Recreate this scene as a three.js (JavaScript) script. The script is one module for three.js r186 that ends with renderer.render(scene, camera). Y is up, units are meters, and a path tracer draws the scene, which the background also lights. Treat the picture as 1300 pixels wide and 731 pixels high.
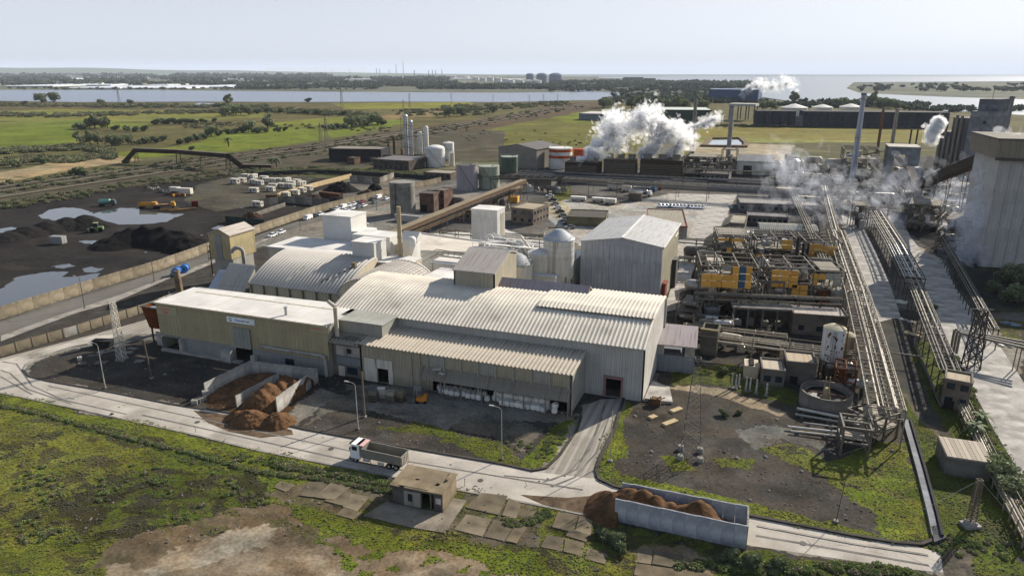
import * as THREE from 'three';
import { mergeGeometries, mergeVertices } from 'three/addons/utils/BufferGeometryUtils.js';

// ---------- camera, sky, sun, air, exposure ----------
const W = 1300, HH = 731, F = 900, PITCH = 16.96 * Math.PI / 180, YAW = 20.2 * Math.PI / 180, EYE = 60;
const scene = new THREE.Scene();
const camera = new THREE.PerspectiveCamera(2 * Math.atan(HH / 2 / F) * 180 / Math.PI, W / HH, 1, 60000);
camera.position.set(0, EYE, 0);
camera.rotation.order = 'YXZ';
camera.rotation.set(-PITCH, YAW, 0);
const renderer = new THREE.WebGLRenderer({ antialias: true });
renderer.setSize(1024, 575);
renderer.toneMapping = THREE.LinearToneMapping;
renderer.toneMappingExposure = 1.65;
renderer.shadowMap.enabled = true;
// plan axes: x along the plant's front, z towards the viewer; the sun stands behind the plant on the right
const SUN_EL = 29 * Math.PI / 180;
const sunDir = new THREE.Vector3(0.74, 0, -0.67).normalize().applyAxisAngle(new THREE.Vector3(0, 1, 0), YAW).multiplyScalar(Math.cos(SUN_EL));
sunDir.y = Math.sin(SUN_EL);
const sun = new THREE.DirectionalLight(new THREE.Color(1, 0.92, 0.81), 5);
sun.position.copy(sunDir).multiplyScalar(1500);
sun.castShadow = true;
sun.shadow.mapSize.set(4096, 4096);
Object.assign(sun.shadow.camera, { left: -500, right: 500, top: 500, bottom: -500, near: 10, far: 4000 });
scene.add(sun, sun.target);
{
  const w = 512, h = 256, d = new Float32Array(w * h * 4);
  for (let j = 0; j < h; j++) for (let i = 0; i < w; i++) {
    const el = ((j + 0.5) / h - 0.5) * Math.PI, az = ((i + 0.5) / w - 0.5) * 2 * Math.PI;
    const v = new THREE.Vector3(Math.cos(el) * Math.cos(az), Math.sin(el), Math.cos(el) * Math.sin(az));
    const y = Math.max(0, v.y), k = 1 / (1 + (y / 0.27) ** 2), c = Math.max(0, v.dot(sunDir));
    const g = 0.245 * Math.pow(c, 3) + 0.5 * Math.pow(c, 24);
    const zen = [0.065, 0.115, 0.215], hor = [0.44, 0.475, 0.53];
    for (let n = 0; n < 3; n++) d[(j * w + i) * 4 + n] = zen[n] + (hor[n] - zen[n]) * k + g * [1.0, 0.95, 0.84][n];
    d[(j * w + i) * 4 + 3] = 1;
  }
  const t = new THREE.DataTexture(d, w, h, THREE.RGBAFormat, THREE.FloatType);
  t.mapping = THREE.EquirectangularReflectionMapping; t.magFilter = THREE.LinearFilter; t.needsUpdate = true;
  scene.background = t; scene.environment = t;
}
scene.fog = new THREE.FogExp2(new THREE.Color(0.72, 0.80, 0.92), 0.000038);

// ---------- small maths ----------
let seed = 7;
const rnd = () => { seed = (seed + 0x6d2b79f5) | 0; let t = Math.imul(seed ^ (seed >>> 15), 1 | seed); t = (t + Math.imul(t ^ (t >>> 7), 61 | t)) ^ t; return ((t ^ (t >>> 14)) >>> 0) / 4294967296; };
const rr = (a, b) => a + (b - a) * rnd(), pick = (l) => l[Math.floor(rnd() * l.length)];
const hash = (x, y) => { let n = Math.imul(x, 374761393) + Math.imul(y, 668265263) | 0; n = Math.imul(n ^ (n >>> 13), 1274126177); return ((n ^ (n >>> 16)) >>> 0) / 4294967296; };
function noise(x, y, per) {                        // value noise, periodic when per is given
  let xi = Math.floor(x), yi = Math.floor(y); const fx = x - xi, fy = y - yi, u = fx * fx * (3 - 2 * fx), v = fy * fy * (3 - 2 * fy);
  let x1 = xi + 1, y1 = yi + 1;
  if (per) { xi = ((xi % per) + per) % per; yi = ((yi % per) + per) % per; x1 = ((x1 % per) + per) % per; y1 = ((y1 % per) + per) % per; }
  const a = hash(xi, yi), b = hash(x1, yi), c = hash(xi, y1), e = hash(x1, y1);
  return a + (b - a) * u + (c - a) * v + (a - b - c + e) * u * v;
}
const fbm = (x, y, o = 4, per) => { let s = 0, a = 0.5, t = 0; for (let i = 0; i < o; i++) { s += a * noise(x, y, per); t += a; x *= 2; y *= 2; if (per) per *= 2; a *= 0.5; } return s / t; };
const ORD = ['first', 'second', 'third', 'fourth', 'fifth', 'sixth', 'seventh', 'eighth', 'ninth', 'tenth', 'eleventh', 'twelfth', 'thirteenth', 'fourteenth', 'fifteenth', 'sixteenth', 'seventeenth'];
const clamp = (x, a = 0, b = 1) => Math.min(b, Math.max(a, x));
const lin = (c) => new THREE.Color(c);
// survey: the plan position [x, z] of a point seen in the photograph at pixel (u, v) and known to lie h metres above the ground
const cP = Math.cos(PITCH), sP = Math.sin(PITCH), cY = Math.cos(YAW), sY = Math.sin(YAW);
function q(u, v, h = 0) {
  const x = (u - W / 2) / F, y = -(v - HH / 2) / F, dy = y * cP - sP, dz = -y * sP - cP, t = (h - EYE) / dy;
  return [t * (x * cY + dz * sY), t * (-x * sY + dz * cY)];
}
function height(u, v, top) {                       // how tall a thing is whose foot is seen at (u, v) and whose top at row `top`
  const [x, z] = q(u, v), d = -(z * cY + x * sY); let lo = 0, hi = 400;
  for (let i = 0; i < 50; i++) { const m = (lo + hi) / 2, dy = m - EYE, yy = dy * cP + d * sP, zz = d * cP - dy * sP; if (HH / 2 - F * yy / zz > top) lo = m; else hi = m; }
  return lo;
}

// ---------- textures ----------
function dataTex(w, h, f, size) {                  // a repeating texture, `size` metres across
  const d = new Uint8Array(w * h * 4);
  for (let j = 0; j < h; j++) for (let i = 0; i < w; i++) { const c = f(i / w, j / h, i, j), k = (j * w + i) * 4; d[k] = clamp(c[0], 0, 255); d[k + 1] = clamp(c[1], 0, 255); d[k + 2] = clamp(c[2], 0, 255); d[k + 3] = 255; }
  const t = new THREE.DataTexture(d, w, h, THREE.RGBAFormat); t.wrapS = t.wrapT = THREE.RepeatWrapping; t.magFilter = THREE.LinearFilter; t.colorSpace = THREE.SRGBColorSpace;
  t.repeat.set(1 / size[0], 1 / size[1]); t.needsUpdate = true; return t;
}
const gr = (v) => [v, v, v];
const TX = {
  concrete: dataTex(512, 512, (u, v) => { const n = fbm(u * 6, v * 6, 5, 6), s = fbm(u * 40, v * 3, 3, 3 * 1) ; return gr(150 + 95 * n + 22 * (noise(u * 128, v * 128, 128) - 0.5) - 45 * clamp(fbm(u * 4 + 3, v * 4, 4, 4) * 2.4 - 1.3)); }, [12, 12]),
  clad: dataTex(512, 512, (u, v) => { const rib = Math.abs(((u * 48) % 1) - 0.5) * 2, n = fbm(u * 5, v * 5, 4, 5), st = noise(u * 96, v * 2, 96); return gr(196 + 34 * n + (rib > 0.82 ? -44 : rib < 0.2 ? 10 : 0) + 26 * (st - 0.5)); }, [16, 12]),
  dust: dataTex(512, 512, (u, v) => { const n = fbm(u * 5, v * 5, 5, 5), m = fbm(u * 3 + 9, v * 3, 4, 3); const s = 205 + 50 * n - 46 * clamp(m * 3 - 1.75); return [s, s - 2 + 2 * m, s - 5]; }, [23, 23]),
  gravel: dataTex(512, 512, (u, v) => { const n = fbm(u * 6, v * 6, 4, 6), f = noise(u * 200, v * 200, 200); return gr(135 + 70 * n + 60 * (f - 0.5)); }, [9, 9]),
  rust: dataTex(256, 256, (u, v) => { const n = fbm(u * 6, v * 6, 5, 6), m = clamp(fbm(u * 9, v * 4, 4, 9) * 3 - 1.4); return [165 + 70 * n, 150 + 72 * n - 26 * m, 138 + 74 * n - 44 * m]; }, [6, 6]),
  soil: dataTex(512, 512, (u, v) => { const n = fbm(u * 8, v * 8, 5, 8), f = noise(u * 170, v * 170, 170); return gr(120 + 110 * n + 60 * (f - 0.5)); }, [7, 7]),
  stain: dataTex(512, 512, (u, v) => { const n = fbm(u * 5, v * 5, 4, 5), st = fbm(u * 60, v * 3, 3, 60), m = 0.5 * clamp(st * 3.2 - 1.7) * (0.4 + n); return [225 - 90 * m + 20 * n, 222 - 105 * m + 20 * n, 214 - 120 * m + 20 * n]; }, [14, 14]),
  leaf: dataTex(128, 128, (u, v) => gr(150 + 100 * fbm(u * 8, v * 8, 3, 8)), [3, 3]),
};
const MATS = {};
function mat(hex, { tex, rough = 0.85, metal = 0, bump = 0, bumpTex, side, ...more } = {}) {
  const key = JSON.stringify([hex, tex, rough, metal, bump, bumpTex, side, more]);
  if (MATS[key]) return MATS[key];
  const m = new THREE.MeshPhysicalMaterial({ color: hex, roughness: rough, metalness: metal, specularIntensity: rough > 0.82 ? 0.25 : 0.8, ...more });
  if (tex) m.map = TX[tex];
  if (bump) { m.bumpMap = TX[bumpTex || tex]; m.bumpScale = bump; }
  if (side) m.side = THREE.DoubleSide;
  return (MATS[key] = m);
}

// ---------- geometry ----------
function fin(g) {                                   // plain, non-indexed, uv in metres by the face's main direction
  if (g.index) g = g.toNonIndexed();
  for (const k of Object.keys(g.attributes)) if (!['position', 'normal', 'uv', 'color'].includes(k)) g.deleteAttribute(k);
  if (!g.attributes.normal) g.computeVertexNormals();
  const p = g.attributes.position, uv = new Float32Array(p.count * 2), a = new THREE.Vector3(), b = new THREE.Vector3(), c = new THREE.Vector3();
  for (let i = 0; i < p.count; i += 3) {
    a.fromBufferAttribute(p, i); b.fromBufferAttribute(p, i + 1); c.fromBufferAttribute(p, i + 2);
    const n = b.clone().sub(a).cross(c.clone().sub(a)), X = Math.abs(n.x), Y = Math.abs(n.y), Z = Math.abs(n.z);
    [a, b, c].forEach((w, k) => { const o = (i + k) * 2; if (Y >= X && Y >= Z) { uv[o] = w.x; uv[o + 1] = w.z; } else if (X > Z) { uv[o] = w.z; uv[o + 1] = w.y; } else { uv[o] = w.x; uv[o + 1] = w.y; } });
  }
  g.setAttribute('uv', new THREE.BufferAttribute(uv, 2));
  return g;
}
const join = (l) => fin(l.length > 1 ? mergeGeometries(l.map((g) => { const h = g.index ? g.toNonIndexed() : g; for (const k of Object.keys(h.attributes)) if (!['position', 'normal'].includes(k)) h.deleteAttribute(k); if (!h.attributes.normal) h.computeVertexNormals(); return h; })) : l[0]);
const bx = (w, h, d, x = 0, y = 0, z = 0, ry = 0) => { const g = new THREE.BoxGeometry(w, h, d); if (ry) g.rotateY(ry); return g.translate(x, y + h / 2, z); };
const cyl = (r1, r0, h, x = 0, y = 0, z = 0, n = 16, open = false) => new THREE.CylinderGeometry(r1, r0, h, n, 1, open).translate(x, y + h / 2, z);
const lathe = (pts, n = 24, x = 0, y = 0, z = 0) => new THREE.LatheGeometry(pts.map((p) => new THREE.Vector2(...p)), n).translate(x, y, z);
function bar(p, s, r = 0.08, n = 4, r2 = r) {       // a straight bar between two points
  const a = new THREE.Vector3(...p), b = new THREE.Vector3(...s), d = b.clone().sub(a), L = d.length();
  const g = new THREE.CylinderGeometry(r2, r, L, n, 1); if (n === 4) g.rotateY(Math.PI / 4);
  return g.applyQuaternion(new THREE.Quaternion().setFromUnitVectors(new THREE.Vector3(0, 1, 0), d.normalize())).translate((a.x + b.x) / 2, (a.y + b.y) / 2, (a.z + b.z) / 2);
}
const pipe = (pts, r = 0.2, n = 6) => pts.slice(1).map((p, i) => bar(pts[i], p, r, n));
function prism(pts, len, x = 0, y = 0, z = 0) {     // an outline in x, y carried len metres along z (centred)
  const s = new THREE.Shape(pts.map((p) => new THREE.Vector2(...p)));
  return new THREE.ExtrudeGeometry(s, { depth: len, bevelEnabled: false }).translate(x, y, z - len / 2);
}
const prismX = (pts, len, x = 0, y = 0, z = 0) => prism(pts, len).rotateY(Math.PI / 2).translate(x, y, z);   // outline in (-z, y), carried along x
function flat(pts, y = 0) {                         // a level sheet with the given plan outline
  const s = new THREE.Shape(pts.map((p) => new THREE.Vector2(p[0], -p[1])));
  return new THREE.ShapeGeometry(s).rotateX(-Math.PI / 2).translate(0, y, 0);
}
function slab(pts, y0, y1) { const s = new THREE.Shape(pts.map((p) => new THREE.Vector2(p[0], -p[1]))); return new THREE.ExtrudeGeometry(s, { depth: y1 - y0, bevelEnabled: false }).rotateX(-Math.PI / 2).translate(0, y0, 0); }
function ribbon(pts, w, h, y = 0) {                 // a low band of rectangular section along a plan path
  const out = [];
  for (let i = 0; i + 1 < pts.length; i++) { const [a, b] = [pts[i], pts[i + 1]], dx = b[0] - a[0], dz = b[1] - a[1], L = Math.hypot(dx, dz); out.push(bx(L + w * 0.4, h, w, (a[0] + b[0]) / 2, y - 0.004 * (i % 2), (a[1] + b[1]) / 2, -Math.atan2(dz, dx))); }
  return out;
}
function grid(nu, nv, f) {                          // a sheet of nu x nv cells through f(u, v)
  const p = [], id = [];
  for (let j = 0; j <= nv; j++) for (let i = 0; i <= nu; i++) p.push(...f(i / nu, j / nv));
  for (let j = 0; j < nv; j++) for (let i = 0; i < nu; i++) { const a = j * (nu + 1) + i, b = a + 1, c = a + nu + 1, d = c + 1; id.push(a, b, c, b, d, c); }
  const g = new THREE.BufferGeometry(); g.setAttribute('position', new THREE.Float32BufferAttribute(p, 3)); g.setIndex(id); g.computeVertexNormals(); return g;
}
// ---------- things ----------
const taken = {};
const numbered = (n) => { const k = (taken[n] = (taken[n] ?? -1) + 1); return k ? `${n}_${String(k).padStart(3, '0')}` : n; };
function tag(o, label, category, group, kind) { o.userData = {}; if (label) o.userData.label = label; if (category) o.userData.category = category; if (group) o.userData.group = group; if (kind) o.userData.kind = kind; return o; }
function obj(name, geos, m, parent) { const o = new THREE.Mesh(join([].concat(geos)), m); o.castShadow = o.receiveShadow = true; o.name = parent ? name : numbered(name); (parent || scene).add(o); return o; }
function thing(name, label, category, [x, z, y = 0] = [0, 0], turn = 0, group) { const o = new THREE.Group(); o.name = numbered(name); o.position.set(x, y, z); o.rotation.y = turn; tag(o, label, category, group); scene.add(o); return o; }
function dup(o, [x, z, y = 0], turn = 0, label, s) { const c = o.clone(); c.name = numbered(o.name.replace(/_\d{3}$/, '')); c.position.set(x, y, z); c.rotation.set(0, turn, 0); c.userData = { ...o.userData }; if (label) c.userData.label = label; if (s) c.scale.multiplyScalar(s); scene.add(c); return c; }
const struct = (name, geos, m) => tag(obj(name, geos, m), null, null, null, 'structure');
const piece = (name, geo, m, parent, [x, y, z] = [0, 0, 0], ry = 0) => { const o = new THREE.Mesh(geo, m); o.castShadow = o.receiveShadow = true; o.name = name; o.position.set(x, y, z); o.rotation.y = ry; parent.add(o); return o; };
// ---------- ground ----------
// One sheet per distance band, each painted in plan: what grows or lies where, with ragged edges and grain.
function groundSheet(name, [x0, x1, z0, z1], w, h, y, base, draw, { warp = 1.5, wl = 6, fine = 0.5, gain = 0.34, tone } = {}) {
  const cv = document.createElement('canvas'); cv.width = w; cv.height = h;
  const cx = cv.getContext('2d'), X = (p) => (p[0] - x0) / (x1 - x0) * w, Z = (p) => (p[1] - z0) / (z1 - z0) * h, sx = w / (x1 - x0);
  cx.fillStyle = base; cx.fillRect(0, 0, w, h);
  const trace = (pts, photo) => { cx.beginPath(); pts.map((p) => (photo ? q(...p) : p)).forEach((p, i) => (i ? cx.lineTo(X(p), Z(p)) : cx.moveTo(X(p), Z(p)))); };
  const blotches = (pl, n, r, cols) => { const xs = pl.map((p) => p[0]), zs = pl.map((p) => p[1]); for (let i = 0; i < n; i++) { cx.fillStyle = pick(cols); cx.globalAlpha = rr(0.15, 0.55); cx.beginPath(); cx.ellipse(X([rr(Math.min(...xs), Math.max(...xs)), 0]), Z([0, rr(Math.min(...zs), Math.max(...zs))]), r * sx * rr(0.3, 1.6), r * sx * rr(0.2, 0.7), rr(-0.6, 0.2), 0, 7); cx.fill(); } cx.globalAlpha = 1; };
  draw({
    area(col, pts, n = 0, r = 3, cols = []) { trace(pts, true); cx.closePath(); cx.fillStyle = col; cx.fill(); if (n) { cx.save(); cx.clip(); blotches(pts.map((p) => q(...p)), n, r, cols); cx.restore(); } },
    line(col, pts, wd, a = 1) { trace(pts, true); cx.strokeStyle = col; cx.lineWidth = wd * sx; cx.lineJoin = 'round'; cx.globalAlpha = a; cx.stroke(); cx.globalAlpha = 1; },
    spots(n, r, cols) { blotches([[x0, z0], [x1, z1]], n, r, cols); },
  });
  const src = cx.getImageData(0, 0, w, h).data, d = new Uint8Array(w * h * 4);
  for (let j = 0; j < h; j++) for (let i = 0; i < w; i++) {
    const mx = x0 + i / sx, mz = z0 + j / sx;
    const a = warp * sx, ux = i + a * 2 * (fbm(mx / wl, mz / wl, 3) - 0.5) + a * 0.5 * (noise(mx / wl * 9, mz / wl * 9) - 0.5), uz = j + a * 2 * (fbm(mx / wl + 50, mz / wl + 9, 3) - 0.5) + a * 0.5 * (noise(mx / wl * 9 + 40, mz / wl * 9) - 0.5);
    const s = (clamp(Math.round(uz), 0, h - 1) * w + clamp(Math.round(ux), 0, w - 1)) * 4, k = (j * w + i) * 4;
    const m = 1 + gain * (fbm(mx / fine / 9, mz / fine / 9, 4) - 0.5) * 1.6 + gain * (noise(mx / fine * 1.3, mz / fine * 1.3) - 0.5), hue = 0.10 * (fbm(mx / fine / 14 + 70, mz / fine / 14, 3) - 0.5);
    const T = tone(src[s], src[s + 1], src[s + 2]); d[k] = clamp(src[s] * T[0] * m * (1 + hue), 0, 255); d[k + 1] = clamp(src[s + 1] * T[1] * m, 0, 255); d[k + 2] = clamp(src[s + 2] * T[2] * m * (1 - hue), 0, 255); d[k + 3] = 255;
  }
  const t = new THREE.DataTexture(d, w, h, THREE.RGBAFormat); t.magFilter = THREE.LinearFilter; t.colorSpace = THREE.SRGBColorSpace; t.needsUpdate = true;
  const g = new THREE.BufferGeometry();
  g.setAttribute('position', new THREE.Float32BufferAttribute([x0, y, z0, x1, y, z0, x0, y, z1, x1, y, z1], 3));
  g.setAttribute('uv', new THREE.Float32BufferAttribute([0, 0, 1, 0, 0, 1, 1, 1], 2)); g.setIndex([0, 2, 1, 1, 2, 3]); g.computeVertexNormals();
  const o = new THREE.Mesh(g, new THREE.MeshPhysicalMaterial({ map: t, roughness: 1, specularIntensity: 0.1 })); o.receiveShadow = true; o.name = numbered(name); tag(o, null, null, null, 'structure'); scene.add(o);
  return { d, w, h, x0, x1, z0, z1, at(x, z) { const k = (clamp(Math.floor((z - z0) / (z1 - z0) * h), 0, h - 1) * w + clamp(Math.floor((x - x0) / (x1 - x0) * w), 0, w - 1)) * 4; return [d[k] / 255, d[k + 1] / 255, d[k + 2] / 255]; } };
}
const GREEN = ['#5f7030', '#6d7a38', '#4f5f2c', '#77793f'], DRY = ['#7d7558', '#857a60', '#6c6850'];
const near = groundSheet('ground', [-170, 102, -202, -40], 2048, 1220, 0, '#67625c', (m) => {
  // gravel island, plant yard
  m.area('#6b665f', [[790, 505], [900, 480], [1150, 480], [1195, 695], [757, 610]], 260, 4, ['#7a746c', '#5c5853', '#736a5e']);
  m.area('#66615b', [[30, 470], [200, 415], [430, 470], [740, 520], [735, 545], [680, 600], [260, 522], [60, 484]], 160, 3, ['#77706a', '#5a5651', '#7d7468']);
  m.area('#8b8579', [[380, 545], [420, 505], [480, 490], [640, 530], [690, 545], [640, 592]], 0);
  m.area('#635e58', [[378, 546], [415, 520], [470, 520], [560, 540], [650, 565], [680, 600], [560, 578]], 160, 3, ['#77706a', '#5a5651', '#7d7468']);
  m.area('#9a958c', [[440, 486], [520, 490], [735, 522], [728, 540], [590, 530], [560, 548], [470, 520]], 60, 2, ['#8b867d', '#a7a299', '#77736c']);   // concrete apron
  m.area('#a19b92', [[366, 530], [404, 494], [440, 500], [398, 520], [370, 545]], 20, 2, ['#8b867d', '#b1aba0']);
  m.area('#6c5138', [[255, 512], [300, 480], [350, 490], [390, 500], [350, 548], [290, 530]], 60, 1.6, ['#5b422d', '#7a5b3f']);   // soil spilt in the pens
  m.area('#64702f', [[652, 598], [700, 545], [738, 528], [735, 552], [700, 588], [684, 600]], 80, 1.2, GREEN);
  m.area('#5c6630', [[640, 592], [560, 556], [470, 545], [530, 538], [640, 566], [668, 590]], 40, 1.0, ['#66625a', '#5c6630', '#6f6a5f']);
  m.area('#6f7a38', [[757, 604], [768, 560], [786, 515], [796, 512], [800, 560], [785, 600], [850, 620], [950, 640], [1080, 668], [1160, 690], [1195, 700], [950, 658], [800, 627]], 80, 1.2, GREEN);
  m.area('#6f7a38', [[1030, 590], [1120, 560], [1150, 560], [1190, 690], [1120, 682], [1110, 650], [1080, 630]], 160, 2.2, [...GREEN, '#7c7f45', '#66625a']);
  m.area('#6f7742', [[960, 570], [1000, 560], [1100, 610], [1090, 620], [1000, 590]], 40, 1.5, ['#6b665f', '#78804a']);
  m.area('#69743a', [[905, 583], [960, 585], [945, 598], [915, 595]]); m.area('#69743a', [[840, 580], [870, 583], [880, 598], [850, 600]]);
  m.area('#8d8c86', [[932, 545], [985, 538], [1010, 545], [1045, 560], [1050, 570], [990, 556], [960, 572], [948, 560]], 20, 1.5, ['#a5a49d', '#77736c']);   // pale cement spill
  m.area('#57602f', [[850, 465], [930, 462], [1020, 500], [1010, 515], [900, 488], [850, 488]], 80, 1.4, [...GREEN, '#7a7160']);
  m.area('#b2a58f', [[855, 488], [905, 492], [975, 512], [1000, 522], [990, 528], [905, 503], [840, 492]], 20, 1.2, ['#a29680', '#c1b49e']);
  m.area('#c0b6a6', [[818, 500], [835, 492], [846, 500], [824, 512]]);
  // east of the pipe channel
  m.area('#566031', [[1150, 540], [1130, 440], [1175, 430], [1240, 520], [1300, 600], [1300, 731], [1195, 731], [1192, 690]], 140, 2, [...GREEN, '#6c6a4a', '#5a5a44']);
  m.area('#6a6863', [[1100, 400], [1150, 395], [1160, 450], [1190, 520], [1205, 560], [1170, 540], [1130, 470]], 60, 2, ['#77736c', '#5d5b57']);
  m.area('#8d8372', [[1144, 500], [1152, 500], [1200, 570], [1192, 572]]);
  m.area('#7d776c', [[1198, 700], [1240, 690], [1250, 731], [1195, 731]], 30, 1, ['#8f887b', '#6f6a5f']);
  m.area('#a9a298', [[1180, 400], [1210, 385], [1300, 440], [1300, 600], [1255, 520]], 120, 3, ['#958f86', '#b7b1a7', '#8a8379']);
  m.area('#7b7448', [[1240, 395], [1300, 390], [1300, 436], [1275, 430]], 60, 2, [...GREEN, '#9c907a']);
  m.area('#a8a39b', [[-60, 468], [0, 456], [120, 425], [205, 400], [215, 430], [90, 442], [34, 463], [36, 478], [140, 498], [262, 520], [385, 546], [560, 577], [678, 599], [712, 578], [741, 516], [791, 506], [760, 580], [765, 613], [950, 656], [1195, 702], [1198, 727], [955, 693], [690, 642], [440, 593], [245, 551], [0, 498], [-60, 486]]);
  // the rough field in front of the road
  m.area('#636c33', [[-60, 480], [0, 500], [240, 553], [330, 573], [440, 594], [500, 608], [580, 622], [690, 643], [770, 660], [950, 698], [1195, 730], [1195, 800], [-60, 800]], 1500, 3.2, ['#5b6a2c', '#6c7537', '#50602a', '#757545', '#6d6a48', '#5d5a44', '#78753f']);
  m.area('#737846', [[-20, 520], [60, 530], [160, 570], [130, 600], [60, 640], [0, 660], [-20, 660]], 320, 2.4, ['#7f774c', '#6c7038', '#7c7f4c', '#666c36', '#747a40', '#6f7a3c']);
  m.area('#6f7a35', [[0, 500], [240, 553], [440, 596], [500, 612], [500, 622], [400, 610], [240, 566], [0, 512]], 90, 1.2, ['#78843d', '#64702f']);
  m.area('#48542a', [[0, 512], [60, 526], [150, 552], [230, 572], [330, 598], [330, 606], [200, 574], [90, 540], [0, 520]], 60, 1, ['#3f4a26', '#54602e']);
  m.area('#55552f', [[60, 640], [200, 590], [330, 600], [340, 640], [200, 690], [110, 690]], 260, 1.8, ['#4c5f28', '#5f5a48', '#6a6452', '#466024']);
  m.area('#a29079', [[130, 740], [140, 712], [160, 700], [215, 682], [240, 662], [300, 655], [325, 643], [348, 642], [346, 655], [358, 668], [380, 676], [400, 690], [430, 700], [470, 700], [520, 695], [560, 700], [640, 705], [700, 745]], 220, 2.2, ['#b3a48e', '#94806a', '#8c7862', '#bdb09c', '#9a8b74']);
  m.area('#b4a894', [[300, 662], [342, 645], [350, 662], [335, 690], [260, 720], [200, 731], [180, 715], [270, 690]], 60, 1.6, ['#c4bbaa', '#a69680', '#bcb09c']);
  m.area('#8a7a62', [[120, 725], [150, 690], [215, 672], [300, 642], [350, 636], [420, 660], [400, 700], [330, 668], [240, 690], [170, 716]], 160, 1.6, ['#6f6a48', '#a2907a', '#65702f', '#7d6f58']);
  m.area('#8f7b60', [[340, 650], [350, 640], [372, 652], [380, 676], [352, 664]], 10, 1, ['#7e6b52']);
  m.area('#917e66', [[412, 686], [450, 668], [482, 675], [480, 690], [440, 705]], 30, 1, ['#a08d75', '#84725b']);
  m.area('#65702f', [[360, 640], [420, 655], [470, 664], [520, 684], [560, 690], [640, 700], [740, 716], [800, 731], [640, 731], [600, 708], [545, 700], [500, 690], [470, 690], [430, 672], [385, 672], [352, 655]], 120, 1.4, GREEN);
  for (const [u, v, r] of [[440, 708, 14], [462, 722, 12], [480, 700, 12], [500, 716, 10], [545, 712, 9], [405, 690, 7], [590, 722, 9], [425, 702, 8], [620, 728, 8]]) m.area('#5d6c2a', Array.from({ length: 9 }, (_, i) => [u + r * rr(0.7, 1.2) * Math.cos(i * 0.7), v + 0.5 * r * rr(0.7, 1.2) * Math.sin(i * 0.7)]), 12, 0.7, GREEN);
  m.area('#857a66', [[335, 625], [420, 600], [500, 612], [500, 640], [440, 655], [372, 640]], 120, 1.2, ['#65702f', '#6d6448', '#8a7d66']);
  m.area('#877c69', [[540, 668], [600, 620], [690, 645], [680, 700], [600, 690]], 120, 1.3, ['#65702f', '#75704f', '#8a7d66', '#5d6c2a']);
  m.area('#77774a', [[690, 690], [760, 660], [960, 700], [940, 731], [700, 731]], 140, 1.4, [...GREEN, '#877c5f']);
  m.area('#4f5b2a', [[960, 700], [1195, 731], [1100, 760], [880, 760]], 90, 1.3, ['#45522a', '#5d6c2a']);
  m.area('#a3937c', [[868, 693], [905, 712], [900, 731], [806, 731], [812, 697], [830, 690]], 30, 1.2, ['#8f8a58', '#a99a83', '#858552']);
}, { warp: 1.7, wl: 5, fine: 0.32, gain: 0.3, tone: (r, g, b) => (g > r * 1.02 && g > b * 1.3 ? [0.85, 0.83, 0.62] : ((k) => [0.6 + k, 0.595 + k * 0.95, 0.58 + k * 0.85])(0.13 * clamp((r - 115) / 70))) });

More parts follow.
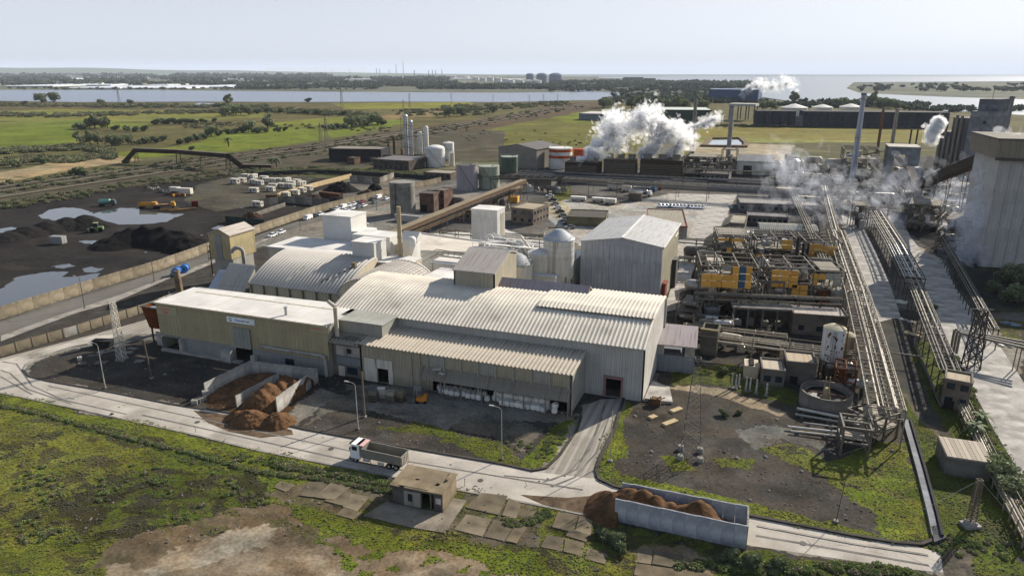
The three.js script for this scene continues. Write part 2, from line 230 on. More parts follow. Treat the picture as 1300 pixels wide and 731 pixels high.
function fieldsOf(m) {
  m.spots(700, 26, ['#6c6f45', '#7f7b58', '#66663f', '#8a8262']);
  m.area('#716f50', [[-300, 128], [700, 127], [700, 139], [-300, 140]], 160, 22, ['#666845', '#857d5f']);
  const G1 = ['#7e9440', '#6f8838', '#8a9b4b', '#75853e'];
  m.area('#788f3d', [[-200, 170], [0, 160], [85, 157], [97, 172], [92, 181], [30, 186], [0, 189], [-200, 205]], 60, 16, G1);
  m.area('#8c9656', [[-200, 142], [0, 141], [60, 138], [200, 140], [335, 142], [335, 149], [200, 154], [0, 153], [-200, 156]], 120, 20, [...G1, '#99905f']);
  m.area('#7e9244', [[-200, 155], [0, 155], [110, 152], [200, 157], [180, 163], [90, 160], [0, 160]], 60, 16, [...G1, '#a39a6a']);
  m.area('#7c9140', [[110, 196], [180, 190], [235, 184], [280, 166], [365, 161], [440, 161], [425, 169], [350, 181], [250, 194], [150, 203]], 90, 14, G1);
  m.area('#7b9240', [[240, 185], [350, 172], [500, 150], [520, 155], [440, 172], [340, 188], [250, 196]], 90, 14, G1);
  m.area('#84933f', [[340, 155], [460, 146], [480, 150], [400, 160], [345, 162]], 30, 14, G1);
  m.area('#8f9a4a', [[420, 131], [600, 129], [600, 137], [440, 138]], 40, 16, [...G1, '#a99f60']);
  m.area('#9c8f6c', [[440, 150], [560, 140], [600, 142], [470, 154]], 30, 14, ['#8d8563', '#7e8148']);
  m.area('#777d44', [[540, 185], [600, 164], [690, 147], [745, 140], [900, 150], [900, 200], [560, 200]], 260, 14, ['#838848', '#6b7038', '#8f8857', '#768a3c']);
  m.area('#7f9038', [[690, 147], [745, 139], [780, 146], [730, 157]], 20, 12, ['#8a9a40', '#70842f']);
  m.area('#93914c', [[800, 163], [900, 161], [1260, 164], [1240, 180], [1000, 181], [820, 180]], 120, 14, ['#a09a58', '#7f8a3f', '#8c8453', '#7a7c44']);
  m.area('#a08d6c', [[-100, 235], [40, 212], [80, 203], [150, 198], [180, 203], [100, 214], [0, 232]], 40, 8, ['#8e7e60', '#b09c78', '#6a6c42']);
  m.area('#6b5f50', [[-200, 262], [0, 234], [200, 207], [400, 181], [600, 152], [735, 129], [772, 128], [760, 138], [620, 163], [420, 199], [330, 212], [150, 236], [0, 258], [-200, 290]], 300, 12, ['#5f5547', '#776a58', '#857762', '#5a5a40']);
  for (const o of [0, 6, 12]) m.line('#8f8069', [[-100, 250 + o], [0, 237 + o], [200, 210 + o * 0.9], [400, 186 + o * 0.8], [560, 162 + o * 0.6], [680, 142 + o * 0.35], [745, 131 + o * 0.2]], 5, 0.6);
  m.line('#a39f93', [[-100, 258], [0, 243], [110, 227], [180, 215]], 4, 0.8);
  m.line('#a4986f', [[470, 140], [520, 143], [590, 150]], 7, 0.7);
}
const mid = groundSheet('ground', [-480, 330, -720, -90], 2048, 1594, -0.06, '#74704e', (m) => {
  fieldsOf(m);
  m.area('#77736d', [[-300, 520], [-60, 424], [0, 400], [280, 308], [480, 236], [600, 216], [700, 212], [1340, 206], [1340, 760], [-60, 760], [-300, 640]]);
  m.area('#77736d', [[0, 452], [280, 330], [480, 250], [640, 222], [1320, 222], [1320, 700], [0, 700]], 500, 8, ['#847f78', '#6b6761', '#8f8a82', '#615e59']);
  m.area('#6d6653', [[-200, 300], [0, 240], [200, 210], [420, 188], [640, 155], [640, 200], [420, 215], [280, 226], [100, 250], [0, 262], [-200, 330]], 260, 7, ['#5d5d42', '#7d735f', '#8b7f69', '#57553f']);
  m.area('#4a4643', [[-260, 370], [-120, 300], [0, 264], [100, 248], [190, 232], [280, 222], [420, 226], [440, 236], [330, 296], [0, 400], [-200, 460]], 320, 9, ['#3b3836', '#57524d', '#443f3b', '#615a52']);
  m.area('#4f4b47', [[0, 275], [60, 268], [200, 240], [240, 250], [260, 300], [200, 330], [60, 320], [0, 300]], 160, 7, ['#413d3a', '#5b554f', '#4a4540']);
  m.area('#6c6659', [[250, 235], [300, 222], [400, 224], [380, 240], [330, 262], [270, 268], [235, 255]], 160, 5, ['#7a7364', '#5d5850', '#667049']);
  m.area('#827a70', [[395, 246], [440, 228], [520, 222], [556, 240], [490, 262], [420, 290], [380, 290], [400, 262]], 140, 4, ['#6f685f', '#938a7e', '#5e5953']);
  m.area('#4a4744', [[300, 285], [385, 265], [440, 262], [350, 300], [310, 308]], 60, 4, ['#3b3836', '#57524d']);
  m.area('#8f8a80', [[-120, 470], [0, 425], [200, 350], [330, 300], [480, 262], [560, 243], [640, 232], [640, 260], [560, 268], [470, 300], [330, 345], [205, 402], [0, 470]], 160, 5, ['#9b968c', '#827d74', '#a8a298']);
  m.area('#6a665f', [[60, 432], [200, 368], [240, 352], [290, 338], [292, 352], [205, 398], [80, 440]], 60, 3, ['#77736c', '#5d5954']);
  m.area('#a9a49c', [[700, 250], [770, 262], [850, 245], [936, 247], [915, 290], [890, 300], [878, 345], [862, 395], [840, 398], [720, 300], [690, 270]], 160, 6, ['#b9b4ab', '#9a958c', '#c3beb6']);
  m.area('#c2bdb5', [[850, 300], [880, 300], [892, 316], [870, 350], [850, 385], [842, 390]], 40, 4, ['#d2cdc5', '#aaa59c']);
  m.area('#c9c5be', [[500, 300], [640, 290], [740, 330], [740, 380], [560, 380], [420, 330]], 60, 4, ['#d8d5d0', '#b5b1aa']);   // white dust round the process hall
  m.area('#a79a7f', [[686, 262], [700, 246], [722, 262], [740, 285], [728, 290]], 30, 4, ['#b9ac92', '#978b73']);
  m.area('#6d7a44', [[700, 238], [725, 235], [728, 250], [705, 256]], 30, 3, ['#7d7f52']);
  m.area('#6f6c68', [[940, 250], [1050, 250], [1090, 420], [880, 420], [890, 320]], 260, 5, ['#5b5855', '#827e78', '#4f4d4b']);
  m.area('#b5afa5', [[1068, 272], [1092, 284], [1100, 310], [1118, 345], [1138, 430], [1112, 440], [1092, 360], [1078, 310]], 60, 4, ['#a39d93', '#c6c0b6']);
  m.area('#b8ae9c', [[1112, 264], [1146, 280], [1140, 292], [1160, 310], [1196, 331], [1230, 400], [1180, 405], [1150, 340], [1130, 300]], 60, 4, ['#a89f8e', '#c9c0ae']);
  m.area('#55524e', [[1200, 330], [1300, 320], [1320, 395], [1240, 395]], 160, 4, ['#494643', '#63605b', '#57603a']);
  m.area('#524f4c', [[862, 196], [1010, 206], [1240, 196], [1300, 230], [1300, 330], [1200, 331], [1160, 300], [1146, 280], [1112, 264], [1092, 284], [1066, 268], [1050, 248], [940, 238], [862, 224]], 200, 6, ['#45423f', '#615e5a', '#5a5754']);
  m.area('#55524f', [[868, 400], [884, 312], [905, 300], [1045, 300], [1080, 400], [1080, 450], [860, 440]], 160, 4, ['#484542', '#64615d', '#5c5247']);
  m.area('#a89a80', [[880, 180], [1010, 184], [1000, 205], [960, 200], [880, 198]], 60, 6, ['#b9ac92', '#8f8569', '#77784a']);
}, { warp: 2, wl: 10, fine: 1.0, gain: 0.26, tone: (r, g, b) => { if (g > r * 1.02) return [0.76, 0.7, 0.6]; const f = 0.55 + 0.32 * clamp((r - 75) / 90); return [f, f, f * 0.99]; } });

const farM = groundSheet('ground', [-1720, 520, -1640, -230], 2048, 1290, -0.3, '#74744e', (m) => {
  fieldsOf(m);
}, { warp: 9, wl: 40, fine: 4, gain: 0.24, tone: (r, g) => (g > r * 1.02 ? [0.77, 0.71, 0.62] : [0.74, 0.7, 0.64]) });

{ // land to the horizon, then the waters lying on it
  const g = new THREE.RingGeometry(1, 17500, 96, 24); g.rotateX(-Math.PI / 2).translate(0, -1.2, 0);
  const t = dataTex(512, 512, (u, v) => { const n = fbm(u * 8, v * 8, 5, 8), m = fbm(u * 5 + 3, v * 5, 4, 5); return [66 + 60 * n, 70 + 56 * n, 46 + 54 * n + 20 * m]; }, [900, 900]);
  const o = struct('terrain', g, new THREE.MeshPhysicalMaterial({ map: t, roughness: 1, specularIntensity: 0.1 })); o.castShadow = false;
}
const waterM = new THREE.MeshPhysicalMaterial({ color: new THREE.Color(0.05, 0.075, 0.125), roughness: 0.2, specularIntensity: 0.6, bumpMap: TX.leaf, bumpScale: 0.05 });
const water = (pts, y = 0.1, name = 'water', m = waterM) => { const o = struct(name, flat(pts.map((p) => q(...p)), y), m); o.castShadow = false; return o; };
water([[-500, 115.5], [0, 114], [200, 114.4], [400, 116.3], [560, 117.4], [650, 117.5], [760, 116.2], [800, 118], [800, 126.5], [730, 127.4], [640, 129.6], [500, 129], [380, 129.5], [250, 129], [100, 129.6], [0, 128], [-500, 130]]);
water([[244, 133], [252, 130.5], [272, 131.5], [275, 135], [262, 137], [250, 135]], 0.3);
water([[690, 113], [735, 111.5], [760, 116.6], [740, 116]], 0.3);
const wideM = new THREE.MeshPhysicalMaterial({ color: new THREE.Color(0.17, 0.195, 0.22), roughness: 0.3, bumpMap: TX.leaf, bumpScale: 0.05 });
water([[965, 104], [1085, 104], [1075, 112], [1092, 118], [1200, 123], [1300, 126], [1500, 128], [1500, 150], [1300, 146], [1200, 141], [1100, 131], [1000, 128], [960, 122]], 0.1, 'water', wideM);
water([[760, 97.3], [900, 97.2], [1100, 97.4], [1310, 97.4], [1700, 97.6], [1700, 103], [1310, 103], [1080, 104.5], [960, 105], [880, 103], [760, 98.6]], 0.2, 'sea', wideM);
water([[640, 95.9], [1800, 95.9], [1800, 97.4], [900, 97.2], [700, 96.6]], 0.4, 'sea', wideM);
// ---------- the white-dusted process halls ----------
function onZ(u, v, z0) { const x = (u - W / 2) / F, y = -(v - HH / 2) / F, dy = y * cP - sP, dz = -y * sP - cP, wz = -x * sY + dz * cY, wx = x * cY + dz * sY, t = z0 / wz; return [t * wx, EYE + t * dy]; }
function onX(u, v, x0) { const x = (u - W / 2) / F, y = -(v - HH / 2) / F, dy = y * cP - sP, dz = -y * sP - cP, wz = -x * sY + dz * cY, wx = x * cY + dz * sY, t = x0 / wx; return [t * wz, EYE + t * dy]; }
const BEIGE = mat('#c3b58e', { tex: 'clad', rough: 0.6, bump: 0.03, bumpTex: 'clad' }), BEIGE2 = mat('#bdb39b', { tex: 'clad', rough: 0.6, bump: 0.03, bumpTex: 'clad' });
const GREYCLAD = mat('#9fa09c', { tex: 'clad', rough: 0.55, bump: 0.03, bumpTex: 'clad' }), PALECLAD = mat('#b5b3a6', { tex: 'clad', rough: 0.6, bump: 0.03, bumpTex: 'clad' });
const CREAMROOF = mat('#cfc6b4', { tex: 'stain', rough: 0.7 }), DUSTROOF = mat('#e2dfdb', { tex: 'dust', rough: 0.9 }), GREYROOF = mat('#b9b2ad', { tex: 'stain', rough: 0.7 }), WHITE = mat('#e4e2de', { tex: 'dust', rough: 0.8 });
const CONC = mat('#b3aca0', { tex: 'concrete', rough: 0.92, bump: 0.03 }), CONCD = mat('#8c867c', { tex: 'concrete', rough: 0.92, bump: 0.03 }), CONCW = mat('#cfcac0', { tex: 'concrete', rough: 0.9, bump: 0.02 });
const DARK = mat('#2c2b2a', { rough: 0.9 }), STEEL = mat('#8a867d', { tex: 'stain', rough: 0.6, metal: 0.2 }), RUST = mat('#80604c', { tex: 'rust', rough: 0.9 }), GALV = mat('#a9a9a6', { rough: 0.5, metal: 0.5 }), DARKSTEEL = mat('#4f4c48', { tex: 'stain', rough: 0.75 });
const GLASS = mat('#26303a', { rough: 0.12 }), PYLON = mat('#6a6763', { rough: 0.6, metal: 0.3 }), BRICKM = mat('#8d7a66', { tex: 'concrete', rough: 0.95, bump: 0.04 }), YELLOW = mat('#e4ad4e', { tex: 'stain', rough: 0.75 }), CABW = mat('#d6d3cb', { tex: 'stain', rough: 0.6 });
const PURPLE = mat('#9b98a4', { tex: 'stain', rough: 0.6 }), GREENP = mat('#9ca698', { tex: 'stain', rough: 0.6 }), DGREEN = mat('#4e6251', { tex: 'stain', rough: 0.6 });
const rect = (x0, y0, x1, y1) => [[x0, y0], [x1, y0], [x1, y1], [x0, y1]];
function wallShape(out, holes, t) { const s = new THREE.Shape(out.map((p) => new THREE.Vector2(...p))); for (const h of holes) s.holes.push(new THREE.Path(rect(...h).reverse().map((p) => new THREE.Vector2(...p)))); return new THREE.ExtrudeGeometry(s, { depth: t, bevelEnabled: false }); }
const wallZ = (out, holes, z, t = 0.3) => wallShape(out, holes, t).translate(0, 0, z - t);                       // faces +z at z
const wallX = (out, holes, x, t = 0.3) => wallShape(out, holes, t).rotateY(Math.PI / 2).translate(x - t, 0, 0);   // outline in (-z, y); faces +x at x
// ribbed sheet: `n` trapezoid ribs across x from x0 to x1, profile [[z, y] ...] along the fall
function ribbed(x0, x1, n, prof, amp = 0.22) {
  const us = [[0, 0], [0.22, 0], [0.36, 1], [0.64, 1], [0.78, 0]], nu = n * us.length, m = prof.length - 1;
  const g = grid(nu, m, (u, v) => {
    const i = Math.round(u * nu), k = Math.floor(i / us.length), [f, up] = us[i % us.length], j = Math.round(v * m), a = prof[Math.max(0, j - 1)], b = prof[Math.min(m, j + 1)], L = Math.hypot(b[0] - a[0], b[1] - a[1]);
    let nz = -(b[1] - a[1]) / L, ny = (b[0] - a[0]) / L; if (ny < 0) { nz = -nz; ny = -ny; }
    return [x0 + (x1 - x0) * (k + (i === nu ? 0 : f)) / n, prof[j][1] + ny * amp * up, prof[j][0] + nz * amp * up];
  });
  return g.toNonIndexed();
}
const flatN = (g) => { const h = g.index ? g.toNonIndexed() : g; h.computeVertexNormals(); return h; };
function sign(w, h, draw, m = {}) { const cv = document.createElement('canvas'); cv.width = 512; cv.height = Math.round(512 * h / w); draw(cv.getContext('2d'), cv.width, cv.height); const t = new THREE.CanvasTexture(cv); t.colorSpace = THREE.SRGBColorSpace; const M = new THREE.MeshStandardMaterial({ map: t, roughness: 0.6, ...m }); return M; }
function board(name, parent, M, w, h, x, y, z) { const g = new THREE.BoxGeometry(w, h, 0.06); const o = new THREE.Mesh(g, M); o.name = name; o.position.set(x, y, z); o.castShadow = o.receiveShadow = true; parent.add(o); return o; }

{ // long beige hall at the front left
  const t = thing('warehouse', 'long windowless beige metal hall with flat white dusty roof and company signs', 'warehouse'), x0 = -126, x1 = -81.4, z = -113, zb = -126, h = 11;
  const o1 = [onZ(205, 430, z)[0], 0, onZ(229, 430, z)[0], onZ(216, 426, z)[1]], o2 = [onZ(299, 450, z)[0], 0, onZ(321, 450, z)[0], 3.2];
  obj('wall', wallZ([[x0, 3.6], [x1, 3.6], [x1, h], [x0, h]], [], z), BEIGE, t);
  obj('base_wall', [wallZ([[x0, 0], [o1[0], 0], [o1[0], 3.6], [x0, 3.6]], [], z + 0.05), wallZ([[o1[2], 0], [o2[0], 0], [o2[0], 3.6], [o1[2], 3.6]], [], z + 0.05), wallZ([[o2[2], 0], [x1, 0], [x1, 3.6], [o2[2], 3.6]], [], z + 0.05)], GREYCLAD, t);
  obj('side_wall', [bx(0.3, h - 0.05, 12.6, x0 + 0.16, 0, -119.6), bx(0.3, h - 0.05, 12.6, x1 - 0.16, 0, -119.6), bx(44.4, h - 0.1, 0.3, -103.7, 0, zb)], PALECLAD, t);
  obj('roof', [slab([[x0 - 0.2, -112.8], [x1 + 0.2, -112.8], [x1 + 0.2, -126.2], [x0 - 0.2, -124.6]], h, h + 0.25)], DUSTROOF, t);
  { const sg = fin(bx(0.09, 0.05, 11.6)); for (let i = 1; i < 12; i++) piece('roof_seam', sg, CREAMROOF, t, [x0 + i * 3.7, h + 0.24, -118.9]); }
  obj('roof_edge', [bx(45.2, 0.3, 0.25, -103.7, h - 0.05, -112.65)], CREAMROOF, t);
  obj('opening_frame', [bx(0.8, 3.4, 0.8, o1[2] + 0.5, 0, z + 0.5), bx(5.4, 0.25, 0.5, (o1[0] + o1[2]) / 2, 3.5, z + 0.35)], CONCW, t);
  obj('sliding_door', [bx(4.6, 4.6, 0.2, (o2[0] + o2[2]) / 2, 3.4, z + 0.25)], mat('#a7a99c', { tex: 'clad', rough: 0.6 }), t);
  obj('door_block', bx(2.6, 2.7, 1.2, o2[0] - 1.6, 0, z + 0.8), CONCW, t); obj('door_block', bx(1.2, 2.4, 1, o2[2] + 0.8, 0, z + 0.7), CONCW, t);
  obj('pipe', pipe([[-98.5, 4.6, z + 0.5], [-82.6, 4.6, z + 0.5], [-82.0, 4.2, z + 0.5], [-82.0, 0.2, z + 0.5]], 0.35, 8), CONCW, t);
  obj('plinth', bx(22, 0.45, 1.0, -114.3, 0, z + 0.6), CONCW, t);
  obj('window', bx(2.2, 1.4, 0.1, -91.2, 1.2, z + 0.12), GLASS, t);
  obj('chimney', [cyl(0.3, 0.3, 1.9, -93, h, -115.5, 10), cyl(0.42, 0.42, 0.25, -93, h + 1.8, -115.5, 10)], GALV, t);
  obj('roof_walkway', bx(38, 0.1, 0.5, -104, h + 0.22, -122), CREAMROOF, t);
  const [sx0, sy0] = onZ(287.5, 402, z), [sx1, sy1] = onZ(323, 412, z);
  board('sign', t, sign(7.2, 1.15, (c, w, hh) => { c.fillStyle = '#e9edf0'; c.fillRect(0, 0, w, hh); c.fillStyle = '#2d6c78'; c.beginPath(); c.arc(70, hh / 2, 24, 0.5, 5.6); c.lineWidth = 11; c.strokeStyle = '#2d6c78'; c.stroke(); c.fillRect(66, hh / 2 - 4, 34, 10); c.fillStyle = '#2b4a86'; c.font = 'bold 50px sans-serif'; c.fillText('Clean', 150, hh * 0.72); c.fillStyle = '#3c4044'; c.fillText('aFuel', 285, hh * 0.72); c.strokeStyle = '#7b7f86'; c.lineWidth = 6; c.strokeRect(432, 18, 58, hh - 36); }), 7.2, 1.25, (sx0 + sx1) / 2, (sy0 + sy1) / 2, z + 0.1);
  const red = (c, w, hh, arr) => { c.fillStyle = '#a59b7a'; c.fillRect(0, 0, w, hh); c.fillStyle = '#b02c3c'; c.font = 'bold 78px sans-serif'; c.fillText('F', 14, 88); c.fillStyle = '#c23a4c'; c.font = 'bold 66px sans-serif'; c.fillText('ertiberia', 74, 82); if (arr) { c.fillRect(150, 108, 130, 16); c.fillRect(190, 132, 100, 16); } };
  board('emblem', t, sign(6, 2, (c, w, hh) => red(c, w, hh, true)), 5.8, 1.9, onZ(211, 393, z)[0], onZ(211, 393, z)[1] - 0.2, z + 0.08);
  board('emblem', t, sign(5, 1.3, (c, w, hh) => red(c, w, hh, false)), 4.6, 1.2, onZ(405, 418, z)[0], onZ(405, 418, z)[1], z + 0.08);
}
{ // low block and small office between the two front halls
  const t = thing('office_block', 'narrow dark office with corrugated canopy between the beige hall and the long shed', 'office');
  obj('wall', [bx(7, 8.4, 7, -77.8, 0, -117.8)], CONCD, t);
  obj('upper_wall', [bx(11.2, 2.6, 8, -76.6, 8.4, -121), bx(11.6, 0.25, 8.4, -76.6, 11.0, -121)], PALECLAD, t);
  obj('canopy', flatN(ribbed(-81.3, -74.3, 8, [[-117, 8.6], [-112.6, 7.7]], 0.15)), mat('#8f8a80', { tex: 'stain', rough: 0.8, side: true }), t);
  const f = (u, v) => onZ(u, v, -114.2);
  obj('facade_panel', [bx(5.6, 2.2, 0.15, -77.6, 4.6, -114.2)], CONCW, t);
  obj('facade_panel', [bx(5.6, 1.7, 0.15, -77.6, 2.7, -114.2)], mat('#7d848c', { tex: 'stain', rough: 0.6 }), t);
  obj('door', [bx(1.4, 2.2, 0.12, -79.4, 0.05, -114.2)], CABW, t); obj('window', bx(2.4, 1.5, 0.1, -76.9, 0.7, -114.22), GLASS, t);
  obj('vent', [bx(0.9, 0.9, 0.4, -77.2, 5.4, -114)], DARK, t);
  obj('duct', [cyl(0.45, 0.45, 7.4, -80.4, 7.2, -115, 10), bx(1.0, 1.4, 1.0, -80.4, 6.6, -115), ...pipe([[-80.4, 14.6, -115], [-82.6, 15.2, -116]], 0.4, 8)], CREAMROOF, t);
}
const arch = (z0, y0, z1, y1, n = 12, bulge = 1) => Array.from({ length: n + 1 }, (_, i) => { const a = (i / n) * Math.PI / 2 * bulge, s = Math.sin(a) / Math.sin(Math.PI / 2 * bulge), c = (1 - Math.cos(a)) / (1 - Math.cos(Math.PI / 2 * bulge)); return [z0 + (z1 - z0) * c, y0 + (y1 - y0) * s]; });
{ // the long vaulted hall
  const t = thing('vaulted_hall', 'longest hall, cream ribbed barrel roof ending in a tall white gable with dark doorway', 'factory hall');
  const x0 = -86.6, x1 = -19, zf = -123.6, zb = -143.5, he = 10.9, hr = 14.4, n = 12;
  const prof = Array.from({ length: n + 1 }, (_, i) => { const f = i / n; return [zf + 0.9 + (zb - zf - 0.9) * f, he + (hr - he) * Math.sin(Math.min(1, f * 1.25) * Math.PI / 2) - (f > 0.8 ? (f - 0.8) * 2 : 0)]; });
  obj('roof', flatN(ribbed(x0 - 0.6, x1 + 0.15, 80, prof, 0.11)), mat('#dad2c4', { tex: 'dust', rough: 0.75, side: true }), t);
  const gable = [[-zf, 0], [-zf, he - 0.06], ...prof.slice(1).map(([z, y]) => [-z, y - 0.06]), [-zb, 0]];
  const dx0 = onZ(769, 490, zf)[0], dx1 = onZ(788.5, 490, zf)[0], dt = onZ(769, 479, zf)[1];
  obj('front_wall', wallZ([[x0, 0], [x1, 0], [x1, he - 0.1], [x0, he - 0.1]], [[dx0, 0.01, dx1, dt]], zf), mat('#d0cec6', { tex: 'clad', rough: 0.6 }), t);
  obj('gable_wall', wallX(gable, [], x1 - 0.02), mat('#dbd7cc', { tex: 'clad', rough: 0.6 }), t);
  obj('gable_wall', wallX(gable, [], x0 + 0.4), PALECLAD, t);
  obj('back_wall', bx(x1 - x0 - 0.8, 12.5, 0.3, (x0 + x1) / 2, 0, zb + 0.2), PALECLAD, t);
  obj('door_frame', [bx(0.35, dt + 0.2, 0.5, dx0 - 0.2, 0, zf + 0.1), bx(0.35, dt + 0.2, 0.5, dx1 + 0.2, 0, zf + 0.1), bx(dx1 - dx0 + 0.8, 0.5, 0.5, (dx0 + dx1) / 2, dt, zf + 0.12)], mat('#8b6a66', { rough: 0.8 }), t);
  obj('hall_floor', bx(20, 0.05, 14, -28, 0.01, -131), CONCD, t);
  obj('gutter', [bx(x1 - x0, 0.25, 0.3, (x0 + x1) / 2, he - 0.35, zf + 0.25)], GALV, t);
  obj('ramp', slab([[x1 + 0.2, -123.8], [x1 + 5.5, -124.5], [x1 + 4, -131], [x1 + 0.2, -133]], 0.02, 0.5), CONCW, t);
  // raised monitor roof at the back right
  obj('rear_roof', [flatN(ribbed(-43, x1 + 0.25, 30, [[-131.5, 14.0], [-134, 14.5], [-140, 14.7], [-147, 14.1]], 0.13))], mat('#dad2c4', { tex: 'dust', rough: 0.75, side: true }), t);
  obj('rear_wall', [bx(0.3, 14.1, 14.6, x1 - 0.15, 0, -139.6), bx(24, 13.6, 0.3, -30.6, 0, -146.9)], mat('#dbd7cc', { tex: 'clad', rough: 0.6 }), t);
}
{ // lean-to along the long hall
  const t = thing('lean_to_shed', 'lower grey ribbed shed along the long hall with canopy sheltering white bulk bags', 'shed');
  const x0 = -74.6, x1 = -30.4, z = -114.1, zw = -123.5;
  obj('roof', flatN(ribbed(x0 - 0.8, x1 + 0.4, 56, [[-123.5, 8.8], [-120, 8.6], [-116.5, 8.35], [-113.2, 8.0]], 0.2)), mat('#bab2a6', { tex: 'stain', rough: 0.75, side: true }), t);
  const doorL = onZ(464, 470, z)[0], doorR = onZ(493, 470, z)[0], xo0 = onZ(479, 470, z)[0], dh = onZ(479, 459, z)[1];
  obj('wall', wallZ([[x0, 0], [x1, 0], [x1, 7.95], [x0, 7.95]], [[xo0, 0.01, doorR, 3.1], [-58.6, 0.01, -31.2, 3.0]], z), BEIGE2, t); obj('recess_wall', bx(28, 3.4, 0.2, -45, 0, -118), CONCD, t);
  obj('side_wall', wallX([[-z, 0], [-zw, 0], [-zw, 8.7], [-z, 7.95]], [], x1), PALECLAD, t);
  obj('side_wall', wallX([[-z, 0], [-zw, 0], [-zw, 8.7], [-z, 7.95]], [], x0 + 0.3), PALECLAD, t);
  obj('sliding_door', [bx(xo0 - doorL, 5, 0.2, (doorL + xo0) / 2, 0.1, z + 0.2), bx(doorR - xo0 + 1.2, 1.9, 0.2, (doorR + xo0) / 2 + 0.4, 3.2, z + 0.2), bx(1.0, 3.1, 0.25, doorR + 0.6, 0.1, z + 0.2)], CABW, t);
  const pw = (x1 - 0.6 - (-63)) / 9, pg = fin(bx(pw - 0.35, 2.6, 0.12));
  for (let i = 0; i < 9; i++) piece('panel', pg, i % 3 === 1 ? PALECLAD : BEIGE2, t, [-63 + pw * (i + 0.5), 5.3, z + 0.08]);
  const post = fin(bx(0.25, 8, 0.3));
  for (let i = 0; i <= 9; i++) piece('post', post, CONCW, t, [-63 + pw * i, 0.05, z + 0.16]);
  obj('canopy', flatN(ribbed(-60.4, x1 - 0.1, 60, [[-114.05, 5.1], [-113.2, 4.1], [-112.3, 3.1]], 0.07)), mat('#8a857c', { tex: 'stain', rough: 0.8, side: true }), t);
  const cp = fin(bx(0.2, 3.05, 0.2)); for (let i = 0; i < 8; i++) piece('canopy_post', cp, STEEL, t, [-60.2 + i * 4.22, 0, -112.5]);
  obj('downpipe', cyl(0.14, 0.14, 7.9, x1 + 0.15, 0, z + 0.35, 8), CONCW, t); obj('downpipe', cyl(0.1, 0.1, 7.7, -61, 0, z + 0.4, 6), CONCW, t);
  obj('electric_cabinet', bx(1.6, 1.9, 0.8, -60.4, 0, -111.4), GREYCLAD, t);
  obj('debris', [bx(1.6, 0.06, 0.9, -57, 5.35, -113, 0.4), bx(1.2, 0.06, 0.7, -55.8, 4.75, -112.6, -0.3)], CABW, t);
}
{ // bulk bags under the canopy
  const bagG = [0, 1, 2].map((k) => { const g = new THREE.SphereGeometry(0.62, 12, 8), p = g.attributes.position; for (let i = 0; i < p.count; i++) { let x = p.getX(i), y = p.getY(i), z = p.getZ(i); const f = (c) => Math.sign(c) * Math.pow(Math.abs(c) / 0.62, 0.55) * 0.55; p.setXYZ(i, f(x) * (1 + 0.08 * noise(y * 4 + k * 9, x * 4)), f(y) * 0.95 + 0.52, f(z) * (1 + 0.08 * noise(x * 4, z * 4 + k))); } g.computeVertexNormals(); return fin(mergeGeometries([g.toNonIndexed(), ...[[-1, -1], [1, -1], [-1, 1], [1, 1]].map(([a, b]) => bar([a * 0.4, 0.95, b * 0.4], [a * 0.1, 1.25, b * 0.1], 0.04, 4).toNonIndexed())])); });
  const bm = [mat('#d9d7d0', { rough: 0.9 }), mat('#c9c8c2', { rough: 0.9 }), mat('#dfdcd2', { rough: 0.9 })];
  const spots = [];
  for (let i = 0; i < 10; i++) spots.push([-57.6 + i * 1.06, -115.3 + rr(-0.15, 0.15), 0, `${ORD[i]} in the rear line of the left row`]);
  for (let i = 0; i < 8; i++) spots.push([-56.6 + i * 1.15, -113.9 + rr(-0.2, 0.2), 0, `${ORD[i]} in the front line of the left row`]);
  for (let i = 0; i < 12; i++) spots.push([-45.6 + i * 0.98, -114.6 + (i % 2) * 0.25, i % 3 === 0 ? 0 : 0, `${ORD[i]} in the rear line of the right row`]);
  for (let i = 0; i < 11; i++) spots.push([-45.2 + i * 1.0, -114.5 + rr(-0.1, 0.1), 1.02, `${ORD[i]} in the upper tier of the right row`]);
  for (let i = 0; i < 9; i++) spots.push([-43.6 + i * 1.02, -113.3 + rr(-0.15, 0.15), 0, `${ORD[i]} in the front line of the right row`]);
  spots.push([-33.4, -113.4, 0, 'at the bottom of the right end pair'], [-33.3, -113.4, 1.0, 'on top of the right end pair'], [-46.9, -113.8, 0, 'slumped between the rows']);
  spots.forEach(([x, z, y, w], i) => { const o = new THREE.Mesh(bagG[i % 3], bm[i % 3]); o.castShadow = o.receiveShadow = true; o.name = numbered('bulk_bag'); o.position.set(x, y, z); o.rotation.y = rr(-0.3, 0.3); tag(o, `white bulk bag, ${w}, under the canopy`, 'bulk bag', 'white bulk bags under the canopy'); scene.add(o); });
}
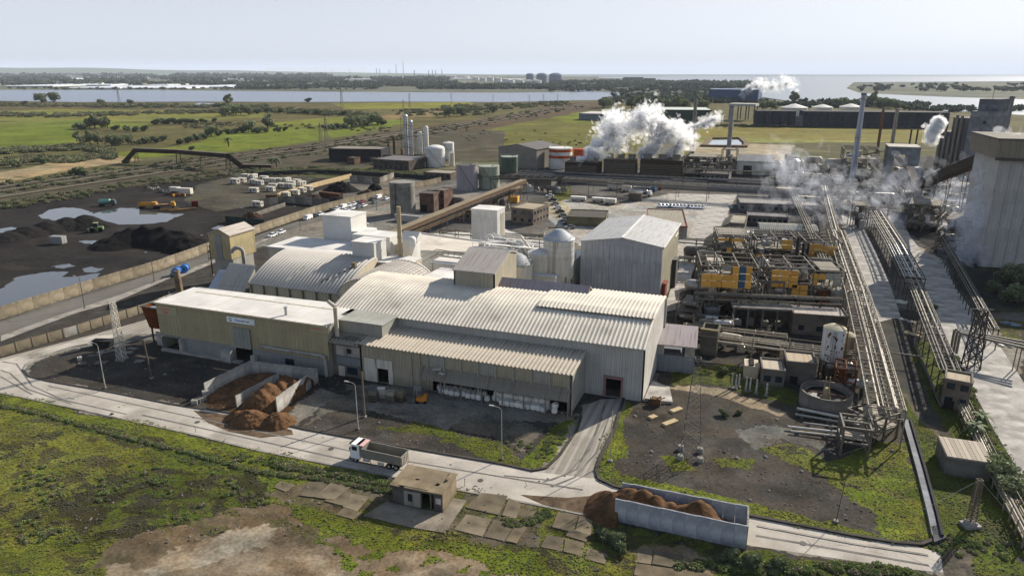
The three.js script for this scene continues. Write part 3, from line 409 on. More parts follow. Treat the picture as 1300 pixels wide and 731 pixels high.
{ // first vault (dark-fronted) behind the beige hall
  const t = thing('vaulted_shed', 'broad grey ribbed vault behind the beige hall, dusted white with dark front bays', 'shed');
  const x0 = -123.5, x1 = -95, zf = -140, zb = -156.5, n = 14, prof = Array.from({ length: n + 1 }, (_, i) => { const a = i / n; return [zf + (zb - zf) * a, 8 + 5.6 * Math.sin(Math.pow(a, 0.85) * Math.PI / 2)]; });
  obj('roof', flatN(ribbed(x0, x1, 29, prof, 0.3)), mat('#cac5bf', { tex: 'dust', rough: 0.8, side: true }), t);
  const ends = [[-zf, 0], ...prof.map(([z, y]) => [-z, y - 0.08]), [-zb, 0]];
  obj('end_wall', wallX(ends, [], x1 - 0.1), CREAMROOF, t); obj('end_wall', wallX(ends, [], x0 + 0.4), PALECLAD, t);
  obj('front_wall', bx(x1 - x0 - 0.2, 7.8, 0.3, (x0 + x1) / 2, 0, zf - 0.6), PALECLAD, t);
  const cg = fin(bx(0.4, 7.9, 0.5)); for (let i = 0; i <= 7; i++) piece('column', cg, CONCD, t, [x0 + 0.4 + (x1 - x0 - 0.8) * i / 7, 0, zf - 0.3]);
  obj('roof_pipe', bar([-108.6, 11.4, -136], [-106.6, 14, -141], 0.16, 8), CABW, t);
  obj('roof_duct', [bx(1.0, 1.2, 1.0, -97.5, 12.6, -149), ...pipe([[-97.5, 12.7, -149], [-103, 9.9, -142.5]], 0.3, 6)], mat('#857a6a', { tex: 'stain' }), t);
}
{ // flat white-dusted process building behind it, with its towers
  const t = thing('process_building', 'flat-roofed process building white with dust, carrying two white box towers', 'factory');
  obj('wall', [bx(33, 12.9, 13, -114.8, 0, -164.6)], CREAMROOF, t);
  obj('roof', [bx(33.4, 0.3, 13.4, -114.8, 12.9, -164.6)], DUSTROOF, t);
  obj('tower', [bx(9.6, 20, 8.4, -117.4, 0, -176), bx(4.4, 16.0, 6.5, -110.4, 0, -175.4)], WHITE, t);
  obj('tower_roof', [bx(9.9, 0.25, 8.7, -117.4, 20, -176)], DUSTROOF, t);
  obj('tower', [bx(6.6, 17.4, 6.2, -98.6, 0, -158.4)], mat('#d8d6d2', { tex: 'dust', rough: 0.85 }), t);
  obj('tower_roof', [bx(6.9, 0.25, 6.5, -98.6, 17.4, -158.4)], DUSTROOF, t);
  obj('penthouse', [bx(12, 16.6, 7, -103, 0, -170), bx(4.2, 15.6, 5, -93.5, 0, -171)], WHITE, t);
  obj('penthouse_roof', prismX([[0, 0], [5, 0], [2.5, 2.2]], 5, -92.5, 15.6, -168.5), DUSTROOF, t);
  obj('stack', [cyl(0.55, 0.65, 14, -92.2, 12, -163.5, 12), cyl(0.75, 0.75, 0.3, -92.2, 17.6, -163.5, 12)], mat('#ad9f84', { tex: 'stain' }), t);
  obj('cyclone', [lathe([[0.1, 0], [1.2, 2.6], [1.2, 4.2], [0.9, 4.8], [0, 5]], 12, -90, 12.6, -166)], WHITE, t);
  obj('block', [bx(9, 12.2, 8, -90.8, 0, -160.4)], CREAMROOF, t);
  obj('block_roof', [bx(9.2, 0.25, 8.2, -90.8, 12.2, -160.4)], DUSTROOF, t);
  obj('gutter', bx(33, 0.3, 0.35, -114.8, 12.55, -158.0), GALV, t);
}
{ // second vault, axis away from the viewer
  const t = thing('small_vaulted_shed', 'smaller grey vault between the first vault and the long cream hall', 'shed');
  const n = 14, half = 8.4, xc = -88.4, zf = -140, zb = -158.4, pr = Array.from({ length: n + 1 }, (_, i) => { const a = Math.PI * i / n; return [xc - half * Math.cos(a), 7.6 + 5.3 * Math.sin(a) * 0.98]; });
  const g = grid(n, 24, (u, v) => { const [x, y] = pr[Math.round(u * n)]; return [x, y + (Math.round(v * 24) % 2 ? 0.12 : 0), zf + (zb - zf) * v]; });
  obj('roof', flatN(g), mat('#bdb7b1', { tex: 'dust', rough: 0.8, side: true }), t);
  const lon = []; for (let i = 1; i < 28; i++) { const a = Math.PI * i / 28; lon.push(bx(0.12, 0.14, 18.4, xc - half * Math.cos(a), 7.68 + 5.3 * Math.sin(a) * 0.98, (zf + zb) / 2)); }
  obj('roof_rib', lon, mat('#b0aaa4', { tex: 'dust', rough: 0.8 }), t);
  obj('end_wall', wallZ([[xc - half, 0], [xc + half, 0], ...[...pr].reverse().map(([x, y]) => [x, y - 0.1])], [], zf - 0.1), CREAMROOF, t);
  obj('end_wall', wallZ([[xc - half, 0], [xc + half, 0], ...[...pr].reverse().map(([x, y]) => [x, y + 0.25])], [], zb - 0.1, 0.4), DUSTROOF, t);
  obj('side_wall', [bx(0.3, 7.6, 18.2, xc + half - 0.2, 0, -149.2), bx(0.3, 7.6, 18.2, xc - half + 0.2, 0, -149.2)], WHITE, t);
}
{ // flat dusty roofs filling the middle
  const t = thing('low_annex', 'low white-dusted flat roofs behind the long cream hall, crossed by walkways', 'annex');
  obj('wall', [bx(15, 10.6, 18, -72.2, 0, -153), bx(26, 10.2, 30, -62, 0, -180)], WHITE, t);
  obj('roof', [bx(15.3, 0.25, 18.3, -72.2, 10.6, -153), bx(26.3, 0.25, 30.3, -62, 10.2, -180)], DUSTROOF, t);
}
{
  const t = thing('flat_warehouse', 'wide low flat-roofed building white with dust, behind the vaults', 'warehouse');
  const P = [q(503, 318, 8), q(607, 322, 8), q(622, 309, 8), q(528, 296, 8)];
  obj('wall', slab(P, 0, 7.9), WHITE, t); obj('roof', slab(P.map(([x, z]) => [x + 0.01 * (x + 82), z]), 7.9, 8.15), mat('#d9d0c4', { tex: 'dust', rough: 0.9 }), t);
  obj('parapet', ribbon([P[0], P[1], P[2], P[3], P[0]], 0.3, 0.4, 8.1), WHITE, t);
}
{
  const t = thing('canopy_shed', 'small open shed with rounded white roof beside the small vault', 'shed');
  const a = q(537, 336, 9), z = a[1];
  obj('roof', [bx(13, 0.4, 9, -77, 11.2, -168)], DUSTROOF, t); const g = fin(cyl(0.2, 0.2, 11, 0, 0, 0, 8)); for (const [i, j] of [[0, 0], [1, 0], [0, 1], [1, 1]]) piece('post', g, CABW, t, [-83 + 12 * i, 0.1, -172 + 8 * j]);
  obj('conveyor_frame', [...pipe([[-84, 13.8, -160], [-82.6, 14.6, -166], [-66, 13.6, -166]], 0.12, 4), ...pipe([[-84, 12.4, -160], [-82.6, 13.2, -166], [-66, 12.2, -166]], 0.12, 4), ...Array.from({ length: 11 }, (_, i) => bar([-82.6 + i * 1.6, 13.2 - i * 0.1, -166], [-81.8 + i * 1.6, 14.6 - i * 0.1, -166], 0.08)), bx(17, 0.1, 1.2, -74.3, 12.6, -166.5)], STEEL, t);
}
{ // gabled roof house and its low wing
  const t = thing('roof_house', 'tall beige gabled metal house standing on the long hall with grey pitched roof', 'building');
  const x0 = -64.8, x1 = -55, zf = -138.4, zb = -152.5, zr = -148, e = 17.7, r = 20.6;
  const out = [[-zf, 11], [-zf, e], [-zr, r], [-zb, r - 1.2], [-zb, 11]];
  obj('wall', [wallX(out, [], x1), wallX(out, [], x0 + 0.3), wallZ([[x0, 11], [x1, 11], [x1, e], [x0, e]], [], zf), bx(9.6, 8.4, 0.3, -59.9, 11, zb + 0.2)], BEIGE2, t);
  obj('roof', prismX([[-zf - 0.25, e - 0.05], [-zr, r], [-zb + 0.2, r - 1.3], [-zb + 0.2, r - 1.0], [-zr, r + 0.3], [-zf - 0.25, e + 0.22]], x1 - x0 + 0.5, -59.9), GREYROOF, t);
  obj('window', bx(0.12, 1.2, 0.8, x1 + 0.03, 12.6, -140.4), GLASS, t);
}
{
  const t = thing('ridge_house', 'long low gabled monitor with purplish grey roof on top of the long hall', 'building');
  const x0 = -54.7, x1 = -34.8, zf = -138.6, zr = -143, zb = -147.5;
  const out = [[-zf, 12], [-zf, 12.6], [-zr, 15.6], [-zb, 12.6], [-zb, 12]];
  obj('wall', [wallX(out, [], x1), wallX(out, [], x0 + 0.3), bx(x1 - x0 - 0.1, 1.2, 0.3, (x0 + x1) / 2, 11.4, zf - 0.2)], mat('#b5a06f', { tex: 'clad', rough: 0.7 }), t);
  obj('roof', prismX([[-zf - 0.3, 12.4], [-zr, 15.6], [-zb + 0.3, 12.4], [-zb + 0.3, 12.7], [-zr, 15.9], [-zf - 0.3, 12.7]], x1 - x0 + 0.5, (x0 + x1) / 2), mat('#a59ba0', { tex: 'stain', rough: 0.7 }), t);
  obj('gable_base', bx(0.3, 3.5, 9, x1 - 0.3, 9.2, -143), mat('#b5a06f', { tex: 'clad', rough: 0.7 }), t);
}
{ // the big grey storage hall
  const t = thing('storage_hall', 'tall box-shaped grey metal storage hall with low pitched roof and white ridge strip', 'storage hall');
  const x0 = -46.5, x1 = -24.8, zf = -180, zb = -212, e = 16.6, r = 18.3, xa = -35.4;
  const out = [[x0, 0], [x1, 0], [x1, e], [xa, r], [x0, e]];
  obj('front_wall', wallZ(out, [], zf), mat('#b9bcc0', { tex: 'clad', rough: 0.5, bump: 0.04, bumpTex: 'clad' }), t); obj('back_wall', wallZ(out, [], zb + 0.3), GREYCLAD, t);
  obj('side_wall', [bx(0.3, e - 0.05, 31.6, x1 - 0.16, 0, -196)], mat('#a8a189', { tex: 'clad', rough: 0.6 }), t); obj('side_wall', [bx(0.3, e - 0.05, 31.6, x0 + 0.16, 0, -196)], GREYCLAD, t);
  obj('roof', prism([[x0 - 0.3, e], [xa, r + 0.05], [x1 + 0.3, e], [x1 + 0.3, e + 0.25], [xa, r + 0.3], [x0 - 0.3, e + 0.25]], 32.6, 0, 0, -196), mat('#b4b5b8', { tex: 'stain', rough: 0.5, metal: 0.2 }), t);
  obj('ridge_strip', [bx(0.6, 0.12, 32.6, xa, r + 0.3, -196), bx(0.3, 0.4, 32.6, x1 + 0.35, e - 0.05, -196), bx(21.8, 0.3, 0.2, (x0 + x1) / 2, 0, zf + 0.1)], WHITE, t);
  obj('door_tower', [bx(0.9, 6, 3.4, x1 + 0.5, 0, -184), bx(1.1, 0.5, 3.8, x1 + 0.6, 6, -184)], mat('#8a4a44', { tex: 'stain' }), t);
  obj('door_tower', [bx(1.2, 8, 4, x1 + 0.6, 0, -203), bx(1.4, 0.4, 4.4, x1 + 0.7, 8, -203)], DARKSTEEL, t);
  obj('side_vent', [bx(0.2, 0.4, 6, x1 + 0.06, 14.2, -207)], WHITE, t);
  const seam = []; for (let i = 1; i < 14; i++) seam.push(bx(0.06, 16, 0.06, x0 + (x1 - x0) * i / 14, 0.3, zf + 0.02)); obj('wall_seam', seam, GREYCLAD, t);
}
function ladder(x, z, y0, y1, nx = 0, nz = 1) { const o = []; for (const s of [-0.25, 0.25]) o.push(bar([x + nz * s, y0, z + nx * s], [x + nz * s, y1, z + nx * s], 0.04)); for (let y = y0 + 0.5; y < y1; y += 0.6) o.push(bar([x - nz * 0.25, y, z - nx * 0.25], [x + nz * 0.25, y, z + nx * 0.25], 0.03)); return o; }
function railing(cx, cz, y, r, n = 16) { const o = []; for (let i = 0; i < n; i++) { const a = i / n * 2 * Math.PI, b = (i + 1) / n * 2 * Math.PI, P = (t, h) => [cx + r * Math.cos(t), y + h, cz + r * Math.sin(t)]; o.push(bar(P(a, 0), P(a, 1.05), 0.035), bar(P(a, 1.05), P(b, 1.05), 0.035), bar(P(a, 0.55), P(b, 0.55), 0.03)); } return o; }
{ // hopper silo and tanks beside the storage hall
  const [x, z] = [-50.2, -171.5];
  const t = thing('silo', 'white round silo with conical hopper bottom beside the grey storage hall', 'silo', [x, z]);
  obj('shell', lathe([[0.6, 4.2], [4.0, 9], [4.0, 19]], 28), mat('#d6d5d1', { tex: 'stain', rough: 0.5 }), t);
  obj('roof', lathe([[4.15, 18.9], [4.15, 19.1], [1.2, 21.3], [0, 21.3]], 28), mat('#a4abb5', { tex: 'dust', rough: 0.6 }), t);
  obj('hoop', [5, 6, 7, 8].map((k) => cyl(4.06, 4.06, 0.12, 0, 7 + k * 1.5, 0, 28, true)), GALV, t);
  const g = fin(cyl(0.2, 0.2, 9.6, 0, 0, 0, 8)); for (let i = 0; i < 8; i++) piece('leg', g, STEEL, t, [4.1 * Math.cos(i * Math.PI / 4), 0, 4.1 * Math.sin(i * Math.PI / 4)]);
  obj('ladder', ladder(0, 4.2, 0, 19), DARKSTEEL, t);
  obj('railing', railing(0, 0, 19.2, 3.9), CABW, t);
  obj('stair_frame', [...pipe([[-4.6, 4, 2], [-4.6, 19, 2]], 0.08), ...pipe([[5, 4, 1.5], [5, 16, 1.5]], 0.1)], DARKSTEEL, t);
}
{
  const t = thing('storage_tank', 'squat white tank with grey conical roof in front of the hopper silo', 'tank', [-58.2, -161]);
  obj('shell', cyl(4.1, 4.1, 14.5, 0, 0, 0, 28), CABW, t); obj('roof', lathe([[4.25, 14.4], [4.25, 14.6], [1.6, 16.6], [0, 16.8]], 28), mat('#8f969c', { tex: 'stain', rough: 0.6 }), t); obj('railing', railing(0, 0, 14.6, 4), GALV, t);
  const s = thing('storage_tank', 'white ribbed tank squeezed between the squat tank and the hopper silo', 'tank', [-54.6, -170]);
  obj('shell', [cyl(3.3, 3.3, 15.4, 0, 0, 0, 24), ...[6, 8, 10, 12, 14].map((y) => cyl(3.36, 3.36, 0.12, 0, y, 0, 24, true))], CABW, s); obj('roof', lathe([[3.4, 15.4], [0, 16.4]], 24), DUSTROOF, s); obj('railing', railing(0, 0, 15.6, 3.2), GALV, s);
  const c = thing('storage_tank', 'slim white tank half hidden behind the beige roof house', 'tank', [-63.2, -158]);
  obj('shell', cyl(2.1, 2.1, 15.2, 0, 0, 0, 20), WHITE, c); obj('roof', lathe([[2.2, 15.2], [1.2, 16.6], [0, 16.9]], 20), WHITE, c);
}
{ // dusty roof plant: pipes, fans and walkways between the tanks and the white box
  const t = thing('roof_machinery', 'tangle of dusty pipes, fans and walkways on the roof behind the gabled house', 'machinery', [-67, -184, 10.4]);
  for (let k = 0; k < 3; k++) obj('walkway', [bx(22, 0.15, 1.2, 0, 2.2 + k * 0.5, -8 + k * 6, -0.02 * k), ...pipe([[-11, 3.4 + k * 0.5, -7.5 + k * 6], [11, 3.4 + k * 0.5, -7.5 + k * 6]], 0.05), ...Array.from({ length: 12 }, (_, i) => bar([-11 + 2 * i, 0, -7.5 + k * 6], [-11 + 2 * i, 3.4 + k * 0.5, -7.5 + k * 6], 0.06))], WHITE, t);
  for (let i = 0; i < 9; i++) obj('pipe', pipe([[rr(-11, -6), rr(1, 3.5), rr(-10, 8)], [rr(-4, 4), rr(1, 4), rr(-10, 8)], [rr(5, 11), rr(0.5, 3), rr(-10, 8)]], rr(0.2, 0.5), 8), pick([WHITE, CABW, GALV]), t);
  for (let i = 0; i < 7; i++) obj('fan_housing', [bx(rr(1.2, 2.6), rr(0.8, 2), rr(1.2, 2.4), -10 + i * 3.2, 0, rr(-6, 7)), cyl(0.8, 0.8, 0.9, -9 + i * 3.1, 1.6, rr(-5, 5), 12)], pick([WHITE, CABW, DARKSTEEL, GALV]), t);
  obj('duct', [cyl(0.5, 0.5, 3, -10, 0, -4, 10), new THREE.TorusGeometry(0.9, 0.45, 8, 12, Math.PI).translate(-9.1, 3, -4)], WHITE, t);
}
{
  const P = q(617, 313, 0), t = thing('box_tower', 'square white ribbed box tower rising behind the dusty roof machinery', 'tower', [-92, -226]);
  obj('wall', bx(9.6, 14.6, 7.5), mat('#d8d7d3', { tex: 'clad', rough: 0.7 }), t); obj('roof', bx(9.9, 0.3, 7.8, 0, 14.6, 0), WHITE, t); obj('side_panel', bx(0.2, 12.5, 3, 4.85, 0.6, -1.2), BEIGE2, t);
}
{
  const t = thing('dark_shed', 'dark low pitched shed beside the dusty roof machinery', 'shed', [-62, -205]);
  obj('roof', prism([[-8, 0], [8, 0], [8, 6.2], [0, 7.6], [-8, 6.2]], 22, 0, 0, 0), mat('#6d675d', { tex: 'stain', rough: 0.9 }), t); obj('roof_strip', bx(0.7, 0.1, 22.2, 0, 7.6, 0), WHITE, t);
}
{ // beige bucket-elevator house at the left end, with sloping chute roofs
  const t = thing('elevator_house', 'beige gabled house on a grey base at the left end of the vault', 'building');
  const x0 = -151, x1 = -143.5, zf = -157, zb = -167.5, e = 15.4, r = 17, xa = -147;
  const out = [[x0, 8.4], [x1, 8.4], [x1, e], [xa, r], [x0, e]];
  obj('wall', [wallZ(out, [], zf), wallZ(out, [], zb + 0.3), bx(0.3, 7, 10, x1 - 0.2, 8.4, -162.2), bx(0.3, 7, 10, x0 + 0.2, 8.4, -162.2)], mat('#c4b386', { tex: 'clad', rough: 0.6 }), t);
  obj('roof', prism([[x0 - 0.3, e - 0.1], [xa, r], [x1 + 0.3, e - 0.1], [x1 + 0.3, e + 0.15], [xa, r + 0.3], [x0 - 0.3, e + 0.15]], 11, 0, 0, -162.2), GREYROOF, t);
  obj('base', [bx(6.6, 8.4, 8.6, -147, 0, -162)], PALECLAD, t);
  obj('dark_panel', [bx(2.2, 7.4, 0.15, -147.6, 8.2, zf + 0.1)], GREYCLAD, t);
  obj('elbow_duct', [new THREE.TorusGeometry(1.5, 0.55, 8, 14, Math.PI).rotateY(0.5).translate(-141.6, 10.5, -157.5), cyl(0.55, 0.55, 4, -140.3, 6.6, -158.2, 10)], CONCW, t);
}
{
  const t = thing('chute_roof', 'steep corrugated chute roof slanting down below the beige elevator house', 'roof');
  obj('sheet', [flatN(ribbed(-137.5, -128.6, 12, [[-149.5, 10], [-143.2, 4.2]], 0.12)), bx(8.5, 4.2, 6, -133, 0, -146)], mat('#b9b6b2', { tex: 'stain', rough: 0.7, side: true }), t);
  obj('sheet', [flatN(ribbed(-140.5, -137.6, 4, [[-148.5, 8], [-142.4, 3]], 0.1)), bx(2.8, 3, 5, -139, 0, -145.4)], mat('#b3bac6', { tex: 'dust', rough: 0.7, side: true }), t);
  obj('support', Array.from({ length: 9 }, (_, i) => bar([-137 + i * 1.2, 0, -142], [-137 + i * 1.2, 4, -143.5], 0.1)), CONCD, t);
  obj('machine', [bx(3, 5, 4, -126.8, 0, -146), bx(1.5, 7, 1.5, -126.5, 0, -150), ...pipe([[-127, 7, -145], [-125.6, 9, -149]], 0.3)], DARKSTEEL, t);
}
// ---------- roads, kerbs, pens, foreground ----------
TX.road = dataTex(1024, 512, (u, v) => {
  const n = fbm(u * 8, v * 4, 5, 4), st = fbm(u * 3, v * 22, 3, 1), f = noise(u * 300, v * 150, 300), cr = Math.abs(fbm(u * 6 + 7, v * 3 + 2, 4, 3) - 0.5), j = Math.abs(((u * 8) % 1) - 0.5) > 0.494 || Math.abs(((v * 4) % 1) - 0.5) > 0.49;
  const n2 = clamp(fbm(u * 4 + 20, v * 2 + 5, 4) * 2.6 - 1); const s = 150 + 88 * n - 14 * n2 - 34 * clamp(st * 2.6 - 1.1) + 14 * (f - 0.5) - (cr < 0.0035 ? 55 : 0) - (j ? 16 : 0); return [s, s - 3, s - 9];
}, [40, 20]);
TX.roadZ = dataTex(512, 1024, (v, u) => { const n = fbm(u * 8, v * 4, 5, 4), st = fbm(u * 2, v * 26, 3, 2), f = noise(u * 300, v * 150, 300), cr = Math.abs(fbm(u * 6 + 7, v * 3 + 2, 4, 3) - 0.5); const s = 172 + 50 * n - 46 * clamp(st * 2.8 - 1.2) + 14 * (f - 0.5) - (cr < 0.0035 ? 55 : 0); return [s, s - 3, s - 9]; }, [20, 40]);
const ROAD = mat('#d6d0c8', { tex: 'road', rough: 0.9 }), ROADZ = mat('#c9c3ba', { tex: 'roadZ', rough: 0.9 }), ASPH = mat('#8a8884', { tex: 'roadZ', rough: 0.9 }), KERB = mat('#5d5850', { tex: 'concrete', rough: 0.95 }), KERBW = mat('#b7b0a4', { tex: 'concrete', rough: 0.9 });
const Q = (l, h = 0) => l.map(([u, v]) => q(u, v, h));
struct('road', flat(Q([[-60, 468], [0, 456], [60, 441], [120, 425], [160, 424], [90, 442], [48, 455], [34, 463], [29, 470], [36, 478], [60, 484], [140, 498], [215, 513], [262, 520], [300, 527], [385, 546], [450, 558], [560, 577], [640, 591], [678, 599], [720, 600], [757, 607], [765, 613], [800, 625], [950, 656], [1080, 681], [1165, 694], [1195, 702], [1198, 727], [1150, 722], [955, 693], [860, 675], [770, 659], [690, 642], [580, 621], [440, 593], [330, 572], [245, 551], [100, 519], [0, 498], [-60, 486]]), 0.02), ROAD);
struct('road', flat(Q([[672, 598], [694, 595], [712, 578], [735, 545], [741, 516], [762, 507], [791, 506], [779, 545], [760, 580], [755, 600], [757, 608], [715, 603]]), 0.028), ROADZ);
struct('road', flat(Q([[-60, 468], [0, 455], [120, 424], [203, 401], [205, 410], [215, 432], [196, 424], [160, 424], [120, 426], [0, 458]]), 0.024), ROADZ);
for (const [pts, w, h, m] of [
  [[[262, 519.5], [300, 526], [385, 545], [450, 557], [560, 576], [640, 590], [676, 598]], 0.45, 0.22, KERB],
  [[[676, 598], [693, 595], [711, 578], [733, 546], [738, 530]], 0.4, 0.3, KERB],
  [[[792, 506], [781, 545], [763, 580], [757, 598], [761, 609], [780, 618], [800, 623], [950, 655], [1080, 680], [1140, 690], [1170, 692], [1186, 686]], 0.5, 0.3, KERB],
  [[[29, 470], [36, 478], [60, 484], [140, 498], [215, 513], [258, 520]], 0.35, 0.18, KERB], [[[29, 470], [34, 462], [48, 454], [90, 441], [110, 437]], 0.4, 0.2, KERBW],
  [[[770, 660], [690, 643], [580, 622], [440, 594], [330, 573], [245, 552], [100, 520], [0, 499], [-60, 487]], 0.35, 0.1, KERBW],
  [[[962, 668], [1080, 690], [1165, 703], [1178, 705]], 0.35, 0.1, KERBW]]) struct('kerb', ribbon(Q(pts), w, h), m);

const PENW = mat('#dedad0', { tex: 'concrete', rough: 0.9 });
// precast retaining walls made of upright units
function retaining(t, A, B, h, wUnit = 2.0, m = [PENW, CONCW], holes = true, foot = 0) {
  const dx = B[0] - A[0], dz = B[1] - A[1], L = Math.hypot(dx, dz), n = Math.max(1, Math.round(L / wUnit)), ry = -Math.atan2(dz, dx), w = L / n;
  const s = new THREE.Shape(rect(-w / 2 + 0.012, 0, w / 2 - 0.012, h).map((p) => new THREE.Vector2(...p)));
  if (holes) for (const [a, b] of [[-w / 4, h * 0.62], [w / 4, h * 0.38]]) { const p = new THREE.Path(); p.absarc(a, b, 0.1, 0, 6.283, true); s.holes.push(p); }
  const g = fin(mergeGeometries([new THREE.ExtrudeGeometry(s, { depth: 0.22, bevelEnabled: false, curveSegments: 5 }).translate(0, 0, -0.11), ...(foot ? [bx(w - 0.06, 0.2, foot, 0, 0, foot / 2 + 0.1).toNonIndexed()] : [])]));
  for (let i = 0; i < n; i++) { const f = (i + 0.5) / n; piece('panel', g, m[(i * 7 + (i >> 1)) % m.length], t, [A[0] + dx * f, 0.01 + 0.03 * ((i * 5) % 3), A[1] + dz * f], ry + 0.003 * ((i % 3) - 1)); }
}
function pile(name, label, x0, x1, z0, z1, f, m, seedO = 0, cat = 'soil heap', nu = 84) {
  const nv = Math.round(nu * Math.abs(z1 - z0) / Math.abs(x1 - x0)) + 6;
  const g = grid(nu, nv, (u, v) => { const x = x0 + (x1 - x0) * u, z = z0 + (z1 - z0) * v; const h = f(x, z); return [x + 0.2 * (noise(x * 1.7 + seedO, z * 1.7) - 0.5), h <= 0 ? -0.08 : h + 0.6 * Math.min(1, h) * (fbm(x * 0.7 + seedO, z * 0.8, 5) - 0.5) + 0.22 * (noise(x * 3.2, z * 3.2) - 0.5) + 0.1 * (noise(x * 8, z * 8) - 0.5), z]; });
  return tag(obj(name, g, m), label, cat);
}
const cone = (x, z, cx, cz, r, h, ex = 1) => { const d = Math.hypot((x - cx) / ex, z - cz) / r; return h * 1.08 * Math.max(0, 1 - d * (0.5 + 0.5 * d)); };
const SOIL = mat('#8d694a', { tex: 'soil', rough: 1, bump: 0.12 }), COAL = mat('#232120', { tex: 'soil', rough: 0.95, bump: 0.2 }), COAL2 = mat('#47413a', { tex: 'soil', rough: 1, bump: 0.2 });
{
  const LF = q(260.5, 504), h = 2.9, RF = q(351.5, 524.6), MF = q(300, 517), zb = -113.0 + 5.5;
  const bl = q(317, 458, h), br = q(402, 468.5, h);
  const t = thing('storage_pen', 'three-walled concrete bunker with two bays of brown soil beside the beige hall', 'bunker');
  retaining(t, LF, bl, h); retaining(t, bl, br, h); retaining(t, RF, br, h + 0.2); retaining(t, MF, [MF[0] + (bl[0] - LF[0]) * 0.95, MF[1] + (bl[1] - LF[1]) * 0.95], 2.3);
  obj('pen_floor', slab([LF, RF, br, bl], 0.02, 0.05), mat('#6a4a30', { tex: 'soil', rough: 1 }), t);
  const ux = (bl[0] - LF[0]), uz = (bl[1] - LF[1]), on = (f, g) => [MF[0] + (RF[0] - MF[0]) * g + ux * f, MF[1] + (RF[1] - MF[1]) * g + uz * f];
  const P = [[0.12, 0.5, 4.0, 3.3], [0.32, 0.45, 4.2, 3.6], [0.5, 0.55, 3.4, 3.2], [0.62, 0.75, 2.8, 3.0], [0.75, 0.4, 3.2, 3.1], [0.84, 0.85, 2.6, 2.8], [0.42, 0.85, 3, 2.7]].map(([f, g, r, hh]) => [...on(f, g), r, hh]);
  pile('soil_heap', 'lumpy brown soil heap filling the right bay of the concrete bunker', Math.min(MF[0], bl[0]) - 1, br[0] + 1, br[1] - 1, RF[1] + 2, (x, z) => { const s = ((x - MF[0]) * uz - (z - MF[1]) * ux) / Math.hypot(ux, uz), wd = ((RF[0] - MF[0]) * uz - (RF[1] - MF[1]) * ux) / Math.hypot(ux, uz), f = s / wd; const bk = ((x - RF[0]) * ux + (z - RF[1]) * uz) / (ux * ux + uz * uz); if (f < 0.04 || (f > 0.93 && bk > -0.04) || bk > 0.95) return 0; return Math.max(...P.map((p) => cone(x, z, ...p))); }, SOIL, 3);
  const a = q(326, 536), b = q(300, 528), c = q(352, 537);
  pile('soil_heap', 'brown soil heap spilling onto the road in front of the bunker', a[0] - 7, a[0] + 7.5, a[1] - 4, a[1] + 4.5, (x, z) => Math.max(cone(x, z, a[0] - 1.5, a[1], 3.3, 2.0, 1.4), cone(x, z, c[0], c[1], 3.2, 1.9), cone(x, z, b[0] + 1, b[1] + 0.6, 2.6, 1.3)), SOIL, 8);
  const lb = on(0.62, -0.45);
  pile('soil_heap', 'thin layer of dark brown soil lying in the left bunker bay', lb[0] - 8, lb[0] + 7, lb[1] - 8, lb[1] + 8, (x, z) => { const s = ((x - LF[0]) * uz - (z - LF[1]) * ux), w = ((MF[0] - LF[0]) * uz - (MF[1] - LF[1]) * ux), f = s / w; return f < 0.03 || f > 0.97 ? 0 : Math.max(cone(x, z, lb[0], lb[1], 8, 1.1), cone(x, z, lb[0] + 1, lb[1] - 4, 5, 1.4)); }, SOIL, 21);
  const bt = thing('concrete_blocks', 'row of rough concrete blocks lying at the front corner of the bunker', 'blocks');
  const bg = fin(bx(1.1, 0.9, 0.9)); for (let i = 0; i < 5; i++) { const p = q(247 + i * 3.6, 513 - i * 1.6); piece('block', bg, i % 2 ? CONC : CONCW, bt, [p[0], i === 4 ? 0.85 : 0, p[1]], 0.5 + i * 0.13); }
}
{
  const A = q(780, 660.8), B = q(946.6, 697.7), h = height(946.6, 697.7, 668.4), C2 = q(950.4, 643, h), D = q(790, 612.4, h);
  const t = thing('storage_pen', 'long pale concrete bunker holding brown soil at the end of the front road', 'bunker');
  const PW = [mat('#dadde2', { tex: 'concrete', rough: 0.85 }), mat('#cfd3da', { tex: 'concrete', rough: 0.85 }), mat('#e0e2e5', { tex: 'concrete', rough: 0.85 })];
  retaining(t, A, B, h, 1.6, PW, false); retaining(t, D, C2, h, 1.6, PW, true); retaining(t, B, C2, h + 0.02, 1.6, [CONCW], false);
  const nx = (B[0] - A[0]), nz = (B[1] - A[1]), L = Math.hypot(nx, nz), m = [(D[0] - A[0]), (D[1] - A[1])];
  const on = (f, g) => [A[0] + nx * f + (C2[0] - B[0]) * g, A[1] + nz * f + (C2[1] - B[1]) * g];
  const P = [[-0.02, 0.5, 4.2, 2.6], [0.1, 0.62, 4.4, 3.7], [0.2, 0.6, 3.8, 3.9], [0.3, 0.5, 3.6, 3.6], [0.42, 0.5, 3.6, 3.0], [0.54, 0.45, 3.8, 3.2], [0.64, 0.5, 4.2, 4.1], [0.76, 0.45, 3.6, 2.4], [-0.08, 0.35, 3.4, 2.0], [-0.1, 0.75, 3, 1.8]].map(([f, g, r, hh]) => [...on(f, g), r, hh]);
  const det = (C2[0] - B[0]) * nz - (C2[1] - B[1]) * nx;
  pile('soil_heap', 'brown soil heap in the long pale bunker, spilling from its open end', A[0] - 6, C2[0] + 1, C2[1] - 8, B[1] + 2, (x, z) => { const g = ((x - A[0]) * nz - (z - A[1]) * nx) / det, f = ((x - A[0]) * nx + (z - A[1]) * nz) / (L * L); if (f > 0.03 && (g < 0.05 || g > 0.95)) return 0; return Math.max(...P.map((p) => cone(x, z, ...p))); }, SOIL, 14);
}
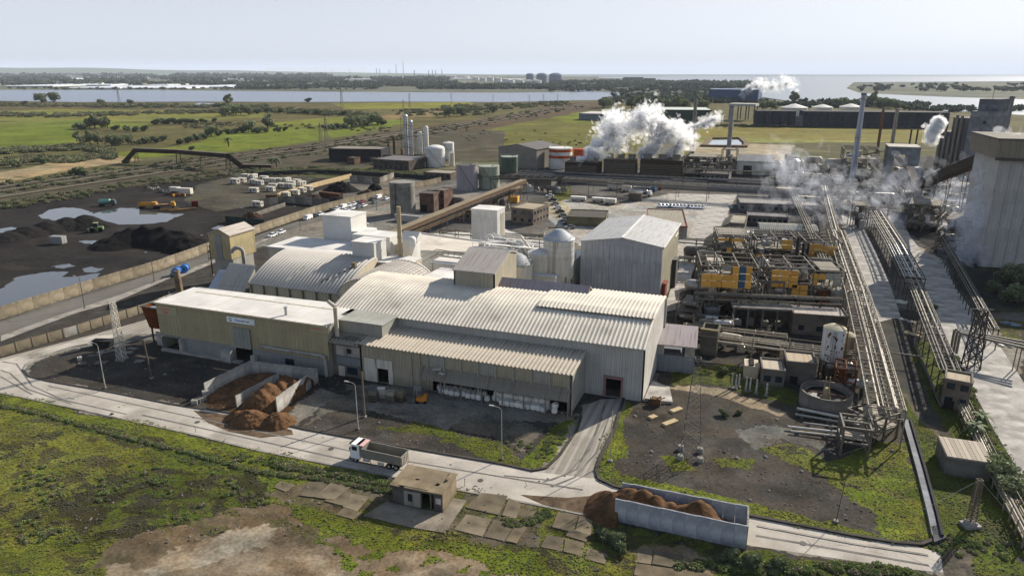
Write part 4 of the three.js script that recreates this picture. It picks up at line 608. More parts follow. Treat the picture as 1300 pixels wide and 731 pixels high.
{ // tipper truck on the front road
  const a = q(447, 590), b = q(497, 601), ry = -Math.atan2(b[1] - a[1], b[0] - a[0]);
  const c = q(478, 592), t = thing('tipper_truck', 'white-cab tipper lorry with long grey empty body parked on the front road', 'truck', [c[0], c[1] - 1.0], ry);
  const TY = mat('#1f1e1d', { rough: 0.9 }), BODY = mat('#8d8b85', { tex: 'stain', rough: 0.6, metal: 0.2 });
  obj('chassis', [bx(8.4, 0.3, 0.9, 0.2, 0.75, 0)], DARKSTEEL, t);
  const cab = obj('cab', [prism([[-4.75, 0.7], [-3.0, 0.7], [-3.0, 3.2], [-4.45, 3.2], [-4.75, 2.1]], 2.3)], mat('#e3e3e1', { rough: 0.35 }), t);
  obj('windscreen', [bar([-4.78, 2.15, 0], [-4.5, 3.0, 0], 0.02), new THREE.BoxGeometry(0.05, 0.95, 2.05).rotateZ(-0.27).translate(-4.64, 2.6, 0)], GLASS, cab);
  for (const s of [-1, 1]) { obj('side_window', bx(0.9, 0.7, 0.04, -3.85, 2.15, s * 1.16), GLASS, cab); obj('mirror', bx(0.1, 0.5, 0.2, -4.6, 2.2, s * 1.35), TY, cab); }
  obj('bumper', bx(0.25, 0.5, 2.3, -4.8, 0.35, 0), mat('#3b3d40', { rough: 0.6 }), cab); obj('sun_visor', bx(0.3, 0.12, 2.2, -4.7, 3.12, 0), TY, cab);
  obj('fuel_tank', [cyl(0.35, 0.35, 1.1, 0, 0, 0, 12).rotateZ(Math.PI / 2).translate(-1.2, 0.85, 1.0)], GALV, t); obj('side_guard', bx(1.1, 0.5, 0.06, 0.9, 0.5, 1.18), CABW, t);
  const body = obj('tipper_body', [bx(7.2, 0.15, 2.4, 1.05, 1.15, 0), bx(7.2, 1.5, 0.1, 1.05, 1.2, 1.2), bx(7.2, 1.5, 0.1, 1.05, 1.2, -1.2), bx(0.1, 1.9, 2.3, -2.5, 1.25, 0), bx(0.1, 1.45, 2.3, 4.6, 1.25, 0), bx(7.3, 0.12, 0.16, 1.05, 2.65, 1.25), bx(7.3, 0.12, 0.16, 1.05, 2.66, -1.25)], BODY, t);
  obj('rib', Array.from({ length: 5 }, (_, i) => bx(0.12, 1.3, 0.1, 4.7, 1.25, -1 + i * 0.5)), CABW, body); obj('load_bed', bx(7.0, 0.04, 2.2, 1.05, 1.3, 0), mat('#5b4a38', { tex: 'soil', rough: 1 }), body);
  obj('cab_guard', bx(1.3, 0.1, 2.2, -2.9, 3.1, 0), mat('#c9a09a', { rough: 0.6 }), body);
  obj('hoist', [cyl(0.25, 0.25, 1.5, -2.75, 1, 0.4, 10), bx(0.3, 1.3, 0.9, -2.8, 1.1, -0.4)], mat('#7a2a26', { rough: 0.6 }), t);
  const wg = fin(new THREE.CylinderGeometry(0.52, 0.52, 0.32, 18).rotateX(Math.PI / 2)), hg = fin(new THREE.CylinderGeometry(0.26, 0.26, 0.36, 12).rotateX(Math.PI / 2));
  for (const x of [-3.8, -1.9 + 4.2, 3.6]) for (const s of [-1, 1]) { const w = piece('wheel', wg, TY, t, [x, 0.52, s * 0.98]); piece('rim', hg, GALV, w, [0, 0, s * 0.02]); }
}
{ // derelict hut
  const h = 3.2, FL = q(497.5, 614, h), FR = q(561, 626, h), BR = q(576.5, 600.8, h), BL = q(515, 591, h), fl = [FL[0], FL[1]];
  const dx = FR[0] - FL[0], dz = FR[1] - FL[1], w = Math.hypot(dx, dz), dp = Math.hypot(BR[0] - FR[0], BR[1] - FR[1]), ry = -Math.atan2(dz, dx);
  const t = thing('derelict_hut', 'derelict flat-roofed block hut with holes in its roof beside the front road', 'hut', fl, ry);
  const HUT = mat('#a8977c', { tex: 'concrete', rough: 0.95, bump: 0.05 }), BLOCK = mat('#98897a', { tex: 'concrete', rough: 0.95, bump: 0.05 });
  obj('front_wall', wallZ(rect(0, 0, w, h - 0.2), [[2.9, 0.9, 4.3, 2.4], [4.6, 0.02, 6.5, 2.6], [7.2, 0.02, 8.0, 2.2]].filter((r) => r[2] < w), 0, 0.25), mat('#746e6a', { tex: 'concrete', rough: 0.95 }), t);
  obj('side_wall', bx(0.25, h - 0.22, dp - 0.3, w - 0.13, 0, -dp / 2 - 0.1), HUT, t); obj('side_wall', bx(0.25, h - 0.22, dp - 0.3, 0.13, 0, -dp / 2 - 0.1), BLOCK, t); obj('back_wall', bx(w - 0.6, h - 0.22, 0.25, w / 2, 0, -dp + 0.13), BLOCK, t);
  obj('inner_wall', [bx(0.2, h - 0.3, dp - 0.6, w * 0.42, 0, -dp / 2), bx(0.2, h - 0.3, dp - 0.6, w * 0.75, 0, -dp / 2)], BLOCK, t);
  const hs = [[1.4, 0.4, 2.2, 1.1], [2.6, 1.9, 3.4, 2.4], [5.9, 1.4, 6.7, 2.2], [7.3, 3.4, 7.7, 4.7], [6.6, 4.5, 7.2, 4.9]].filter((r) => r[2] < w - 0.2 && r[3] < dp);
  const s = new THREE.Shape([[-0.25, -0.3], [1.2, -0.3], [1.5, 0.2], [2.1, 0.25], [2.0, -0.3], [w + 0.2, -0.3], [w + 0.2, dp + 0.1], [-0.2, dp + 0.2]].map((p) => new THREE.Vector2(...p)));
  for (const r of hs.slice(1)) s.holes.push(new THREE.Path([[r[0], r[1]], [r[0] + 0.2, r[3]], [r[2], r[3] - 0.1], [r[2] - 0.1, r[1] + 0.1]].map((p) => new THREE.Vector2(...p))));
  obj('roof', new THREE.ExtrudeGeometry(s, { depth: 0.2, bevelEnabled: false }).rotateX(-Math.PI / 2).translate(0, h - 0.2, 0), HUT, t);
  obj('roof_slab', [bx(w * 0.6, 0.05, 1.6, w * 0.42, h + 0.01, -0.8), bx(0.25, 0.35, 1.9, w - 0.5, h, -dp + 1.4)], mat('#b3a183', { tex: 'concrete', rough: 0.95 }), t);
  obj('window_board', bx(0.8, 0.9, 0.05, w - 0.6, 1.3, 0.03), CABW, t); obj('plaster', bx(2.6, 2.4, 0.06, w * 0.4, 0.1, 0.02), mat('#a09b95', { tex: 'stain' }), t); obj('window', bx(0.7, 1.2, 0.06, w * 0.36, 0.9, 0.07), GLASS, t);
  obj('hut_apron', slab([[-1, 0.2], [-2.5, 4.2], [w * 0.6, 4.6], [w + 2.2, 4.3], [w + 2.2, -dp * 0.7], [w + 0.1, -dp * 0.7], [w + 0.1, 0.2]], 0.02, 0.14), mat('#a59a88', { tex: 'concrete', rough: 0.95 }), t);
}
{ // old concrete floor slabs in the grass
  const cols = ['#8f826c', '#867a64', '#978a73', '#7e7360', '#8c7e66'].map((c) => mat(c, { tex: 'concrete', rough: 0.95, bump: 0.04 }));
  const quads = [
    [[[396, 632], [422, 612], [449, 616], [424, 636]], 'left of the hut'], [[[411, 637], [425, 621], [447, 625], [440, 644]], 'left of the hut'], [[[434, 644], [446, 627], [469, 631], [453, 650]], 'left of the hut'], [[[379, 630], [392, 613], [420, 611], [397, 632]], 'left of the hut'], [[[426, 654], [436, 645], [460, 652], [448, 660]], 'left of the hut'], [[[347, 619], [356, 611], [376, 616], [362, 625]], 'left of the hut'],
    [[[590, 645], [611, 626], [645, 630], [633, 655]], 'right of the hut'], [[[576, 673], [592, 653], [625, 659], [612, 682]], 'right of the hut'], [[[614, 682], [627, 660], [655, 665], [640, 688]], 'right of the hut'], [[[641, 688], [656, 665], [669, 670], [656, 691]], 'right of the hut'], [[[637, 655], [646, 633], [662, 640], [655, 660]], 'right of the hut'],
    [[[700, 670], [709, 650], [735, 655], [728, 677]], 'before the soil spill'], [[[729, 677], [736, 655], [752, 660], [750, 682]], 'before the soil spill'], [[[686, 695], [694, 679], [716, 683], [714, 701]], 'before the soil spill'], [[[715, 701], [718, 684], [742, 690], [740, 707]], 'before the soil spill'], [[[742, 710], [746, 695], [772, 704], [768, 717]], 'before the soil spill'], [[[718, 681], [724, 671], [748, 680], [744, 689]], 'before the soil spill'],
    [[[806, 714], [811, 697], [829, 696], [827, 717]], 'below the long bunker'], [[[828, 717], [831, 699], [868, 706], [866, 724]], 'below the long bunker'], [[[804, 731], [806, 716], [900, 729], [898, 745]], 'below the long bunker'],
  ];
  quads.forEach(([pl, w], i) => { const P = Q(pl), cx = P.reduce((s, p) => s + p[0], 0) / 4, cz = P.reduce((s, p) => s + p[1], 0) / 4; const pts = []; P.forEach((p, k) => { const nx = P[(k + 1) % 4]; for (let j = 0; j < 3; j++) { const f = j / 3; pts.push([(p[0] + (nx[0] - p[0]) * f - cx) * (0.985 + rr(-0.03, 0.01)), (p[1] + (nx[1] - p[1]) * f - cz) * (0.985 + rr(-0.03, 0.01))]); } }); const o = obj('floor_slab', slab(pts, -0.05, 0.05 + rr(0.02, 0.12)), cols[i % 5]); o.position.set(cx, 0, cz); tag(o, `weathered concrete floor slab in the grass ${w}`, 'concrete slab', 'old concrete floor slabs in the grass'); });
}
// lamps, poles, masts
function lamp(base, top, label, { arm = 1.4, dir = -1, group = 'street lamps', m = CONCW } = {}) { const [x, z] = q(...base), h = height(base[0], base[1], top), t = thing('street_lamp', label, 'street lamp', [x, z], 0, group); obj('post', [cyl(0.06, 0.11, h - 0.4, 0, 0, 0, 8), ...pipe([[0, h - 0.45, 0], [dir * 0.4, h - 0.1, 0], [dir * arm, h, 0]], 0.05, 6)], m, t); obj('lamp_head', bx(0.8, 0.14, 0.28, dir * (arm + 0.3), h - 0.05, 0), GALV, t); obj('base_plate', bx(0.45, 0.3, 0.45), CONC, t); return t; }
lamp([133, 492.5], 436, 'curved street lamp at the edge of the gravel island by the left road'); lamp([454.5, 545], 486, 'curved street lamp in front of the office block'); lamp([637, 583.5], 517, 'slim street lamp on the verge in front of the bulk bags');
lamp([107, 391.6], 351, 'street lamp on the verge of the left road nearest the viewer', { m: DARKSTEEL }); lamp([195.4, 357], 321, 'second street lamp along the left road, beyond the concrete chimney', { m: DARKSTEEL }); lamp([265, 332], 299, 'third street lamp along the left road beside the black pole', { m: DARKSTEEL });
lamp([315, 300], 264, 'street lamp along the wall road behind the elevator house', { m: DARKSTEEL }); lamp([381, 292], 262, 'street lamp along the wall road before the white box tower', { m: DARKSTEEL }); lamp([478, 266], 232, 'street lamp along the wall road left of the concrete silo', { m: DARKSTEEL });
function pole(base, top, label, m, r = 0.12, lean = 0, cross = false) { const [x, z] = q(...base), h = height(base[0], base[1], top), t = thing('utility_pole', label, 'pole', [x, z]); obj('shaft', bar([0, 0, 0], [lean, h, 0], r, 8, r * 0.7), m, t); if (cross) obj('cross_arm', [bar([-0.9 + lean, h - 0.5, 0], [0.9 + lean, h - 0.5, 0], 0.07), ...[-0.8, 0, 0.8].map((d) => cyl(0.06, 0.06, 0.25, d + lean, h - 0.45, 0, 6))], m, t); obj('footing', bx(0.6, 0.35, 0.6), CONCW, t); return t; }
pole([462.7, 529.5], 472, 'thick pale concrete pole with white foot in front of the lean-to shed', mat('#8e7f6b', { tex: 'concrete' }), 0.22); pole([192, 480.5], 432, 'leaning wooden pole on the shaded gravel before the beige hall', mat('#75695a', { tex: 'concrete' }), 0.2, -0.6, true);
pole([775, 586], 522, 'slim post beside the ramp to the white gable doorway', mat('#a5a28a', {}), 0.1); pole([1061.6, 663], 593, 'thin dark post on the grass verge of the front road', DARKSTEEL, 0.06, 0.5); pole([270, 349.6], 311, 'black pole beside the left road near the blue reels', mat('#3a322c', { tex: 'rust' }), 0.2, 0, true);
function lattice(t, h, w0, w1, n, r = 0.06, m = GALV, rb = r * 0.7) { const C = (k, f) => { const w = w0 + (w1 - w0) * f; return [(k === 0 || k === 3 ? -1 : 1) * w / 2, h * f, (k < 2 ? -1 : 1) * w / 2]; }; const br = []; for (let k = 0; k < 4; k++) obj('leg', bar(C(k, 0), C(k, 1), r, 4), m, t); for (let i = 0; i < n; i++) for (let k = 0; k < 4; k++) { const a = i / n, b = (i + 1) / n, K = (k + 1) % 4; br.push(bar(C(k, a), C(K, b), rb), bar(C(K, a), C(k, b), rb), bar(C(k, b), C(K, b), rb)); } obj('bracing', br, m, t); }
{
  const P = [q(862, 572.7), q(885, 571), q(892, 585), q(867, 585)], cx = P.reduce((s, p) => s + p[0], 0) / 4, cz = P.reduce((s, p) => s + p[1], 0) / 4, h = height(877, 578, 454);
  const t = thing('lattice_pylon', 'tall slender steel lattice pylon on four round footings in the right yard', 'pylon', [cx, cz], 0.1), w = Math.hypot(P[0][0] - P[1][0], P[0][1] - P[1][1]);
  lattice(t, h, w, 0.9, 9, 0.06, PYLON, 0.034); obj('cross_arm', [...pipe([[-2.2, h - 0.6, 0], [0, h - 0.2, 0], [2.2, h - 0.6, 0]], 0.05), bar([-2.2, h - 0.6, 0], [2.2, h - 0.6, 0], 0.05), bar([-0.4, h * 0.8, 0.4], [1.9, h * 0.82, 0.4], 0.04)], PYLON, t);
  const fg = fin(cyl(0.45, 0.55, 0.8, 0, 0, 0, 14)); for (const [a, b] of [[-1, -1], [1, -1], [1, 1], [-1, 1]]) piece('footing', fg, CONCW, t, [a * w / 2, 0, b * w / 2]);
}
{ const [x, z] = q(1232, 668.5), h = height(1232, 668.5, 609), t = thing('lattice_mast', 'lattice mast on a concrete block at the right end of the front road', 'mast', [x, z], 0.4); lattice(t, h, 0.85, 0.6, 12, 0.06, mat('#8b877c', { tex: 'rust', rough: 0.7 }), 0.04); obj('footing', [bx(2.2, 0.5, 1.6), bx(1.2, 0.4, 1.2, 0, 0.5, 0)], CONCW, t); obj('guy_wire', [bar([0, h, 0], [5.5, 0.1, 7], 0.02), bar([0, h, 0], [-9, 3, 1], 0.02)], GALV, t); }
{ const [x, z] = q(154.4, 457), h = height(154.4, 457, 383), t = thing('lattice_mast', 'thin pale lattice mast on the shaded gravel before the rusty hopper', 'mast', [x, z], 0.2); lattice(t, h, 1.5, 0.8, 11, 0.05, CABW, 0.04); obj('footing', bx(2, 0.4, 2), CONC, t); }
{ // chimney with scaffold, rusty hopper
  const [x, z] = [-131.5, -125.5], t = thing('chimney', 'square brown concrete chimney wrapped in thin scaffold left of the beige hall', 'chimney', [x, z]);
  const h = 14.5; obj('shaft', [bar([0.3, 0, 0], [-0.3, h, 0], 0.85, 4, 0.75)], mat('#94816a', { tex: 'concrete', rough: 0.95, bump: 0.04 }), t);
  const sc = []; for (const [a, b] of [[-2, -1.5], [1.6, -1.5], [-2, 1.5], [1.6, 1.5]]) sc.push(bar([a, 0, b], [a, h * 0.66, b], 0.05)); for (const y of [3, 6, 8.5]) for (const b of [-1.5, 1.5]) sc.push(bar([-2, y, b], [1.6, y, b], 0.04)); obj('scaffold', sc, GALV, t); obj('platform', [bx(3.6, 0.1, 3, -0.2, 6, 0), bx(1.8, 1.0, 0.08, 1.2, 6.1, 1.5)], CONCW, t);
  const k = thing('rusty_hopper', 'rust-brown open hopper bin against the left end of the beige hall', 'hopper', [-129.6, -116.8]);
  const f = new THREE.CylinderGeometry(3.9, 2.7, 5.2, 4, 1, true).rotateY(Math.PI / 4).scale(1, 1, 0.8).translate(0, 6.2, 0);
  obj('bin', [f, bx(3.7, 0.2, 2.9, 0, 3.6, 0)], mat('#83502f', { tex: 'rust', rough: 0.95, side: true }), k); obj('rim', [bx(5.7, 0.3, 0.2, 0, 8.7, 2.25), bx(5.7, 0.3, 0.2, 0, 8.7, -2.25), bx(0.2, 0.3, 4.6, -2.8, 8.7, 0), bx(0.2, 0.3, 4.6, 2.8, 8.7, 0)], DARKSTEEL, k); obj('load', bx(5.2, 0.2, 4.1, 0, 7.9, 0), mat('#9aa3b0', { tex: 'dust' }), k);
  for (const [a, b] of [[-1.6, -1.2], [1.6, -1.2], [-1.6, 1.2], [1.6, 1.2]]) obj('leg', bx(0.3, 3.7, 0.3, a, 0, b), DARKSTEEL, k); obj('support_wall', bx(3.2, 3.2, 0.4, 2.2, 0, 2.2), CONCW, k);
}
{ // odds and ends on the gravel
  const [x, z] = q(132, 440), t = thing('waste_skip', 'dark open waste skip on the gravel island by the left road', 'skip', [x, z], 0.3); obj('body', [prism([[-2, 0.2], [1.6, 0.2], [2.2, 1.6], [-2.4, 1.6]], 1.8), bx(4.7, 0.1, 1.95, -0.1, 1.55, 0)], mat('#3c4448', { tex: 'rust' }), t); obj('lug', [bx(0.2, 0.3, 2.1, 0.6, 1.0, 0)], DARKSTEEL, t);
  const pal = mat('#b9b7b0', { tex: 'concrete' }), P = [[128, 448], [140, 446], [120, 452], [160, 448], [176, 459], [128, 461], [150, 441], [168, 443], [104, 462]];
  P.forEach(([u, v], i) => { const [a, b] = q(u, v), o = obj('concrete_sheet', [bx(rr(1.6, 3.2), 0.18, rr(1, 1.8)), bx(rr(0.8, 1.5), 0.16, rr(0.6, 1.1), 0.6, 0.18, 0.2, 0.5)], [pal, CONC, CONCD][i % 3]); o.position.set(a, 0.02, b); o.rotation.y = rr(-0.7, 0.7); tag(o, 'broken concrete ' + ['flat sheet beside the waste skip', 'wide sheet beside the lattice mast', 'sheet lying furthest left near the white tub', 'sheet nearest the leaning wooden pole on its left', 'sheet in front of the leaning wooden pole', 'sheet lowest below the lattice mast', 'small sheet behind the lattice mast', 'sheet between the mast and the rusty hopper', 'sheet at the sunlit tip near the white tub'][i], 'concrete sheet', 'broken sheets on the gravel island'); });
  const [a, b] = q(101, 458), v = thing('white_bucket', 'white tub standing on the sunlit tip of the gravel island', 'tub', [a, b]); obj('tub', lathe([[0.1, 0], [0.42, 0.05], [0.5, 0.9], [0.44, 0.9], [0.36, 0.1]], 14), CABW, v); obj('lid', cyl(0.3, 0.3, 0.1, 0.2, 0.9, 0, 12), WHITE, v);
}
{ // forklift and pallets in front of the shed
  const [x, z] = q(534, 511), t = thing('forklift', 'orange forklift parked on the shaded apron before the shed', 'forklift', [x, z], 0.3); obj('body', [bx(1.9, 0.8, 1.1, 0.2, 0.4, 0), bx(0.8, 0.7, 1.05, 0.8, 1.0, 0)], mat('#c07f2e', { rough: 0.5 }), t); obj('mast', [bar([-1.0, 0.1, -0.3], [-1.0, 2.4, -0.3], 0.06), bar([-1.0, 0.1, 0.3], [-1.0, 2.4, 0.3], 0.06)], DARKSTEEL, t); obj('overhead_guard', [bx(1.3, 0.06, 1.05, 0.1, 2.1, 0), ...[[-0.5, -0.5], [-0.5, 0.5], [0.7, -0.5], [0.7, 0.5]].map(([a, b]) => bar([a, 1, b], [a, 2.1, b], 0.04))], DARKSTEEL, t); obj('fork', [bx(1.0, 0.05, 0.12, -1.5, 0.15, -0.3), bx(1.0, 0.05, 0.12, -1.5, 0.15, 0.3)], DARKSTEEL, t); const wg = fin(new THREE.CylinderGeometry(0.3, 0.3, 0.25, 12).rotateX(Math.PI / 2)); for (const a of [-0.6, 0.9]) for (const b of [-0.55, 0.55]) piece('wheel', wg, DARK, t, [a, 0.3, b]);
  const lab = ['wooden crate stack on the apron beside the orange forklift', 'grey pallet stack left of the orange forklift', 'white pallet load nearest the office block', 'low stack of boards beside the slim poles'];
  [[508, 509], [496, 510], [484, 504], [474, 509]].forEach(([u, v], i) => { const [a, b] = q(u, v), k = thing('pallet_stack', lab[i], 'pallet stack', [a, b], rr(-0.4, 0.4), 'pallet stacks on the apron'); for (let j = 0; j < 3 + i % 2; j++) obj('pallet', [bx(1.8, 0.1, 1.5, rr(-0.1, 0.1), j * 0.4 + 0.18, 0), bx(1.8, 0.16, 0.15, 0, j * 0.4, 0.6), bx(1.8, 0.16, 0.15, 0, j * 0.4, -0.6)], [mat('#7d7264', { tex: 'concrete' }), CONCD, CABW][i % 3], k); obj('load', bx(1.5, 0.8, 1.2, 0, 3 * 0.4 + (i % 2) * 0.4 - 0.1, 0), [mat('#857863', { tex: 'stain' }), CONC, CABW, CONCD][i], k); });
  const [c, d] = q(841, 528), s = (u, v, L, l) => { const [e, f] = q(u, v), k = thing('board_stack', l, 'stack of boards', [e, f], 0.95); for (let j = 0; j < 3; j++) obj('board', bx(L, 0.12, 1.1, 0.1 * j, 0.13 * j, 0), mat('#c0ae8d', { tex: 'stain' }), k); };
  s(858, 522, 2.6, 'far stack of pale boards on the right yard'); s(850, 538, 3.2, 'near long stack of pale boards on the right yard'); s(828, 531, 1.5, 'short stack of pale boards beside the rubble on the right yard');
  const [e, f] = q(831, 513), g = thing('scrap_heap', 'rusty tangle of frames and timber at the corner of the white gable', 'scrap', [e, f]); for (let i = 0; i < 9; i++) obj('beam', bar([rr(-2, 2), 0.1, rr(-1.2, 1.2)], [rr(-2, 2), rr(0.6, 2.1), rr(-1.2, 1.2)], 0.1), pick([RUST, DARKSTEEL, BRICKM]), g); obj('crate', bx(1.8, 1.3, 1.2, 0.3, 0.1, 0.2), mat('#7d6a50', { tex: 'rust' }), g);
}
// ---------- generic yard things, measured from the photograph ----------
const depthOf = (x, z) => -(z * cY + x * sY) * cP + EYE * sP;
function roundAt(uL, uR, vT, vB) { const u = (uL + uR) / 2, [x, z] = q(u, vB), L = Math.hypot(x, z), r = (uR - uL) / 2 / F * depthOf(x, z) * 1.02; return { p: [x * (1 + r / L), z * (1 + r / L)], r, h: height(u, vB, vT) }; }
function blockAt(A, B, vT, depth) { const a = q(...A), b = q(...B), w = Math.hypot(b[0] - a[0], b[1] - a[1]); return { p: a, ry: -Math.atan2(b[1] - a[1], b[0] - a[0]), w, h: height(B[0], B[1], vT), d: depth }; }
function tank(name, label, cat, [uL, uR, vT, vB], m, { roof = 'cone', roofM = m, bands, rail = true, stair = true, group } = {}) {
  const { p, r, h } = roundAt(uL, uR, vT, vB), t = thing(name, label, cat, p, 0, group);
  obj('shell', cyl(r, r, h, 0, 0, 0, 32), m, t);
  if (roof === 'cone') obj('roof', lathe([[r + 0.1, h - 0.05], [r + 0.1, h + 0.1], [0.4, h + r * 0.3], [0, h + r * 0.3]], 32), roofM, t);
  else if (roof === 'dome') obj('roof', lathe(Array.from({ length: 8 }, (_, i) => [(r + 0.05) * Math.cos(i / 7 * 1.57), h + r * 0.42 * Math.sin(i / 7 * 1.57)]), 32), roofM, t);
  else obj('roof', [cyl(r + 0.08, r + 0.08, 0.2, 0, h, 0, 32), cyl(0.5, 0.5, 0.6, r * 0.4, h + 0.15, 0, 10)], roofM, t);
  for (const [y, hh, bm] of bands || []) obj('band', cyl(r + 0.03, r + 0.03, hh * h, 0, y * h, 0, 32, true), bm, t);
  obj('hoop', cyl(r + 0.05, r + 0.05, 0.1, 0, h * 0.5, 0, 32, true), m, t);
  if (rail) obj('railing', railing(0, 0, h, r, 20), GALV, t);
  if (stair) { const s = []; for (let i = 0; i < 18; i++) { const a = 0.4 + i * 0.085; s.push(bx(1, 0.12, 0.5, (r + 0.5) * Math.cos(a), h * i / 18 + 0.3, (r + 0.5) * Math.sin(a), -a)); } obj('stair', s, DARKSTEEL, t); }
  return t;
}
const winG = {};
function building(name, label, cat, s, { wall = CONC, roof = GREYROOF, style = 'flat', win, winR, door, trim, rise = 0.18, group } = {}) {
  const t = thing(name, label, cat, s.p, s.ry, group), { w, h, d } = s;
  if (style === 'gable') { obj('wall', [prismX([[0, 0], [0, h], [d / 2, h + d * rise], [d, h], [d, 0]], w, w / 2)], wall, t); obj('roof', prismX([[-0.4, h - 0.1], [d / 2, h + d * rise], [d + 0.4, h - 0.1], [d + 0.4, h + 0.15], [d / 2, h + d * rise + 0.28], [-0.4, h + 0.15]], w + 0.8, w / 2), roof, t); }
  else if (style === 'gableX') { obj('wall', [prism([[0, 0], [w, 0], [w, h], [w / 2, h + w * rise], [0, h]], d, 0, 0, -d / 2)], wall, t); obj('roof', prism([[-0.4, h - 0.1], [w / 2, h + w * rise], [w + 0.4, h - 0.1], [w + 0.4, h + 0.15], [w / 2, h + w * rise + 0.28], [-0.4, h + 0.15]], d + 0.8, 0, 0, -d / 2), roof, t); }
  else { obj('wall', bx(w, h, d, w / 2, 0, -d / 2), wall, t); obj('roof', bx(w - 0.5, 0.12, d - 0.5, w / 2, h + 0.01, -d / 2), roof, t); obj('parapet', [bx(w + 0.2, 0.55, 0.3, w / 2, h - 0.1, 0.02), bx(w + 0.2, 0.55, 0.3, w / 2, h - 0.1, -d), bx(0.3, 0.55, d - 0.3, 0.05, h - 0.1, -d / 2), bx(0.3, 0.55, d - 0.3, w - 0.05, h - 0.1, -d / 2)], trim || wall, t); }
  const wg = (winG.a ||= fin(bx(1.3, 1.2, 0.12)));
  const put = (n, rows, L, f) => { for (let j = 0; j < rows; j++) for (let i = 0; i < n; i++) { const [x, z, ry] = f((i + 0.5) / n * L); piece('window', wg, GLASS, t, [x, 1.2 + j * Math.max(2.8, h / rows), z], ry); } };
  if (win) put(win[0], win[1], w, (a) => [a, 0.04, 0]);
  if (winR) put(winR[0], winR[1], d, (a) => [w + 0.04, -a, Math.PI / 2]);
  if (door) obj('door', bx(door, Math.min(h * 0.7, door * 1.1), 0.1, w * 0.3, 0, 0.06), DARK, t);
  return t;
}
function wallRun(name, label, pts, h, m, unit, group, post) {
  const t = thing(name, label, 'wall', [0, 0], 0, group), P = Q(pts);
  for (let k = 0; k + 1 < P.length; k++) { const A = P[k], B = P[k + 1], dx = B[0] - A[0], dz = B[1] - A[1], L = Math.hypot(dx, dz), n = Math.max(1, Math.round(L / unit)), ry = -Math.atan2(dz, dx), g = fin(bx(L / n - 0.06, h, 0.16)), pg = fin(bx(0.3, h + 0.15, 0.34));
    for (let i = 0; i < n; i++) { const f = (i + 0.5) / n; piece('panel', g, m[(i * 5 + k * 3 + (i >> 2)) % m.length], t, [A[0] + dx * f, 0.02 * ((i * 7) % 4), A[1] + dz * f], ry); if (post) piece('post', pg, post, t, [A[0] + dx * i / n, 0, A[1] + dz * i / n], ry); } }
  return t;
}
const WB = ['#b5a78d', '#aea088', '#bbad94', '#a79a82'].map((c) => mat(c, { tex: 'concrete', rough: 0.95 }));
wallRun('boundary_wall', 'long beige precast panel wall between the black yard and the left road', [[-70, 427], [0, 405.5], [100, 374], [200, 343.5], [280, 314], [330, 295], [400, 271], [450, 257.5], [500, 245.5], [560, 232]], 3.3, WB, 4.2, 'precast panel walls');
wallRun('inner_wall', 'lower beige panel wall along the plant side of the left road', [[-60, 468], [0, 452.5], [100, 423], [190, 394], [232, 377]], 2.2, [...WB, CONCW], 3.1, 'precast panel walls', mat('#a79a82', { tex: 'concrete' }));
wallRun('scrapyard_wall', 'light beige wall between the white cabins and the scrapyard', [[352, 252], [404, 236.5], [446, 226]], 2.6, [mat('#c2ae8c', { tex: 'stain' })], 5, 'yard walls'); wallRun('scrapyard_wall', 'grey concrete wall on the near side of the scrapyard', [[330, 262], [364, 257.5], [418, 262]], 3.4, [CONCD, CONC], 5, 'yard walls');
wallRun('scrapyard_wall', 'grey wall at the far right of the scrapyard', [[444, 230.5], [482, 233], [500, 226]], 3.4, [CONC, CONCD], 5, 'yard walls'); wallRun('stockpile_wall', 'low dark wall across the right of the black yard', [[286, 281.5], [336, 287]], 2.6, [mat('#4c5550', { tex: 'concrete' })], 5, 'yard walls'); wallRun('stockpile_wall', 'low grey wall slanting behind the dark yard wall', [[322, 276], [362, 262]], 2, [CONCD], 5, 'yard walls');
wallRun('dark_fence', 'long dark low fence along the hedge behind the white cabins', [[318, 224], [400, 220], [480, 224], [560, 229]], 2.4, [mat('#3c3d3c', { tex: 'concrete' }), mat('#464846', { tex: 'concrete' })], 8);
struct('road', flat(Q([[-60, 427], [0, 408.5], [100, 377], [200, 346], [280, 316.5], [330, 297], [400, 273.3], [450, 259.6], [500, 247.6], [600, 228], [606, 231], [510, 251.5], [420, 275], [345, 299], [300, 317], [260, 333], [200, 356], [150, 374.5], [100, 391], [60, 405], [0, 426.5], [-60, 446]]), 0.03), ASPH);
struct('pavement', flat(Q([[0, 427], [60, 405.5], [100, 391.5], [150, 375], [200, 356.5], [215, 351], [216, 353.4], [152, 381], [146, 384], [100, 396.5], [60, 411], [0, 434]]), 0.12), KERBW);
struct('pavement', flat(Q([[226, 349], [300, 317.5], [345, 299.6], [346, 302], [302, 321], [230, 352]]), 0.12), KERBW);
